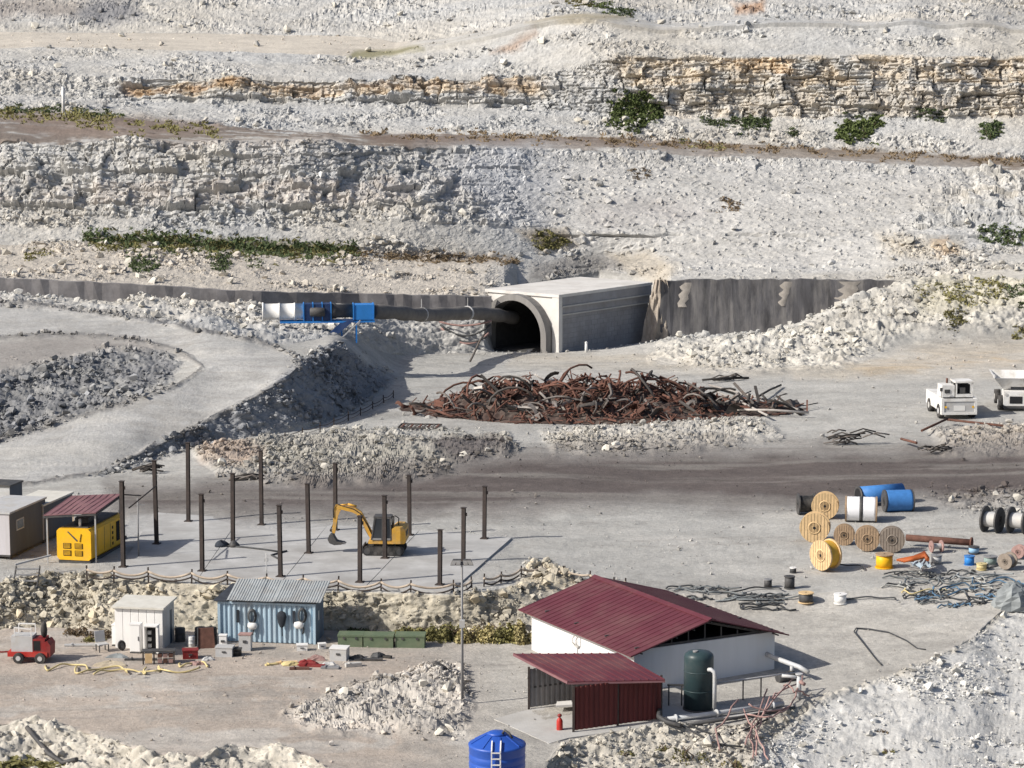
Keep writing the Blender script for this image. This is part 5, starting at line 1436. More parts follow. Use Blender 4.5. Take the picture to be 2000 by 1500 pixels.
def cabinet(px, py, w, h, d, label, open_=False):
    P = atz(px, py, ZL); t = thing('electrical_cabinet', label, 'cabinet', P, yw, 'electrical cabinets before the white cabin')
    if not open_:
        MB().box(-w/2, w/2, 0, d, .08, h).build('body', m_whitec, t); MB().box(-w/2+.03, w/2-.03, -.03, -.002, .12, h-.05).build('door', m_whitec, t)
        MB().box(w/2-.12, w/2-.08, -.06, -.031, h*.45, h*.6).build('handle', m_dgrey, t)
    else:
        MB().box(-w/2, -w/2+.04, 0, d, .08, h).box(w/2-.04, w/2, 0, d, .08, h).box(-w/2+.041, w/2-.041, 0, d, h-.05, h).box(-w/2+.041, w/2-.041, d-.03, d, .08, h-.051).build('body', m_whitec, t)
        t.children[0]['kind'] = 'stuff'
        MB().box(-w/2+.05, w/2-.05, d-.07, d-.04, .2, h-.1).build('switch_panel', m_black, t)
        for k in range(3): MB().box(-w/2+.1, -w/2+.3, d-.2, d-.071, .3+.38*k, .5+.38*k).build('breaker', m_lgrey, t)
        MB().hexa([(w/2,-.02,.1),(w/2+.04,0,.1),(w/2+.3,-.5,.1),(w/2+.26,-.52,.1),(w/2,-.02,h),(w/2+.04,0,h),(w/2+.3,-.5,h),(w/2+.26,-.52,h)]).build('door', m_lgrey, t)
    MB().box(-w/2-.02, w/2+.02, -.04, d+.02, h+.002, h+.05).build('top', m_whitec, t)
    MB().box(-w/2, w/2, 0, d, -.05, .078).build('plinth', m_dgrey, t)
cabinet(231, 1262, .75, 1.2, .55, 'left white electrical cabinet against the cabin corner')
cabinet(264, 1276, .62, 1.65, .5, 'middle white electrical cabinet standing before the cabin')
cabinet(294, 1278, .75, 1.6, .55, 'right electrical cabinet with open front and dark inside', True)
tb = thing('work_table', 'dark steel legged table with rusty racks in front of the open cabinet', 'table', atz(305, 1296, ZL), R(6))
MB().box(-.75,1.1,-.3,.35,.72,.78).build('table_top', m_dgrey, tb)
for x in (-.7, -.1, 1.0): MB().beam((x,-.25,-.05),(x,-.25,.72),.08).build('leg', m_steel, tb)
for k in range(6): MB().box(.1+.3*(k%3), .34+.3*(k%3), -.3, -.05, .1+.3*(k//3), .3+.3*(k//3)).build('rack_tin', m_rust if k % 2 else m_pinkm, tb)
MB().box(-.6,-.2,-.32,-.28,.1,.65).build('panel', m_wood, tb)

# ================================================================== blue container store with hanging gear
A = atz(428, 1252, ZL); yb = math.atan2(-.14, .99)
bs = thing('container_store', 'pale blue corrugated container with loose grey sheet roof', 'container', A, yb)
w, l, h = 5.65, 2.4, 2.35
mb = MB(); mb.corrugated((0,0,.0),(w,0,.0),(0,0,h-.08),.30,.07,(0,1,0)); mb.build('front_wall', m_cont, bs, fix=False)
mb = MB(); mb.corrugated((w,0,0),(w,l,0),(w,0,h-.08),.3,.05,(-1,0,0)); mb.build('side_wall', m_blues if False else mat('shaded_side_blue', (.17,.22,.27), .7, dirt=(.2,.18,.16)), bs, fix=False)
mb = MB(); mb.box(-.04,.02,0,l,0,h-.02).box(.021,w-.021,l-.05,l,0,h-.02); mb.build('rear_wall', m_cont, bs); bs.children[-1]['kind'] = 'stuff'
for x in (-.05, w-.1): MB().box(x, x+.15, -.06, .08, -.15, h).build('corner_post', m_cont, bs)
MB().box(.101, w-.101, -.05, .06, h-.12, h).build('top_rail', m_cont, bs); MB().box(.101, w-.101, -.05, .06, -.12, .02).build('bottom_rail', m_dgrey, bs)
MB().box(-.04, w+.04, .07, l, h-.015, h+.02).build('container_roof', m_grey, bs)
# roof sheets: five loose corrugated sheets pitched from the back
for k in range(6):
    x0_ = .55 + k*.92; x1_ = x0_ + .94; ze = h + .14 + rr.uniform(-.02,.03); zb_ = h + .78 + rr.uniform(-.03,.03)
    mb = MB(); mb.corrugated((x0_,-.3,ze),(x1_,-.3,ze),(x0_ + .06, l+.15, zb_ - 0) , .16, .03, (0,-.2,1))
    # ribs run down the slope: rebuild with proper direction
    mb2 = MB(); mb2.corrugated(Vector((x0_,-.3,ze)), Vector((x1_,-.3,ze)), Vector((x0_-.05,l+.15,zb_)), .16, .03, (0,-.2,1)); mb2.build('roof_sheet', m_sheet, bs, fix=False)
MB().hexa([(-.25,-.2,h+.05),(.5,-.2,h+.05),(.5,l,h+.5),(.2,l,h+.5),(-.25,-.2,h+.1),(.5,-.2,h+.1),(.5,l,h+.55),(.2,l,h+.55)]).build('roof_board', m_cloth, bs)
for x in (.6, 2.4, 4.2, w): MB().beam((x, .1, h), (x, l, h+.72), .08).build('rafter', m_dgrey, bs)
MB().box(w+.01, w+.02, .9, 1.15, 1.2, 1.75).build('wall_notice', m_white, bs)
def M2W(o): return Matrix.Translation(o.location) @ Matrix.Rotation(o.rotation_euler.z, 4, 'Z')
def hang(x, z, kind, label, m):
    mb = MB()
    if kind == 'coil':
        for k in range(3):
            pts = [(x + (.24 - .03*k)*math.cos(t), -.1 - .04*k, z + (.42 - .03*k)*math.sin(t)) for t in np.linspace(0, 2*math.pi, 17)]
            mb.tube(pts, .045, 5)
        mb.tube([(x,-.12,z-.38),(x+.08,-.12,z-.8),(x+.02,-.12,z-1.1)], .05, 5)
    elif kind == 'coat':
        prof = [(.03,0),(.22,-.1),(.3,-.35),(.22,-.7),(.12,-.95),(.05,-1.0)]
        mb.lathe(prof, 10, c=(x,-.16,z)); mb.v = [(a, -.16 + (b + .16)*.4, c_) for a, b, c_ in mb.v]
        mb.tube([(x,-.15,z-.9),(x+.02,-.12,z-1.5)], .03, 5)
    elif kind == 'bag':
        prof = [(.05,0),(.26,-.06),(.3,-.26),(.2,-.4),(.04,-.44)]
        mb.lathe(prof, 10, c=(x,-.16,z)); mb.v = [(a, -.16 + (b + .16)*.45, c_) for a, b, c_ in mb.v]
    elif kind == 'strip':
        mb.box(x-.08, x+.08, -.09, -.06, z-.75, z)
    o = mb.build('hanging_' + {'coil':'hose','coat':'coat','bag':'bag','strip':'strap'}[kind], m); o.location = bs.location; o.rotation_euler = bs.rotation_euler
    tag(o, label, {'coil':'hose','coat':'coat','bag':'bag','strip':'strap'}[kind])
hang(1.15, 1.9, 'strip', 'narrow dark strap hanging first from left on the blue container', m_cloth)
hang(2.0, 1.55, 'coil', 'dark hose coil hanging left of centre on the blue container', m_dhose)
hang(2.02, 1.22, 'bag', 'white bundle hung inside the left hose coil', m_white)
hang(3.75, 1.95, 'coat', 'dark coat shaped bundle hanging in the middle of the blue container', m_cloth)
hang(4.45, 1.95, 'strip', 'narrow dark strap hanging right of the dark coat', m_cloth)
hang(4.95, 1.7, 'coil', 'dark hose loop hanging near the right end of blue container', m_dhose)
hang(4.75, 1.35, 'bag', 'white sack hanging near the right end of blue container', m_white)

# ================================================================== green crates
def crate(px0, px1, py, label, d=1.0, h=.72, yw=R(-3)):
    A, _, w = frame((px0,py),(px1,py),ZL); t = thing('green_crate', label, 'crate', A, yw, 'green crates beside the blue container')
    MB().box(0, w, 0, d, -.05, h-.1).build('body', m_green, t); MB().box(-.03, w+.03, -.03, d+.03, h-.098, h).build('lid', m_green, t)
    for x in (w*.25, w*.75): MB().box(x-.06, x+.06, -.05, -.031, h-.25, h-.12).build('latch', m_dgrey, t)
    MB().box(.0, w, .1, .2, -.12, -.051).build('skid', m_dgrey, t)
crate(660, 708, 1264, 'green crate nearest the blue container'); crate(710, 768, 1265, 'middle and widest green crate with flat lid'); crate(772, 829, 1265, 'right end green crate next to the dry bushes')

# ================================================================== red compressor trailer
P = atz(60, 1290, ZL)
rc = thing('compressor_trailer', 'red wheeled trailer carrying a silver box and dark engine', 'trailer', P, R(-4))
MB().box(-1.15,1.1,-.6,.6,.35,.62).build('chassis', m_red, rc)
MB().box(-.95,.25,-.5,.5,.622,1.5).build('tank_box', m_lgrey, rc)
mb = MB(); mb.beam((-.75,-.48,1.5),(-.75,-.48,2.0),.05).beam((.2,-.48,1.5),(.2,-.48,2.0),.05).beam((-.75,.45,1.5),(-.75,.45,2.0),.05).beam((.2,.45,1.5),(.2,.45,2.0),.05).beam((-.75,-.48,2.0),(.2,-.48,1.9),.06).beam((-.75,.45,2.0),(.2,.45,2.0),.06); o = mb.build('top_frame', m_white, rc); o['kind'] = 'stuff'
MB().box(.27,.95,-.5,.5,.622,1.35).build('engine', m_redd, rc)
MB().box(.3,.7,-.51,-.502,.7,1.25).build('engine_grille', m_black, rc)
MB().lathe([(.05,1.35),(.16,1.45),(.2,1.8),(.14,2.15),(.04,2.25)],10,c=(.8,.0,0)).build('air_filter', m_rubber, rc)
MB().prism([(1.0,.3),(1.25,.35),(1.28,1.0),(1.1,1.25),(.96,1.2),(.96,.35)], -.55, .55).build('hood', m_redd, rc)
for x, y in ((-.5,-.68),(.72,-.68),(-.5,.68),(.72,.68)):
    wl = MB().cyl((x,y-.1,.3),(x,y+.1,.3),.3,n=16).build('wheel', m_rubber, rc); MB().cyl((x,y-.12,.3),(x,y+.12,.3),.14,n=12).build('rim', m_lgrey, wl)
MB().tube([(-1.1,0,.5),(-1.7,0,.45),(-1.9,0,.6)], .05, 6).build('drawbar', m_redd, rc)

# ================================================================== floodlight mast
P = gp(903, 1377); hm = 277 / scale_at(P) / .97
lm = thing('floodlight_mast', 'tall thin grey mast with four floodlights standing before the yard', 'lamp post', P)
MB().cyl((0,0,-.2),(0,0,hm),.085,.055,10).build('mast', m_grey, lm)
MB().lathe([(.22,-.1),(.22,.06),(.12,.1)],10).build('foot', m_conc, lm)
MB().beam((-.42,0,hm-.15),(.42,0,hm-.15),.06).build('cross_arm', m_dgrey, lm)
for x, tz in ((-.48,.5),(-.2,.15),(.2,-.15),(.48,-.5)):
    mb = MB(); mb.hexa([(x-.13,-.1,hm-.18),(x+.13,-.1,hm-.18),(x+.1,.12,hm-.16),(x-.1,.12,hm-.16),(x-.13+tz*.25,-.16,hm+.12),(x+.13+tz*.25,-.16,hm+.12),(x+.1+tz*.25,.06,hm+.14),(x-.1+tz*.25,.06,hm+.14)]); fl = mb.build('floodlight', m_dgrey, lm)
    mb = MB(); mb.hexa([(x-.11,-.115,hm-.15),(x+.11,-.115,hm-.15),(x+.11,-.112,hm-.15),(x-.11,-.112,hm-.15),(x-.11+tz*.23,-.17,hm+.1),(x+.11+tz*.23,-.17,hm+.1),(x+.11+tz*.23,-.167,hm+.1),(x-.11+tz*.23,-.167,hm+.1)]); mb.build('lens', m_lgrey, fl)
mb = MB(); mb.box(-.14,.14,-.3,-.08,4.2,4.6); mb.build('junction_box', m_lgrey, lm)

# ================================================================== rope fence on the pad edge
def rope_fence(name, label, posts, h, m1, m2, sag, z=None, r=.075):
    P = [atz(x, y, z) if z is not None else gp(x, y) for x, y in posts]
    t = thing(name, label, 'fence', P[0])
    for p in P: MB().beam(p - P[0] - Vector((0,0,.25)), p - P[0] + Vector((rr.uniform(-.06,.06),0,h * rr.uniform(.92,1.08))), .09).build('post', m2, t)
    for i in range(len(P) - 1):
        for hh, rad, mm, nm in ((.72, r, m1, 'rope'), (.34, r*.7, m2, 'lower_rope')):
            a = P[i] - P[0] + Vector((0,-.06,h*hh)); b = P[i+1] - P[0] + Vector((0,-.06,h*hh)); pts = []; s_ = sag * rr.uniform(.6, 1.25)
            for k in range(9):
                f = k / 8; p = a.lerp(b, f); p.z -= s_ * 4 * f * (1 - f); pts.append(p)
            MB().tube(pts, rad, 5).build(nm, mm, t)
    return t
m_rope = mat('pale_rope', (.42, .35, .28), .8)
rope_fence('rope_fence', 'sagging rope fence on short dark posts along the front of the pad', [(170,1128),(222,1130),(290,1132),(374,1135),(444,1138),(521,1144),(594,1146),(660,1150),(744,1153),(802,1157),(886,1157),(922,1150)], .72, m_rope, m_steel, .30, z=.12)
rope_fence('rope_fence', 'leaning rope fence over the stony mound behind the maroon roof', [(945,1146),(978,1140),(1018,1128),(1060,1124),(1100,1130),(1152,1140),(1200,1150),(1222,1152)], .75, m_rope, m_steel, .2)
rope_fence('rope_fence', 'low dark wire fence climbing the slope left of the scrap heap', [(440,892),(480,880),(520,870),(556,862),(592,852),(625,843),(652,834),(680,822),(704,812),(728,800),(750,788),(768,778)], .75, m_steel, m_steel, .12, r=.03)
tp2 = thing('thin_pole', 'thin pale pole rising between rope fence posts before the pad', 'pole', atz(521, 1142, .1))
MB().cyl((0,0,-.1),(0,0,1.9),.035,n=6).build('pole', m_lgrey, tp2); MB().box(-.12,.12,-.02,.02,1.4,1.6).build('plate', m_lgrey, tp2)
wpo = thing('survey_post', 'slim white post on the brown bench road at upper left', 'post', gp(124, 222))
MB().cyl((0,0,-.2),(0,0,3.2),.2,.17,8).build('post', m_white, wpo); MB().box(-.26,.26,-.26,.26,-.2,.15).build('base', m_conc, wpo)
# weed strip at the foot of the lower cliff and along the brown road
def weeds(name, pts, n, hmin, hmax, m, seed, spread=6):
    r = random.Random(seed); mb = MB(); xs = [p[0] for p in pts]; ys = [p[1] for p in pts]
    for k in range(n):
        px = r.uniform(xs[0], xs[-1]); py = float(np.interp(px, xs, ys)) + r.gauss(0, spread)
        if fbm(np.array([px/26.0]), np.array([py/9.0]), seed, 3)[0] < .44: continue
        P = gpd(px, py); h = r.uniform(hmin, hmax)
        for j in range(5):
            a = Vector((r.uniform(-.35,.35), r.uniform(-.3,.3), -.05)); b = a + Vector((r.gauss(0,.25), r.gauss(0,.2), h*r.uniform(.5,1)*.9)); e = Vector((r.uniform(.06,.16), r.uniform(-.05,.05), 0))
            mb.add([P+a-e, P+a+e, P+b+e*.4, P+b-e*.5], [(0,1,2,3)])
    o = mb.build(name, m, fix=False); o['kind'] = 'stuff'

m_tar2 = mat('pale_dusty_hose', (.36, .36, .34), .7)
m_sand_ = mat('sand_heap', (.42, .36, .27), .95, bump=.5)
# ================================================================== cable drums
Zd = .0
def drum(px, py, r, width, axis_deg, label, mf, mc, wound=.75, hole=True, tilt=0, planks=False, strap=None, core_r=None, rim=None):
    """py is the drum's centre in the photo; axis_deg: heading of the axle, 0 = to the right, 90 = away"""
    # centre height r above the ground
    z = Zd
    for _ in range(3):
        P = atz(px, py, z + r); g_ = 0.0; z = gz(P)
    t = thing('cable_drum', label, 'drum', (P.x, P.y, z + r - .03), R(axis_deg), 'cable drums dumped on the yard')
    fw = .09 * r + .03
    hw = width / 2
    for s in (-1, 1):
        x0_, x1_ = (s * hw - s * fw, s * hw)
        fl = MB().lathe([(r, min(x0_, x1_)), (r, max(x0_, x1_))], 26, axis='x', smooth=False).build('flange', mf, t)
        if hole: MB().lathe([(r*.10, s*(hw+.001)), (r*.10, s*(hw+.012))], 12, axis='x').build('axle_hole', m_black, fl)
        MB().lathe([(r*.42, s*(hw+.001)),(r*.44,s*(hw+.02)),(r*.36,s*(hw+.02)),(r*.34,s*(hw+.001))], 24, axis='x').build('hub_ring', mf, fl)
        if planks:
            mb = MB()
            for k in range(-4, 5):
                y = k * r * .22; hh = math.sqrt(max(0, r*r*.96 - y*y))
                mb.box(min(s*(hw+.001), s*(hw+.007)), max(s*(hw+.001), s*(hw+.007)), y - .012, y + .012, -hh, hh)
            o = mb.build('plank_gap', m_stem, fl); o['kind'] = 'stuff'
    R_ = r * wound
    if wound > 0:
        prof = []; n_ = 14; L0 = -hw + fw
        for k in range(n_ + 1):
            x = L0 + (2 * hw - 2 * fw) * k / n_; prof += [(R_ * (.985 if k % 2 else 1.0), x)]
        MB().lathe(prof, 26, axis='x').build('wound_cable', mc, t)
    if strap: MB().lathe([(R_*1.012, -.12), (R_*1.012, .12)], 26, axis='x').build('strap', strap, t)
    return t
def gz(P):
    # ground height under a point of the flat yard
    v = -((HCAM - P.z) / P.y); 
    pxp = 1000 + P.x / P.y * FPX * (CT + ST * 0)   # close enough for the flats
    py_ = 750 + FPX * math.tan(math.atan((HCAM - 0) / P.y) - PITCH)
    return float(gp(min(max(pxp, 0), 2000), py_).z)
W_ = m_wood
drum(1574, 983, .72, 1.15, 4, 'black drum half hidden behind the upper wooden drum', m_dgrey, m_rubber, .8)
drum(1612, 986, .92, .75, 78, 'pale wooden drum standing behind and above the front one', W_, W_, .55, planks=True)
drum(1592, 1028, .98, .8, 76, 'largest pale wooden drum with round hub facing the camera', W_, W_, .55, planks=True)
drum(1613, 1082, .95, .95, 38, 'pale drum turned to show its yellow cable at front left', W_, mat('yellow_cable', (.62,.36,.05), .6), .9, planks=True)
drum(1649, 1043, .68, .6, 80, 'small brown wooden drum left in the row of three', m_wood2, m_wood2, .5, planks=True)
drum(1694, 1050, .8, .7, 82, 'brown wooden drum in the middle of the row of three', m_wood2, m_wood2, .5, planks=True)
drum(1742, 1052, .82, .7, 84, 'grey weathered drum at the right of the row of three', m_wood3, m_wood3, .5, planks=True)
drum(1682, 993, .86, 2.15, -8, 'drum wrapped in white film with a dark middle strap', m_wood2, mat('white_wrap', (.78,.78,.80), .4, var=.05), .97, strap=m_dgrey)
drum(1754, 977, .78, 2.0, 6, 'short blue drum with black ends beside the white one', m_dgrey, m_blue, .97)
drum(1938, 1014, .88, 1.1, -34, 'big black flanged reel with pale core, left of the pair', m_dgrey, m_lgrey, .58)
drum(1990, 1016, .88, 1.2, -34, 'big black flanged reel cut by the right frame edge', m_dgrey, m_lgrey, .58)
drum(1968, 1094, .5, .75, 50, 'small grey reel lying near the right edge', m_wood3, m_grey, .7)
drum(1990, 1076, .42, .5, 60, 'small pinkish wooden reel at the right edge', m_pinkm, m_wood3, .6)
drum(1829, 1066, .38, .75, 14, 'small pinkish reel beside the rusty pipe end', m_pinkm, m_lgrey, .45)
# long blue roll behind
P1 = at(1676, 968, (HCAM - .62) / float(tan_dep(968))); P2 = at(1764, 950, (HCAM - .62) / float(tan_dep(950)) - 4)
P2 = P1 + Vector((3.2, 1.0, .12))
t = thing('blue_roll', 'long blue plastic roll with dark open end behind the white drum', 'roll', P1)
MB().cyl((0,0,0), P2 - P1, .62, .58, 20).build('roll_body', m_blue, t); d_ = (P2 - P1).normalized(); MB().cyl(-d_*.02, d_*.03, .52, n=18).build('dark_core', m_black, t); MB().cyl(-d_*.015, d_*.08, .66, n=20).build('end_rim', m_dgrey, t)
# rusty pipe lying on the ground
pipe('rusty_pipe', 'thick rusty brown pipe lying right of the grey drum', [atz(1770,1050,.25), atz(1836,1055,.25), atz(1900,1060,.25)], .22, m_rust, flanges=(.98,))
def spool(px, py, r, h, label, mf, mc, m2=None):
    P = gp(px, py); t = thing('cable_spool', label, 'spool', P + Vector((0,0,-.02)), rr.uniform(0,3), 'small spools standing on end')
    MB().lathe([(r,0),(r,.06)],20,smooth=False).build('lower_flange', mf, t); MB().lathe([(r*.88,.061),(r*.9,h*.5),(r*.88,h-.061)],20).build('wound_cable', mc, t); MB().lathe([(r,h-.06),(r,h)],20,smooth=False).build('upper_flange', m2 or mf, t)
    MB().lathe([(r*.12,h+.001),(r*.12,h+.01)],8).build('axle_hole', m_black, t)
spool(1727, 1108, .58, .88, 'bright yellow spool standing in front of the grey drum', m_yel, m_yel, m_wood2)
spool(1829, 1100, .36, .55, 'small grey spool standing right of the orange hose', m_grey, m_lgrey)
spool(1902, 1080, .36, .45, 'upper pale blue spool right of the rusty pipe', m_dgrey, mat('pale_blue_cable', (.25,.42,.6), .6))
spool(1893, 1103, .34, .6, 'bright blue spool in front of the pale blue one', m_blue, m_bluel)
spool(1917, 1112, .34, .4, 'pale yellow spool right of the bright blue one', m_yhose, m_yhose)
spool(1934, 1102, .45, .55, 'grey green spool behind the pale yellow one', m_grey, mat('grey_green_cable', (.22,.28,.26), .7))
spool(1500, 1146, .26, .5, 'small dark spool far left of the drums', m_dgrey, m_dgrey, m_grey)
spool(1542, 1148, .34, .75, 'dark drum shaped spool beside the pump house roof end', m_dgrey, m_dgrey)
spool(1549, 1118, .22, .35, 'small dark spool with a pale top near the yellow cable drum', m_dgrey, m_dgrey, m_white)
spool(1574, 1176, .46, .62, 'tan topped dark spool in the clutter nearest the maroon roof', m_wood, m_dgrey, m_wood)
spool(1641, 1178, .4, .6, 'white spool standing right of the tan topped one', m_whitec, m_white)
# orange hose bundle and tarp
ob = []
for k in range(4):
    o_ = k * .09
    ob.append([atz(1752 + 4*k, 1094 + k, .12 + o_*.5), atz(1785, 1089 + k, .18 + o_), atz(1806, 1082 + k, .28 + o_), atz(1812, 1090 + k, .2 + o_)])
t = thing('hose_bundle', 'orange rusty hose bundle lying right of the yellow spool', 'hose', ob[0][0])
for p in ob: MB().tube([a - ob[0][0] for a in p], [.08,.13,.2,.12], 7).build('hose', m_orange, t)
mb = MB(); vs = []; 
for j in range(4):
    for i in range(8):
        p = atz(1782 + i*5.2 - j*1.5, 1110 - j*3.6, .02); p.z += .12 + .16*math.sin(i*1.7 + j*2.1)*(1 if 0 < i < 7 else .2); vs.append(p)
mb.add(vs, [(8*j+i, 8*j+i+1, 8*j+8+i+1, 8*j+8+i) for j in range(3) for i in range(7)], True)
tag(mb.build('tarpaulin', m_tar, fix=False), 'pale blue crumpled tarpaulin on the ground below the orange hose', 'tarpaulin')

# hoses and cables strewn at the right
def strewn(cx, cy, w, h, n, m, label, rad=.06, group=None, seed=0, cat='hose'):
    r = random.Random(seed); pts = []; ph = r.uniform(0, 6)
    for k in range(n):
        f = k / (n - 1)
        x = cx + w * (f - .5) * 1.0 + .18 * w * math.sin(f * 7 + ph); y = cy + h * .5 * math.sin(f * 9.5 + ph * 2) + r.uniform(-.15, .15) * h
        p = gp(x, y); p.z += rad + .03 + (.05 * (k % 3)); pts.append(p)
    # smooth
    Q = []
    for i in range(len(pts) - 1):
        for j in range(3):
            f = j / 3; a = pts[max(i-1,0)]; b = pts[i]; c = pts[i+1]; d = pts[min(i+2,len(pts)-1)]
            Q.append(.5*((2*b)+(c-a)*f+(2*a-5*b+4*c-d)*f*f+(3*b-a-3*c+d)*f*f*f))
    Q.append(pts[-1])
    return pipe('strewn_' + cat, label, Q, rad, m, cat, group)
g = 'hoses and cables strewn on the right of the yard'
items = [(1800,1126,110,10,m_dhose,'dark hose looped below the pale blue tarpaulin'),(1780,1140,70,12,m_ghose,'dusty hose coil left in the strewn cables'),(1830,1138,90,14,m_ghose,'dusty hose loop in the middle of the strewn cables'),
 (1790,1158,90,8,m_yhose,'yellowish hose lying below the strewn cables'),(1850,1160,110,14,m_bhose,'bright blue hose tangle in the strewn cables'),(1880,1150,80,12,m_bhose,'blue hose loop left of the gravel slope'),(1870,1172,120,10,m_dhose,'dark long hose at the front of the strewn cables'),
 (1930,1140,90,14,m_bhose,'blue hose nearest the right gravel slope'),(1900,1128,120,8,m_ghose,'dusty grey hose under the small spools'),(1770,1122,50,6,m_dhose,'short dark cable below the yellow spool'),(1945,1165,60,16,m_ghose,'dusty hose draped at the gravel slope edge'),
 (1820,1168,70,6,m_dhose,'thin dark cable before the blue tangle'),(1645,1110,90,8,m_dhose,'dark cable lying right of the yellow cable drum'),(1430,1156,150,10,m_dhose,'dark hose behind the maroon roof end'),(1460,1172,160,8,m_ghose,'dusty hose behind the maroon roof, nearer one'),
 (1400,1150,90,6,m_ghose,'dusty short hose behind the roof ridge'),(1480,1188,90,8,m_dhose,'dark cable nearest the right roof slope'),(1700,1172,120,3,m_dhose,'straight dark cable running right of the white spool'),(1940,1108,80,8,m_dhose,'dark cable around the small grey reel')]
for k, (cx, cy, w, h, m, lab) in enumerate(items): strewn(cx, cy, w, h, 12, m, lab, .045 if m is not m_bhose else .05, g, k)
# the dense tangle towards the right edge: short pieces nothing tells apart
r_ = random.Random(91)
def tangle(name, m, spots, rad, seed):
    mb = MB(); r = random.Random(seed)
    for cx, cy, w, h in spots:
        ph = r.uniform(0, 6); P = []
        for k in range(14):
            f = k / 13; p = gpd(cx + w*(f-.5) + .2*w*math.sin(f*7+ph), cy + h*.5*math.sin(f*9.5+2*ph)); p.z += rad + .02 + .05*(k % 3); P.append(p)
        mb.tube(P, rad, 5)
    o = mb.build(name, m, fix=False); o['kind'] = 'stuff'
for q_, m in enumerate((m_ghose, m_dhose, m_bhose, m_tar2)):
    sp = []
    for k in range(13 if q_ < 2 else 8):
        cx = r_.uniform(1740, 1985); sp.append((cx, r_.uniform(1116, 1188) - max(0, cx - 1930) * .25, r_.uniform(25, 70), r_.uniform(3, 9)))
    tangle('hose_tangle', m, sp, .05, 500 + q_)
for q_, m in enumerate((m_dhose, m_ghose)):
    sp = []
    for k in range(9):
        cx = r_.uniform(1330, 1515); sp.append((cx, 1150 + (cx - 1330) * .12 + r_.uniform(-8, 22), r_.uniform(40, 80), r_.uniform(2, 6)))
    tangle('cable_tangle', m, sp, .05, 600 + q_)
P = gp(1978, 1186); t = thing('net_heap', 'grey crumpled heap of netting at the right edge above the gravel slope', 'heap', P)
for q_ in range(3):
    mb = MB(); n1, n2 = 14, 9; vs = []
    for i in range(n2):
        for j in range(n1):
            a = 2*math.pi*j/n1; f = i/(n2-1); rad = (1.15 - .25*q_)*math.cos(f*1.5)*(1 + .18*math.sin(5*a + i + q_)); vs.append((rad*math.cos(a) + .5*q_, rad*.7*math.sin(a), 1.5*math.sin(f*1.5)*(1-.2*q_)*(1 + .1*math.sin(3*a+q_)) - .1))
    mb.add(vs, [(i*n1+j, i*n1+(j+1)%n1, (i+1)*n1+(j+1)%n1, (i+1)*n1+j) for i in range(n2-1) for j in range(n1)])
    mb.build('fold', m_ghose, t, fix=False)
def rag(px, py, w, h, m, label, seed):
    r = random.Random(seed); P = gp(px, py); mb = MB(); n1, n2 = 12, 6; vs = []
    for i in range(n2):
        for j in range(n1):
            a = 2*math.pi*j/n1; f = i/(n2-1); k_ = math.cos(f*1.5)*(1 + .3*math.sin(3*a + seed) + r.uniform(-.15,.15)); vs.append((w*k_*math.cos(a), w*.55*k_*math.sin(a), h*math.sin(f*1.5)*(1 + r.uniform(-.15,.15)) - .03))
    mb.add(vs, [(i*n1+j, i*n1+(j+1)%n1, (i+1)*n1+(j+1)%n1, (i+1)*n1+j) for i in range(n2-1) for j in range(n1)])
    o = mb.build('rag_heap', m, fix=False); o.location = P; tag(o, label, 'heap')
rag(565, 1300, .5, .28, m_yhose, 'yellowish crumpled heap at the left end of the litter', 1)
rag(598, 1298, .6, .3, m_redd, 'red crumpled heap in the middle of the litter', 2)
rag(618, 1290, .5, .35, m_pinkm, 'pinkish crumpled heap left of the cooler box', 3)
rag(645, 1300, .45, .25, m_lgrey, 'grey crumpled heap under the cooler box', 4)
rag(700, 1288, .45, .3, m_dgrey, 'dark crumpled heap right of the cooler box', 5)
rag(738, 1284, .4, .32, m_dhose, 'dark crumpled heap below the right green crates', 6)
rag(385, 1298, .5, .22, m_pinkm, 'pinkish crumpled heap right of the red tool box', 7)
rag(405, 1290, .4, .25, m_lgrey, 'grey crumpled heap before the silver base unit', 8)
rag(215, 1300, .9, .3, m_sand_, 'low heap of sand among the yellow hoses', 9)
rag(230, 1284, .6, .25, m_ghose, 'dusty crumpled sheet left of the cabinets', 10)
m_liner2 = m_cloth
pipe('liner_edge', 'dark curved liner edge sticking out of the rubble at the bottom left corner', [gpd(52,1432)+Vector((0,0,.15)), gpd(70,1450)+Vector((0,0,.2)), gpd(92,1474)+Vector((0,0,.2)), gpd(120,1488)+Vector((0,0,.2)), gpd(152,1492)+Vector((0,0,.15))], .12, m_dgrey, 'liner')
weeds('weeds', [(0,1492),(60,1490),(110,1499)], 160, .1, .3, m_leafo, 31, 6)
pts = [(1808,1270),(1792,1268),(1770,1252),(1735,1236),(1700,1230),(1672,1228),(1668,1235),(1690,1262),(1712,1290),(1722,1300)]
pipe('hose', 'thin dark hose drawing a wide loop on bare ground right of the pump house', [gp(x,y)+Vector((0,0,.04)) for x,y in pts], .04, m_dhose, 'hose')

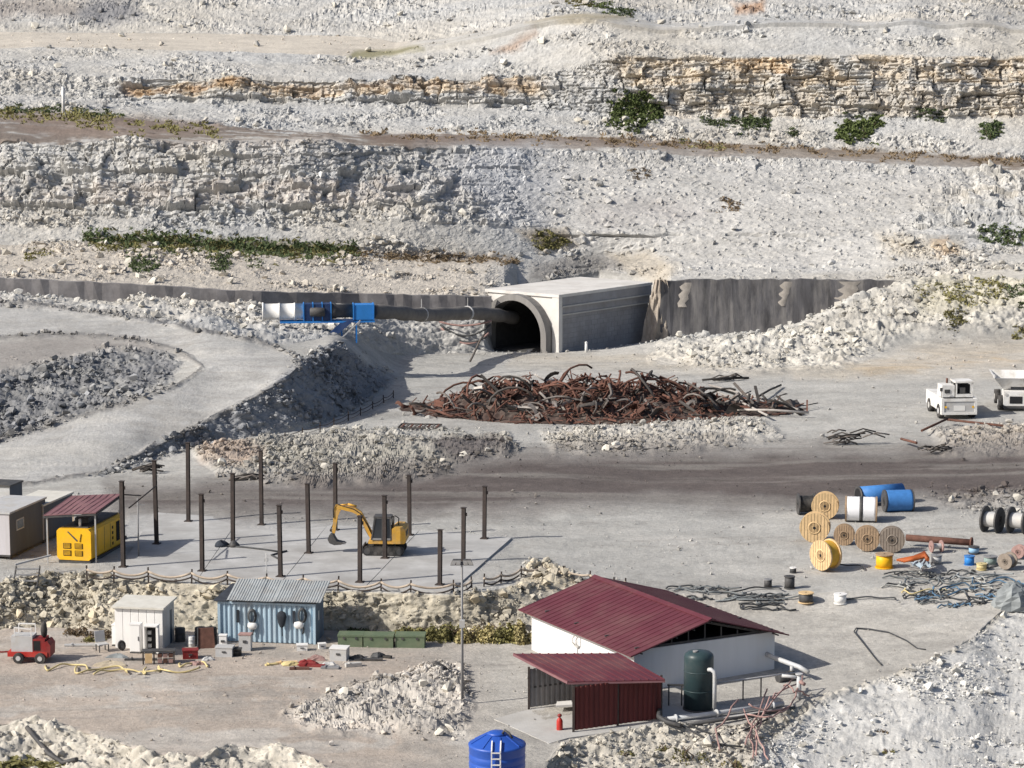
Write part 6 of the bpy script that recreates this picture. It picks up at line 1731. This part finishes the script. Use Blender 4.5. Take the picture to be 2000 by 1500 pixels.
# ================================================================== clutter round the cabin and the blue container
g = 'pale yellow hose coils on the ground before the cabin'
for k, (cx, cy, w, h, lab) in enumerate(((130,1306,90,10,'yellow hose coil at the left end of the heap'),(190,1312,110,12,'yellow hose coil in the middle before the cabin'),(250,1316,110,10,'yellow hose coil under the work table'),(320,1312,110,10,'yellow hose coil right of the work table'),(375,1302,60,8,'short yellow hose below the red box'))):
    strewn(cx, cy, w, h, 12, m_yhose, lab, .05, g, 40 + k)
def prop_box(px, py, w, d, h, label, m, cat='box', rz=0, lid=True, mt=None):
    P = gp(px, py); t = thing(cat.replace(' ', '_'), label, cat, P + Vector((0,0,-.03)), R(rz))
    MB().box(-w/2, w/2, 0, d, 0, h).build('body', m, t)
    if lid: MB().box(-w/2-.03, w/2+.03, -.03, d+.03, h+.001, h+.06).build('lid', mt or m, t)
    MB().box(-.1, .1, -.05, -.002, h*.55, h*.7).build('handle', m_dgrey, t)
    return t
prop_box(372, 1288, .85, .6, .5, 'red metal tool box on the ground right of the work table', m_redd, 'tool box', 8)
prop_box(437, 1284, .95, .7, .55, 'silver base unit of the small machine before the blue container', m_lgrey, 'machine base', -6)
prop_box(435, 1268, .42, .3, .8, 'white upright water dispenser before the blue container corner', m_whitec, 'dispenser', -4)
prop_box(478, 1272, .68, .5, .95, 'pale cupboard with pinkish top at the blue container front', m_lgrey, 'cupboard', -5, True, m_pinkm)
prop_box(660, 1292, .95, .8, .72, 'dusty white cooler box in the litter before the blue container', m_lgrey, 'cooler', -10, True, m_white)
prop_box(590, 1272, .6, .4, .35, 'small white box in the litter before the blue container', m_white, 'box', 5)
prop_box(630, 1268, .4, .3, .3, 'little white box near the green crates', m_white, 'box', 15)
prop_box(462, 1282, .5, .4, .4, 'black battery box beside the silver base unit', m_rubber, 'battery', 0)
def barrel(px, py, r, h, label, m):
    P = gp(px, py); t = thing('barrel', label, 'barrel', P + Vector((0,0,-.03)))
    MB().lathe([(r*.97,0),(r,.02),(r,h*.33),(r*1.04,h*.35),(r,h*.37),(r,h*.66),(r*1.04,h*.68),(r,h*.7),(r,h-.02),(r*.96,h)],18).build('drum_shell', m, t); MB().lathe([(r*.9,h-.01),(r*.9,h+.01),(0,h+.012)],18).build('lid', m, t)
barrel(374, 1262, .22, .62, 'slim white barrel between cabin and blue container', m_white)
barrel(392, 1256, .34, .95, 'dark barrel between cabin and blue container, left one', m_dgrey)
barrel(412, 1258, .36, 1.0, 'dark barrel next to the blue container corner', m_rubber)
barrel(352, 1252, .3, .8, 'dark barrel beside the cabin side door', m_dgrey)
wb = thing('tilted_board', 'dark board leaning on the barrels by the blue container', 'board', gp(402, 1262), R(10), rx=R(0)); MB().hexa([(-.5,-.55,0),(.5,-.55,0),(.5,-.5,0),(-.5,-.5,0),(-.45,-.1,1.1),(.45,-.1,1.1),(.45,-.05,1.1),(-.45,-.05,1.1)]).build('panel', m_rust, wb); MB().beam((-.5,-.57,.03),(-.45,-.12,1.12),.06).build('edge', m_dgrey, wb)
ch_ = thing('folding_chair', 'grey folding chair lying left of the cabinets', 'chair', gp(200, 1272), R(30)); MB().box(-.3,.3,-.3,.3,.42,.47).build('seat', m_lgrey, ch_); MB().hexa([(-.3,.28,.5),(.3,.28,.5),(.3,.33,.5),(-.3,.33,.5),(-.3,.45,1.1),(.3,.45,1.1),(.3,.5,1.1),(-.3,.5,1.1)]).build('backrest', m_lgrey, ch_)
for x in (-.27,.27):
    for y in (-.27,.27): MB().beam((x,y,-.02),(x,y,.42),.05).build('leg', m_dgrey, ch_)
tyr = lambda px, py, r, label, rx: None
def tyre(px, py, r, label, tilt):
    P = gp(px, py); t = thing('old_tyre', label, 'tyre', P + Vector((0,0,r*(.32 if tilt < 45 else .95))), rr.uniform(0,3), None, R(tilt))
    pts = [(r*.72*math.cos(a), r*.72*math.sin(a), 0) for a in np.linspace(0, 2*math.pi, 21)]; MB().tube(pts, r*.28, 8, False).build('tread', m_rubber, t)
    MB().lathe([(r*.5,-r*.15),(r*.52,r*.15)],16).build('inner_rim', m_dgrey, t)
tyre(862, 1326, .55, 'dark tyre lying on the stones left of the mast foot', 50)
tyre(238, 1270, .3, 'small wheel leaning by the left cabinet', 75)
def litter(px, py, l, label, m, rz, cat='plank', h=.1, w=.25):
    P = gp(px, py); t = thing(cat, label, cat, P + Vector((0,0,.02)), R(rz)); MB().box(-l/2,l/2,-w/2,w/2,0,h).build('board', m, t)
    MB().box(-l*.3,-l*.3+.08,-w/2-.05,w/2+.05,h+.001,h+.05).build('batten', m, t)
litter(560, 1296, 1.2, 'pale plank lying before the blue container, left one', m_wood, 12); litter(610, 1302, 1.4, 'reddish board lying in the litter before the blue container', m_redd, -8, w=.4); litter(585, 1308, 1.1, 'rusty board at the front of the litter', m_rust, 4, w=.4)
litter(645, 1306, 1.0, 'grey flat board below the cooler box', m_grey, -5, w=.5); litter(720, 1290, 1.6, 'dark beam in the litter below the green crates', m_dgrey, 3); litter(750, 1284, .9, 'dark bracket below the right green crate', m_rubber, -20); litter(530, 1300, .7, 'yellow plank end at the left of the litter', m_yhose, 30)
litter(690, 1302, .9, 'pale concrete chip right of the cooler box', m_conc, 20, 'kerb_piece', .2, .3); litter(275, 1290, 1.8, 'dark long beam lying under the work table', m_dgrey, 2); litter(160, 1262, 2.0, 'pale flat beam lying left of the chair', m_lgrey, 2)

# ================================================================== white mining vehicles
P = gp(1873, 818)
mv = thing('utility_truck', 'white mining utility truck facing the camera with grey front box', 'truck', P, R(4), None)
hw = 1.5
MB().box(-hw+.05, hw-.05, 0, 1.6, .5, 1.62).build('front_box', m_lgrey, mv)
mb = MB(); mb.box(-hw, -hw+.22, -.06, 1.6, .35, 1.7).box(hw-.22, hw, -.06, 1.6, .35, 1.7).box(-hw+.221, hw-.221, -.06, .06, 1.46, 1.7).box(-hw+.221, hw-.221, -.06, .06, .35, .55); o = mb.build('bumper_frame', m_truck, mv)
MB().box(-.45,.5,-.02,-.002,.68,1.1).build('front_plate', m_white, mv)
MB().box(-hw, hw, 1.602, 5.6, .6, 1.75).build('chassis', m_truck, mv)
cabm = MB().box(-1.35,-.3,.5,2.2,1.752,2.75).build('engine_hood', m_truck, mv)
mb = MB(); mb.box(-.2,1.25,.45,2.2,1.752,2.0); mb.build('cab_base', m_truck, mv)
for x, y in ((-.15,.5),(1.2,.5),(-.15,2.15),(1.2,2.15)): MB().beam((x,y,2.0),(x,y,2.95),.1).build('cab_post', m_truck, mv)
MB().box(-.28,1.32,.4,2.3,2.95,3.08).build('cab_roof', m_truck, mv)
MB().box(-.05,1.1,.9,2.0,2.001,2.75).build('cab_inside', m_black, mv)  # solid black block in place of the shade inside the cab
MB().box(.15,.6,.52,.62,2.05,2.55).build('driver_seat', m_dgrey, mv)
MB().box(-1.15,-.7,.45,.499,2.1,2.4).build('headlight', m_dgrey, mv)
for x in (-1.32, 1.32):
    for y in (1.0, 4.4):
        wl = MB().cyl((x-.22,y,.55),(x+.22,y,.55),.58,n=18).build('wheel', m_rubber, mv); MB().cyl((x-.235,y,.55),(x+.235,y,.55),.26,n=12).build('rim', m_lgrey, wl)
MB().beam((-1.45,.35,1.75),(-1.5,.2,2.5),.05).build('mirror_arm', m_dgrey, mv); MB().box(-1.62,-1.4,.15,.2,2.3,2.6).build('mirror', m_dgrey, mv)
for x in (-1.15,1.15): MB().cyl((x,-.075,1.0),(x,-.061,1.0),.1,n=10).build('work_lamp', m_yel, mv)
for y in (2.6,3.6,4.6): MB().box(hw+.001,hw+.012,y,y+.04,.65,1.7).build('panel_seam', m_dgrey, mv)
MB().cyl((-.6,2.0,2.7),(-.6,2.0,3.15),.09,n=8).build('exhaust', m_rust, mv)
P = gp(1982, 803)
dt = thing('dump_truck', 'white dump truck with flared hopper bed cut by the right edge', 'truck', P, R(-6))
MB().box(-.95,1.2,0,1.8,.45,1.65).build('hood', m_truck, dt)
MB().box(-.45,.6,-.03,-.002,.65,1.25).build('grille', m_black, dt)
for x in (-.75, .95): MB().cyl((x,-.05,1.4),(x,.02,1.4),.13,n=10).build('headlight', m_lgrey, dt)
MB().box(-1.0,1.25,-.12,.0,.25,.44).build('bumper', m_dgrey, dt)
mb = MB(); lo = [(-.9,1.2,1.7),(1.3,1.2,1.7),(1.3,5.6,1.4),(-.9,5.6,1.4)]; hi = [(-1.75,.3,2.75),(2.1,.3,2.75),(2.1,6.2,2.7),(-1.75,6.2,2.7)]
inn_ = [(-1.6,.45,2.75),(1.95,.45,2.75),(1.95,6.05,2.7),(-1.6,6.05,2.7)]; lo2 = [(-.8,1.3,1.8),(1.2,1.3,1.8),(1.2,5.5,1.5),(-.8,5.5,1.5)]
mb.add(lo + hi + inn_ + lo2, [(3,2,1,0),(0,1,5,4),(1,2,6,5),(2,3,7,6),(3,0,4,7),(4,5,9,8),(5,6,10,9),(6,7,11,10),(7,4,8,11),(8,9,13,12),(9,10,14,13),(10,11,15,14),(11,8,12,15),(12,13,14,15)]); mb.build('hopper_bed', m_truck, dt)
for x in (-1.75, 2.1): MB().hexa([(x-.06,.25,2.752),(x+.06,.25,2.752),(x+.06,.9,2.752),(x-.06,.9,2.752),(x-.06,.25,3.05),(x+.06,.25,3.05),(x+.06,.4,3.05),(x-.06,.4,3.05)]).build('bed_corner', m_truck, dt)
MB().box(-.3,.9,1.0,1.19,1.66,2.6).build('cab_window', m_glass, dt)
for x in (-1.1, 1.4):
    for y in (1.0, 4.5):
        wl = MB().cyl((x-.25,y,.6),(x+.25,y,.6),.62,n=18).build('wheel', m_rubber, dt); MB().cyl((x-.265,y,.6),(x+.265,y,.6),.28,n=12).build('rim', m_lgrey, wl)

# ================================================================== scrap heap
hc = atz(1120, 775, .45); hc.y = 215.5; hc.x = float(ray_x(1110, 770)) * 215.5
def heap_h(x, y):
    u = (x - hc.x); v = (y - hc.y)
    px = 1110 + u * 23
    a = np.interp(px, [770,830,900,950,1010,1080,1180,1300,1360,1420,1500,1580], [.3,.8,1.5,2.1,2.6,2.3,2.6,2.1,1.7,1.0,.8,.25])
    wv = np.interp(px, [770,900,1000,1300,1420,1580], [3,6.0,8.0,8.5,6.0,3.5])
    f = max(0, 1 - (v / wv) ** 2)
    return a * f * (.85 + .3 * math.sin(x * 1.3) * math.sin(y * 1.1 + x * .4))
NXh, NYh = 90, 44
vs = []; x0h, x1h, y0h, y1h = hc.x - 15.2, hc.x + 21, hc.y - 9, hc.y + 9
for j in range(NYh):
    for i in range(NXh):
        x = x0h + (x1h - x0h) * i / (NXh - 1); y = y0h + (y1h - y0h) * j / (NYh - 1)
        h = heap_h(x, y); vs.append((x, y, .12 + h * rr.uniform(.6, 1.0)))
mb = MB(); mb.add(vs, [(j*NXh+i, j*NXh+i+1, (j+1)*NXh+i+1, (j+1)*NXh+i) for j in range(NYh-1) for i in range(NXh-1) if max(heap_h(vs[j*NXh+i][0], vs[j*NXh+i][1]), heap_h(vs[(j+1)*NXh+i+1][0], vs[(j+1)*NXh+i+1][1])) > .32])
o = mb.build('scrap_core', mat('rusty_debris', (.075, .05, .042), .95, var=.5, vscale=1.2, dirt=(.17,.15,.13), dirt_amt=.4, bump=1.0, bscale=3)); o['kind'] = 'stuff'
def scrap_mesh(k, m, nm):
    r = random.Random(300 + k); mb = MB(); L = r.choice((1.0, 1.5, 2.2, 2.8, 3.6, 4.4)) * r.uniform(.85, 1.15)
    kind = k % 6; n_ = 7
    if kind == 0:   # bent arch segment (mine support)
        a = r.uniform(.6, 1.5); pts = [(L*.5*math.sin(a*(f-.5)*2)/max(.3,math.sin(a)), 0, L*.35*(math.cos(a*(f-.5)*2)-math.cos(a))) for f in np.linspace(0,1,n_)]
        mb.tube(pts, .095, 5)
    elif kind == 1: # straight beam
        mb.beam((-L/2,0,0),(L/2,0,0),.16,.2).box(-L/2,L/2,-.12,.12,.1,.13)
    elif kind == 2: # twisted strip
        for i in range(n_): pass
        vs = []
        for i in range(n_):
            f = i/(n_-1); t = f*r.uniform(.9,1.1)*1.6; c_ = Vector((L*(f-.5), .35*math.sin(f*5+k), .3*math.sin(f*4))); d = Vector((0, math.cos(t), math.sin(t)))*.16
            vs += [c_-d, c_+d, c_-d+Vector((0,.03,.05)), c_+d+Vector((0,.03,.05))]
        fs = []
        for i in range(n_-1):
            a = 4*i; fs += [(a,a+1,a+5,a+4),(a+2,a+6,a+7,a+3),(a,a+4,a+6,a+2),(a+1,a+3,a+7,a+5)]
        mb.add(vs, fs)
    elif kind == 4: # buckled plate
        vs = []; w_ = r.uniform(.3, .55); L *= .55
        for i in range(n_):
            f = i/(n_-1); z = .18*math.sin(f*6+k); vs += [(L*(f-.5), -w_, z), (L*(f-.5), w_, z+.12*math.sin(f*9)), (L*(f-.5), -w_, z+.03), (L*(f-.5), w_, z+.03+.12*math.sin(f*9))]
        fs = []
        for i in range(n_-1):
            a = 4*i; fs += [(a,a+1,a+5,a+4),(a+2,a+6,a+7,a+3),(a,a+4,a+6,a+2),(a+1,a+3,a+7,a+5)]
        mb.add(vs, fs)
    elif kind == 5: # long thin rod
        mb.tube([(-L*.7,0,0),(-.2,.12,.04),(.3,-.1,.15),(L*.65,.1,.0)], .05, 5)
    else:           # kinked pipe
        mb.tube([(-L/2,0,0),(-.1,.1,.05),(.15,.1,.3),(L*.35,-.2,.75)], .11, 6)
    return mb.mesh(nm, m)
SM = {}
def scrap_piece(x, y, z, key, m, nm, label, group, r, s=1.0, steep=.7, cat='scrap'):
    k = r.randrange(18)
    if (key, k) not in SM: SM[(key, k)] = scrap_mesh(k, m, nm)
    o = bpy.data.objects.new(nm, SM[(key, k)]); COL.objects.link(o)
    o.location = (x, y, z); o.scale = (s, s, s)
    o.rotation_euler = (r.uniform(-.9,.9), r.uniform(-steep, steep), r.uniform(0, 6.28))
    tag(o, label, cat, group)
r = random.Random(77)
zone_lab = [(0,900,'far left end'),(900,1010,'left flank'),(1010,1110,'left half of the crest'),(1110,1210,'middle'),(1210,1310,'right half of the crest'),(1310,1400,'right flank'),(1400,1600,'low right tail')]
cnt = 0
sizes = ['longest', 'second longest', 'third longest', 'fourth longest', 'fifth longest', 'sixth longest', 'seventh longest', 'eighth longest']
order_ = {}
PIECES = []
for k in range(230):
    px = r.triangular(775, 1580, 1120) if r.random() < .75 else r.uniform(775, 1590); u = (px - 1110) / 23 ; x = hc.x + u
    v = -r.random() ** 1.1 * 8.2 * (.9 if px < 1350 else .7) + r.uniform(0, 2.2); y = hc.y + v
    h = heap_h(x, y)
    if h < .04: continue
    z = .32 + h * r.uniform(.85, 1.1)
    front = v < -3.4
    if px > 1370: key, m, nm, txt = ('d', m_scrapd, 'scrap_beam', 'dark bent scrap steel') if r.random() < .62 else ('g', m_scrapg, 'scrap_beam', 'grey bent scrap steel')
    elif front and r.random() < .68: key, m, nm, txt = 'g', m_scrapg, 'scrap_beam', 'grey bent scrap steel'
    elif r.random() < .2: key, m, nm, txt = 'd', m_scrapd, 'scrap_beam', 'dark bent scrap steel'
    elif r.random() < .9: key, m, nm, txt = 'r', m_rust, 'rusty_beam', 'rusty brown bent scrap steel'
    else: key, m, nm, txt = 'p', m_pale, 'scrap_beam', 'pale scrap steel'
    zl = [c for a, b, c in zone_lab if a <= px < b][0]
    lv_ = 'at the foot' if v < -5.2 else 'halfway up' if v < -2.6 else 'near the top'
    scrap_piece(x, y, z, key, m, nm, '%s %s of the heap, %s' % (txt, lv_, zl), 'scrap steel, ' + txt + ', ' + lv_ + ', ' + zl, r, r.uniform(.75, 1.2))
# the mass of smaller scrap between them
mb = MB()
for k in range(900):
    px = r.triangular(770, 1590, 1150); x = hc.x + (px - 1110) / 23; y = hc.y + r.uniform(-8.6, 4); h = heap_h(x, y)
    if h < .03: continue
    a = Vector((x, y, .3 + h * r.uniform(.9, 1.05))); d = Vector((r.gauss(0,1), r.gauss(0,1), r.gauss(0,.5))).normalized() * r.uniform(.25, .8)
    mb.beam(a - d, a + d, r.uniform(.06,.14), r.uniform(.03,.14))
o = mb.build('small_scrap', m_rust, fix=False); o['kind'] = 'stuff'
# pale poles and a white sheet in the right tail, grille plate and mat in front
for k, (a, b, lab) in enumerate((((1385,752),(1560,800),'pale long pole on the right tail of the scrap heap'),((1400,765),(1500,812),'second pale pole slanting down the right tail'),((1372,742),(1462,738),'dark level beam behind the right tail'),((1480,775),(1525,752),'dark beam sticking up from the right tail'),((1440,800),(1580,806),'pale flat pole at the foot of the right tail'))):
    A = atz(a[0], a[1], .9); B = atz(b[0], b[1], .75)
    pipe('scrap_pole', lab, [A, A.lerp(B,.5) + Vector((0,0,.08)), B], .1, m_pale if 'pale' in lab else m_scrapd, 'pole')
P = gp(820, 836); t = thing('mesh_panel', 'dark flat mesh panel lying left of the scrap heap foot', 'panel', P + Vector((0,0,.1)), R(-6))
MB().box(-1.7,1.7,-1.1,-1.0,0,.12).build('frame_bar', m_scrapd, t); MB().box(-1.7,1.7,1.0,1.1,0,.12).build('frame_bar', m_scrapd, t); MB().box(-1.7,-1.6,-.999,.999,0,.12).build('frame_bar', m_scrapd, t); MB().box(1.6,1.7,-.999,.999,0,.12).build('frame_bar', m_scrapd, t)
for k in range(9): MB().box(-1.5+.36*k,-1.36+.36*k,-.999,.999,.0,.08).build('bar', m_scrapg if k % 2 else m_rust, t)
P = gp(1240, 880); t = thing('steel_ring', 'dark flat steel loop lying at the edge of the dirt road', 'hoop', P + Vector((0,0,.12)))
MB().tube([(-1.9,-.4,0),(-.4,-.5,0),(1.6,-.2,0),(2.2,1.2,.1),(1.4,1.9,.15)], .12, 6).build('hoop', m_dgrey, t); MB().tube([(-1.9,-.4,.02),(-1.0,.5,.08),(.6,1.2,.1)], .08, 6).build('strut', m_dgrey, t)
# steel bundles near the vehicles
for k, (px, py, n_, lab) in enumerate(((1668,870,26,'dark tangle of bent steel straps right of the spoil ridge'),(1825,886,12,'low dark steel offcuts on the verge of the dirt road'),(290,924,10,'dark steel offcuts beside the haul road foot'),(480,938,8,'dark steel offcuts by the back left columns'),(1420,744,12,'dark steel pile behind the right tail of scrap'))):
    P = gp(px, py); t = thing('steel_offcuts', lab, 'scrap', P)
    for j in range(n_):
        L = rr.uniform(.8, 2.2); a = rr.uniform(-.4,.4); c_ = Vector((rr.uniform(-1,1)*n_*.07, rr.uniform(-.6,.6), rr.uniform(.05,.12+.035*n_)))
        MB().tube([c_ + Vector((-L/2*math.cos(a), -.3*math.sin(a), 0)), c_ + Vector((0,0,rr.uniform(.1,.35))), c_ + Vector((L/2*math.cos(a), .5*math.sin(a), rr.uniform(-.05,.2)))], .06, 5).build('bar', m_scrapd if j % 3 else m_scrapg, t)
for k, (a, b, lab) in enumerate((((1800,852),(1850,832),'rusty beam lying askew in front of the utility truck'),((1850,830),(1960,846),'rusty long beam in front of the utility truck'),((1760,868),(1790,880),'short rusty beam at the dirt road verge'))):
    A = gp(*a) + Vector((0,0,.45)); B = gp(*b) + Vector((0,0,.6)); pipe('rusty_beam', lab, [A, A.lerp(B,.5), B], .1, m_rust, 'beam')

# ================================================================== plants
def leaves(mb, c, rx_, ry_, rz_, n, s, r, up=.3):
    for k in range(n):
        t = r.uniform(0, 6.283); q_ = r.random() ** .5; zz = r.random() ** 1.3
        p = Vector((c[0] + math.cos(t)*q_*rx_*(1-.55*zz), c[1] + math.sin(t)*q_*ry_*(1-.55*zz), c[2] + zz*rz_*(1-.35*q_)))
        d = Vector((r.gauss(0,1), r.gauss(0,1), r.gauss(up,.8))).normalized(); e = d.cross(Vector((r.gauss(0,1), r.gauss(0,1), r.gauss(0,1)))).normalized()
        a = s * r.uniform(.6, 1.4)
        mb.add([p - e*a*.4, p + d*a*.5 - e*a*.1, p + e*a*.4 + d*a*.2, p - d*a*.4], [(0,1,2,3)])
def shrub(px, py, wpx, hpx, m, label, n=500, s=.28, group='shrubs on the quarry slopes', lumps=4, seed=0):
    r = random.Random(seed + int(px)); P = gp(px, py); sc_ = scale_at(P); w = wpx / sc_ / 2; h = hpx / sc_
    t = thing('shrub', label, 'shrub', P + Vector((0,-.1,-.05)), 0, group)
    mb = MB()
    for k in range(lumps):
        a = r.uniform(-.75, .75); leaves(mb, (a*w, r.uniform(-.2,.3)*w, 0), w*r.uniform(.4,.6), w*.45, h*r.uniform(.6,1.0)*(1-.4*abs(a)), n//lumps, s, r)
    mb.build('foliage', m, t, fix=False)
    for k in range(4): MB().tube([(r.uniform(-.15,.15)*w,0,-.2),(r.uniform(-.4,.4)*w,r.uniform(-.1,.1),h*.35),(r.uniform(-.6,.6)*w,r.uniform(-.2,.2),h*.7)], [.06,.04,.015], 5).build('stem', m_stem, t)
def patch_shrub(poly, m, label, n=260, s=.3, hmax=.7, dens=.4, seed=0, group='shrubs on the quarry slopes'):
    """low scrub hugging the slope inside a photo outline"""
    r = random.Random(seed + int(poly[0][0]) * 3 + int(poly[0][1])); xs = [p[0] for p in poly]; ys = [p[1] for p in poly]
    pts = []; tries = 0
    while len(pts) < n and tries < n * 12:
        tries += 1
        x = r.uniform(min(xs) - 4, max(xs) + 4); y = r.uniform(min(ys) - 3, max(ys) + 3)
        d = pmask(np.array([x]), np.array([y]), poly, 7.0)[0]
        f = float(fbm(np.array([x / 9.0]), np.array([y / 6.0]), seed + 60, 3)[0])
        if d * .9 + (f - .5) * 1.6 > dens + r.uniform(-.12, .12): pts.append((x, y, d))
    base = gpd(sum(xs) / len(xs), max(ys))
    t = thing('shrub', label, 'shrub', base, 0, group)
    mb = MB()
    for x, y, d in pts:
        P = gpd(x, y) - base; h = hmax * (.35 + .65 * d) * r.uniform(.5, 1)
        leaves(mb, P, .45, .3, h, 9, s, r, .5)
    mb.build('foliage', m, t, fix=False)
    for k in range(5):
        x, y, d = r.choice(pts); P = gpd(x, y) - base
        MB().tube([P + Vector((0,0,-.2)), P + Vector((r.uniform(-.2,.2),-.1,hmax*.5)), P + Vector((r.uniform(-.5,.5),-.2,hmax*1.1))], [.05,.035,.012], 5).build('stem', m_stem, t)
PS = [
 ([(1182,240),(1205,205),(1240,180),(1262,186),(1284,205),(1296,222),(1282,236),(1262,244),(1240,262),(1215,256),(1196,250)], m_leaf, 'broad bright green shrub spreading over the talus at upper middle', 520, .34, .8),
 ([(1634,252),(1650,238),(1672,240),(1690,232),(1722,222),(1716,240),(1690,262),(1664,282),(1645,282),(1634,272)], m_leaf, 'green wedge shaped shrub rising to the right on the upper right talus', 360, .32, .7),
 ([(1450,232),(1480,226),(1502,232),(1498,248),(1478,260),(1462,262),(1446,262),(1452,246)], m_leafd, 'dark scrub under the pale cliff left of the wedge shaped shrub', 150, .28, .5),
 ([(1366,226),(1400,234),(1444,230),(1440,238),(1400,246),(1378,242)], m_leafd, 'dark thin scrub strip under the pale cliff', 90, .25, .4),
 ([(1786,214),(1820,212),(1838,222),(1850,236),(1830,236),(1810,228),(1790,228)], m_leafd, 'sparse dark scrub under the right pale cliff', 80, .25, .4),
 ([(1914,244),(1955,240),(1950,262),(1936,276),(1920,262)], m_leafd, 'dark shrub near the upper right edge above the brown road', 120, .28, .6),
 ([(1540,250),(1560,246),(1556,262),(1538,264)], m_leafd, 'small dark tuft right of the pale cliff scrub', 30, .22, .4),
 ([(1330,274),(1372,280),(1420,292),(1400,296),(1350,288)], m_leafo, 'low olive tuft beside the brown bench road', 60, .22, .35),
 ([(246,500),(276,494),(306,502),(308,522),(286,532),(258,528),(244,514)], m_leafd, 'dark round scrub above the left retaining wall', 120, .24, .6),
 ([(406,500),(432,496),(452,504),(450,520),(432,530),(412,520)], m_leafd, 'smaller dark scrub above the left retaining wall', 80, .24, .6),
 ([(484,508),(510,510),(508,522),(488,522)], m_leafd, 'little dark tuft right of the two scrubs above the wall', 24, .2, .4),
 ([(44,490),(80,482),(96,492),(70,506),(48,506)], m_leafo, 'olive tuft above the left end of the retaining wall', 50, .2, .4),
 ([(1912,448),(1946,440),(1980,452),(2010,452),(2010,474),(1970,480),(1936,478),(1914,466)], m_leafd, 'dark shrub at the right edge above the retaining wall', 200, .26, .6),
 ([(1034,462),(1060,448),(1096,456),(1108,474),(1080,490),(1050,488)], m_leafo, 'dry olive scrub above the tunnel box', 130, .24, .4),
 ([(1838,588),(1870,574),(1898,580),(1900,600),(1860,606)], m_leafo, 'olive scrub right of the retaining wall, left one', 100, .22, .5),
 ([(1902,572),(1940,562),(1962,574),(1958,594),(1915,596)], m_leafo, 'olive scrub right of the retaining wall, nearer the edge', 110, .22, .5),
 ([(1850,622),(1872,616),(1888,630),(1878,646),(1856,642)], m_leafo, 'small olive bush on the slope below the scrub', 60, .22, .5),
 ([(1966,580),(1990,574),(2010,580),(2010,606),(1972,604)], m_leafd, 'green scrub cut by the right edge beyond the retaining wall', 90, .24, .5),
 ([(1790,572),(1836,566),(1838,580),(1800,586)], m_leafo, 'thin scrub at the right end of the retaining wall', 50, .2, .35),
 ([(1896,548),(1960,540),(1970,552),(1910,562)], m_leafo, 'thin scrub strip above the right scrub', 60, .2, .35),
 ([(1980,646),(2004,642),(2006,660),(1982,662)], m_leafo, 'little bush at the right edge above the trucks', 40, .2, .4),
 ([(1100,2),(1150,-4),(1160,12),(1118,14)], m_leafo, 'olive weed patch on the top crest, left one', 60, .26, .4),
 ([(1150,10),(1190,6),(1200,22),(1165,24)], m_leaf, 'green weed patch on the top crest in the middle', 70, .26, .4),
 ([(1186,18),(1236,20),(1232,34),(1198,32)], m_leafd, 'dark weed patch on the top crest, right one', 70, .26, .4),
 ([(1408,388),(1442,386),(1448,402),(1430,414),(1410,402)], m_leafb, 'dry brown tuft on the smooth pale dumped slope', 50, .22, .35),
 ([(1232,332),(1262,330),(1266,344),(1240,348)], m_leafb, 'dry dark tuft high on the smooth pale dumped slope', 30, .2, .3),
]
for k, (poly, m, lab, n_, s_, h_) in enumerate(PS): patch_shrub(poly, m, lab, n_, s_, h_, seed=k)
weeds('weeds', [(165,466),(400,478),(560,488),(695,490)], 900, .2, .65, m_leafd, 5, 9)
weeds('dry_weeds', [(165,470),(400,482),(560,490),(695,492)], 900, .15, .5, m_leafo, 15, 10)
weeds('dry_weeds', [(690,496),(820,504),(1010,508)], 300, .2, .45, m_leafb, 6, 5)
weeds('dry_weeds', [(0,222),(150,228),(300,250),(430,256)], 400, .2, .6, m_leafo, 7, 8)
weeds('dry_weeds', [(700,262),(1000,268),(1300,282),(1700,302),(2000,316)], 800, .2, .6, m_leafb, 8, 5)
weeds('weeds', [(0,214),(140,216),(240,228)], 180, .2, .5, m_leafd, 9, 4)
# bushes at the foot of the rubble bank
bl_ = [(840,1248,90,40,m_leafo),(885,1250,90,48,m_leafo),(930,1252,84,54,m_leafy),(978,1254,90,60,m_leafo),(1018,1256,60,64,m_leafy),(790,1244,70,28,m_leafo)]
bt_ = ['olive bush behind the right green crate','taller olive bush left of the floodlight mast','straw coloured bush behind the floodlight mast','olive bush between mast and pump house','straw coloured tall bush touching the pump house wall','low olive bush behind the green crates']
for (x, y, w, h, m), lab in zip(bl_, bt_): shrub(x, y, w, h, m, lab, 1500, .17, 'bushes along the foot of the rubble bank', 6)
for (x, y, w, h, m, lab) in ((150,1240,60,30,m_leafb,'dry brown bush left of the white cabin'),(195,1244,60,26,m_leafb,'dry brown bush touching the white cabin'),(175,1250,60,14,m_leafo,'low green weeds before the brown bushes'),(700,1236,60,18,m_leafd,'dark low bush behind the green crates')):
    shrub(x, y, w, h, m, lab, 420, .14, 'bushes along the foot of the rubble bank', 4)
for (x, y, w, h, m, lab) in ((1345,1490,70,52,m_leafo,'yellow green bush at the bottom edge below the slab'),(1300,1470,50,26,m_leafo,'small olive bush at the bottom edge left of the yellow green one'),(1220,1480,60,20,m_leafo,'low weeds under the slab edge'),(1430,1500,40,30,m_leafy,'straw tuft between bush and pink pipes'),(1720,1440,34,26,m_leafb,'small brown tuft on the gravel slope'),(1735,1480,40,30,m_leafo,'olive tuft on the gravel slope near the bottom')):
    shrub(x, y, w, h, m, lab, 380, .12, 'tufts on the front slopes', 4)

# check of the sun direction is not needed at render time
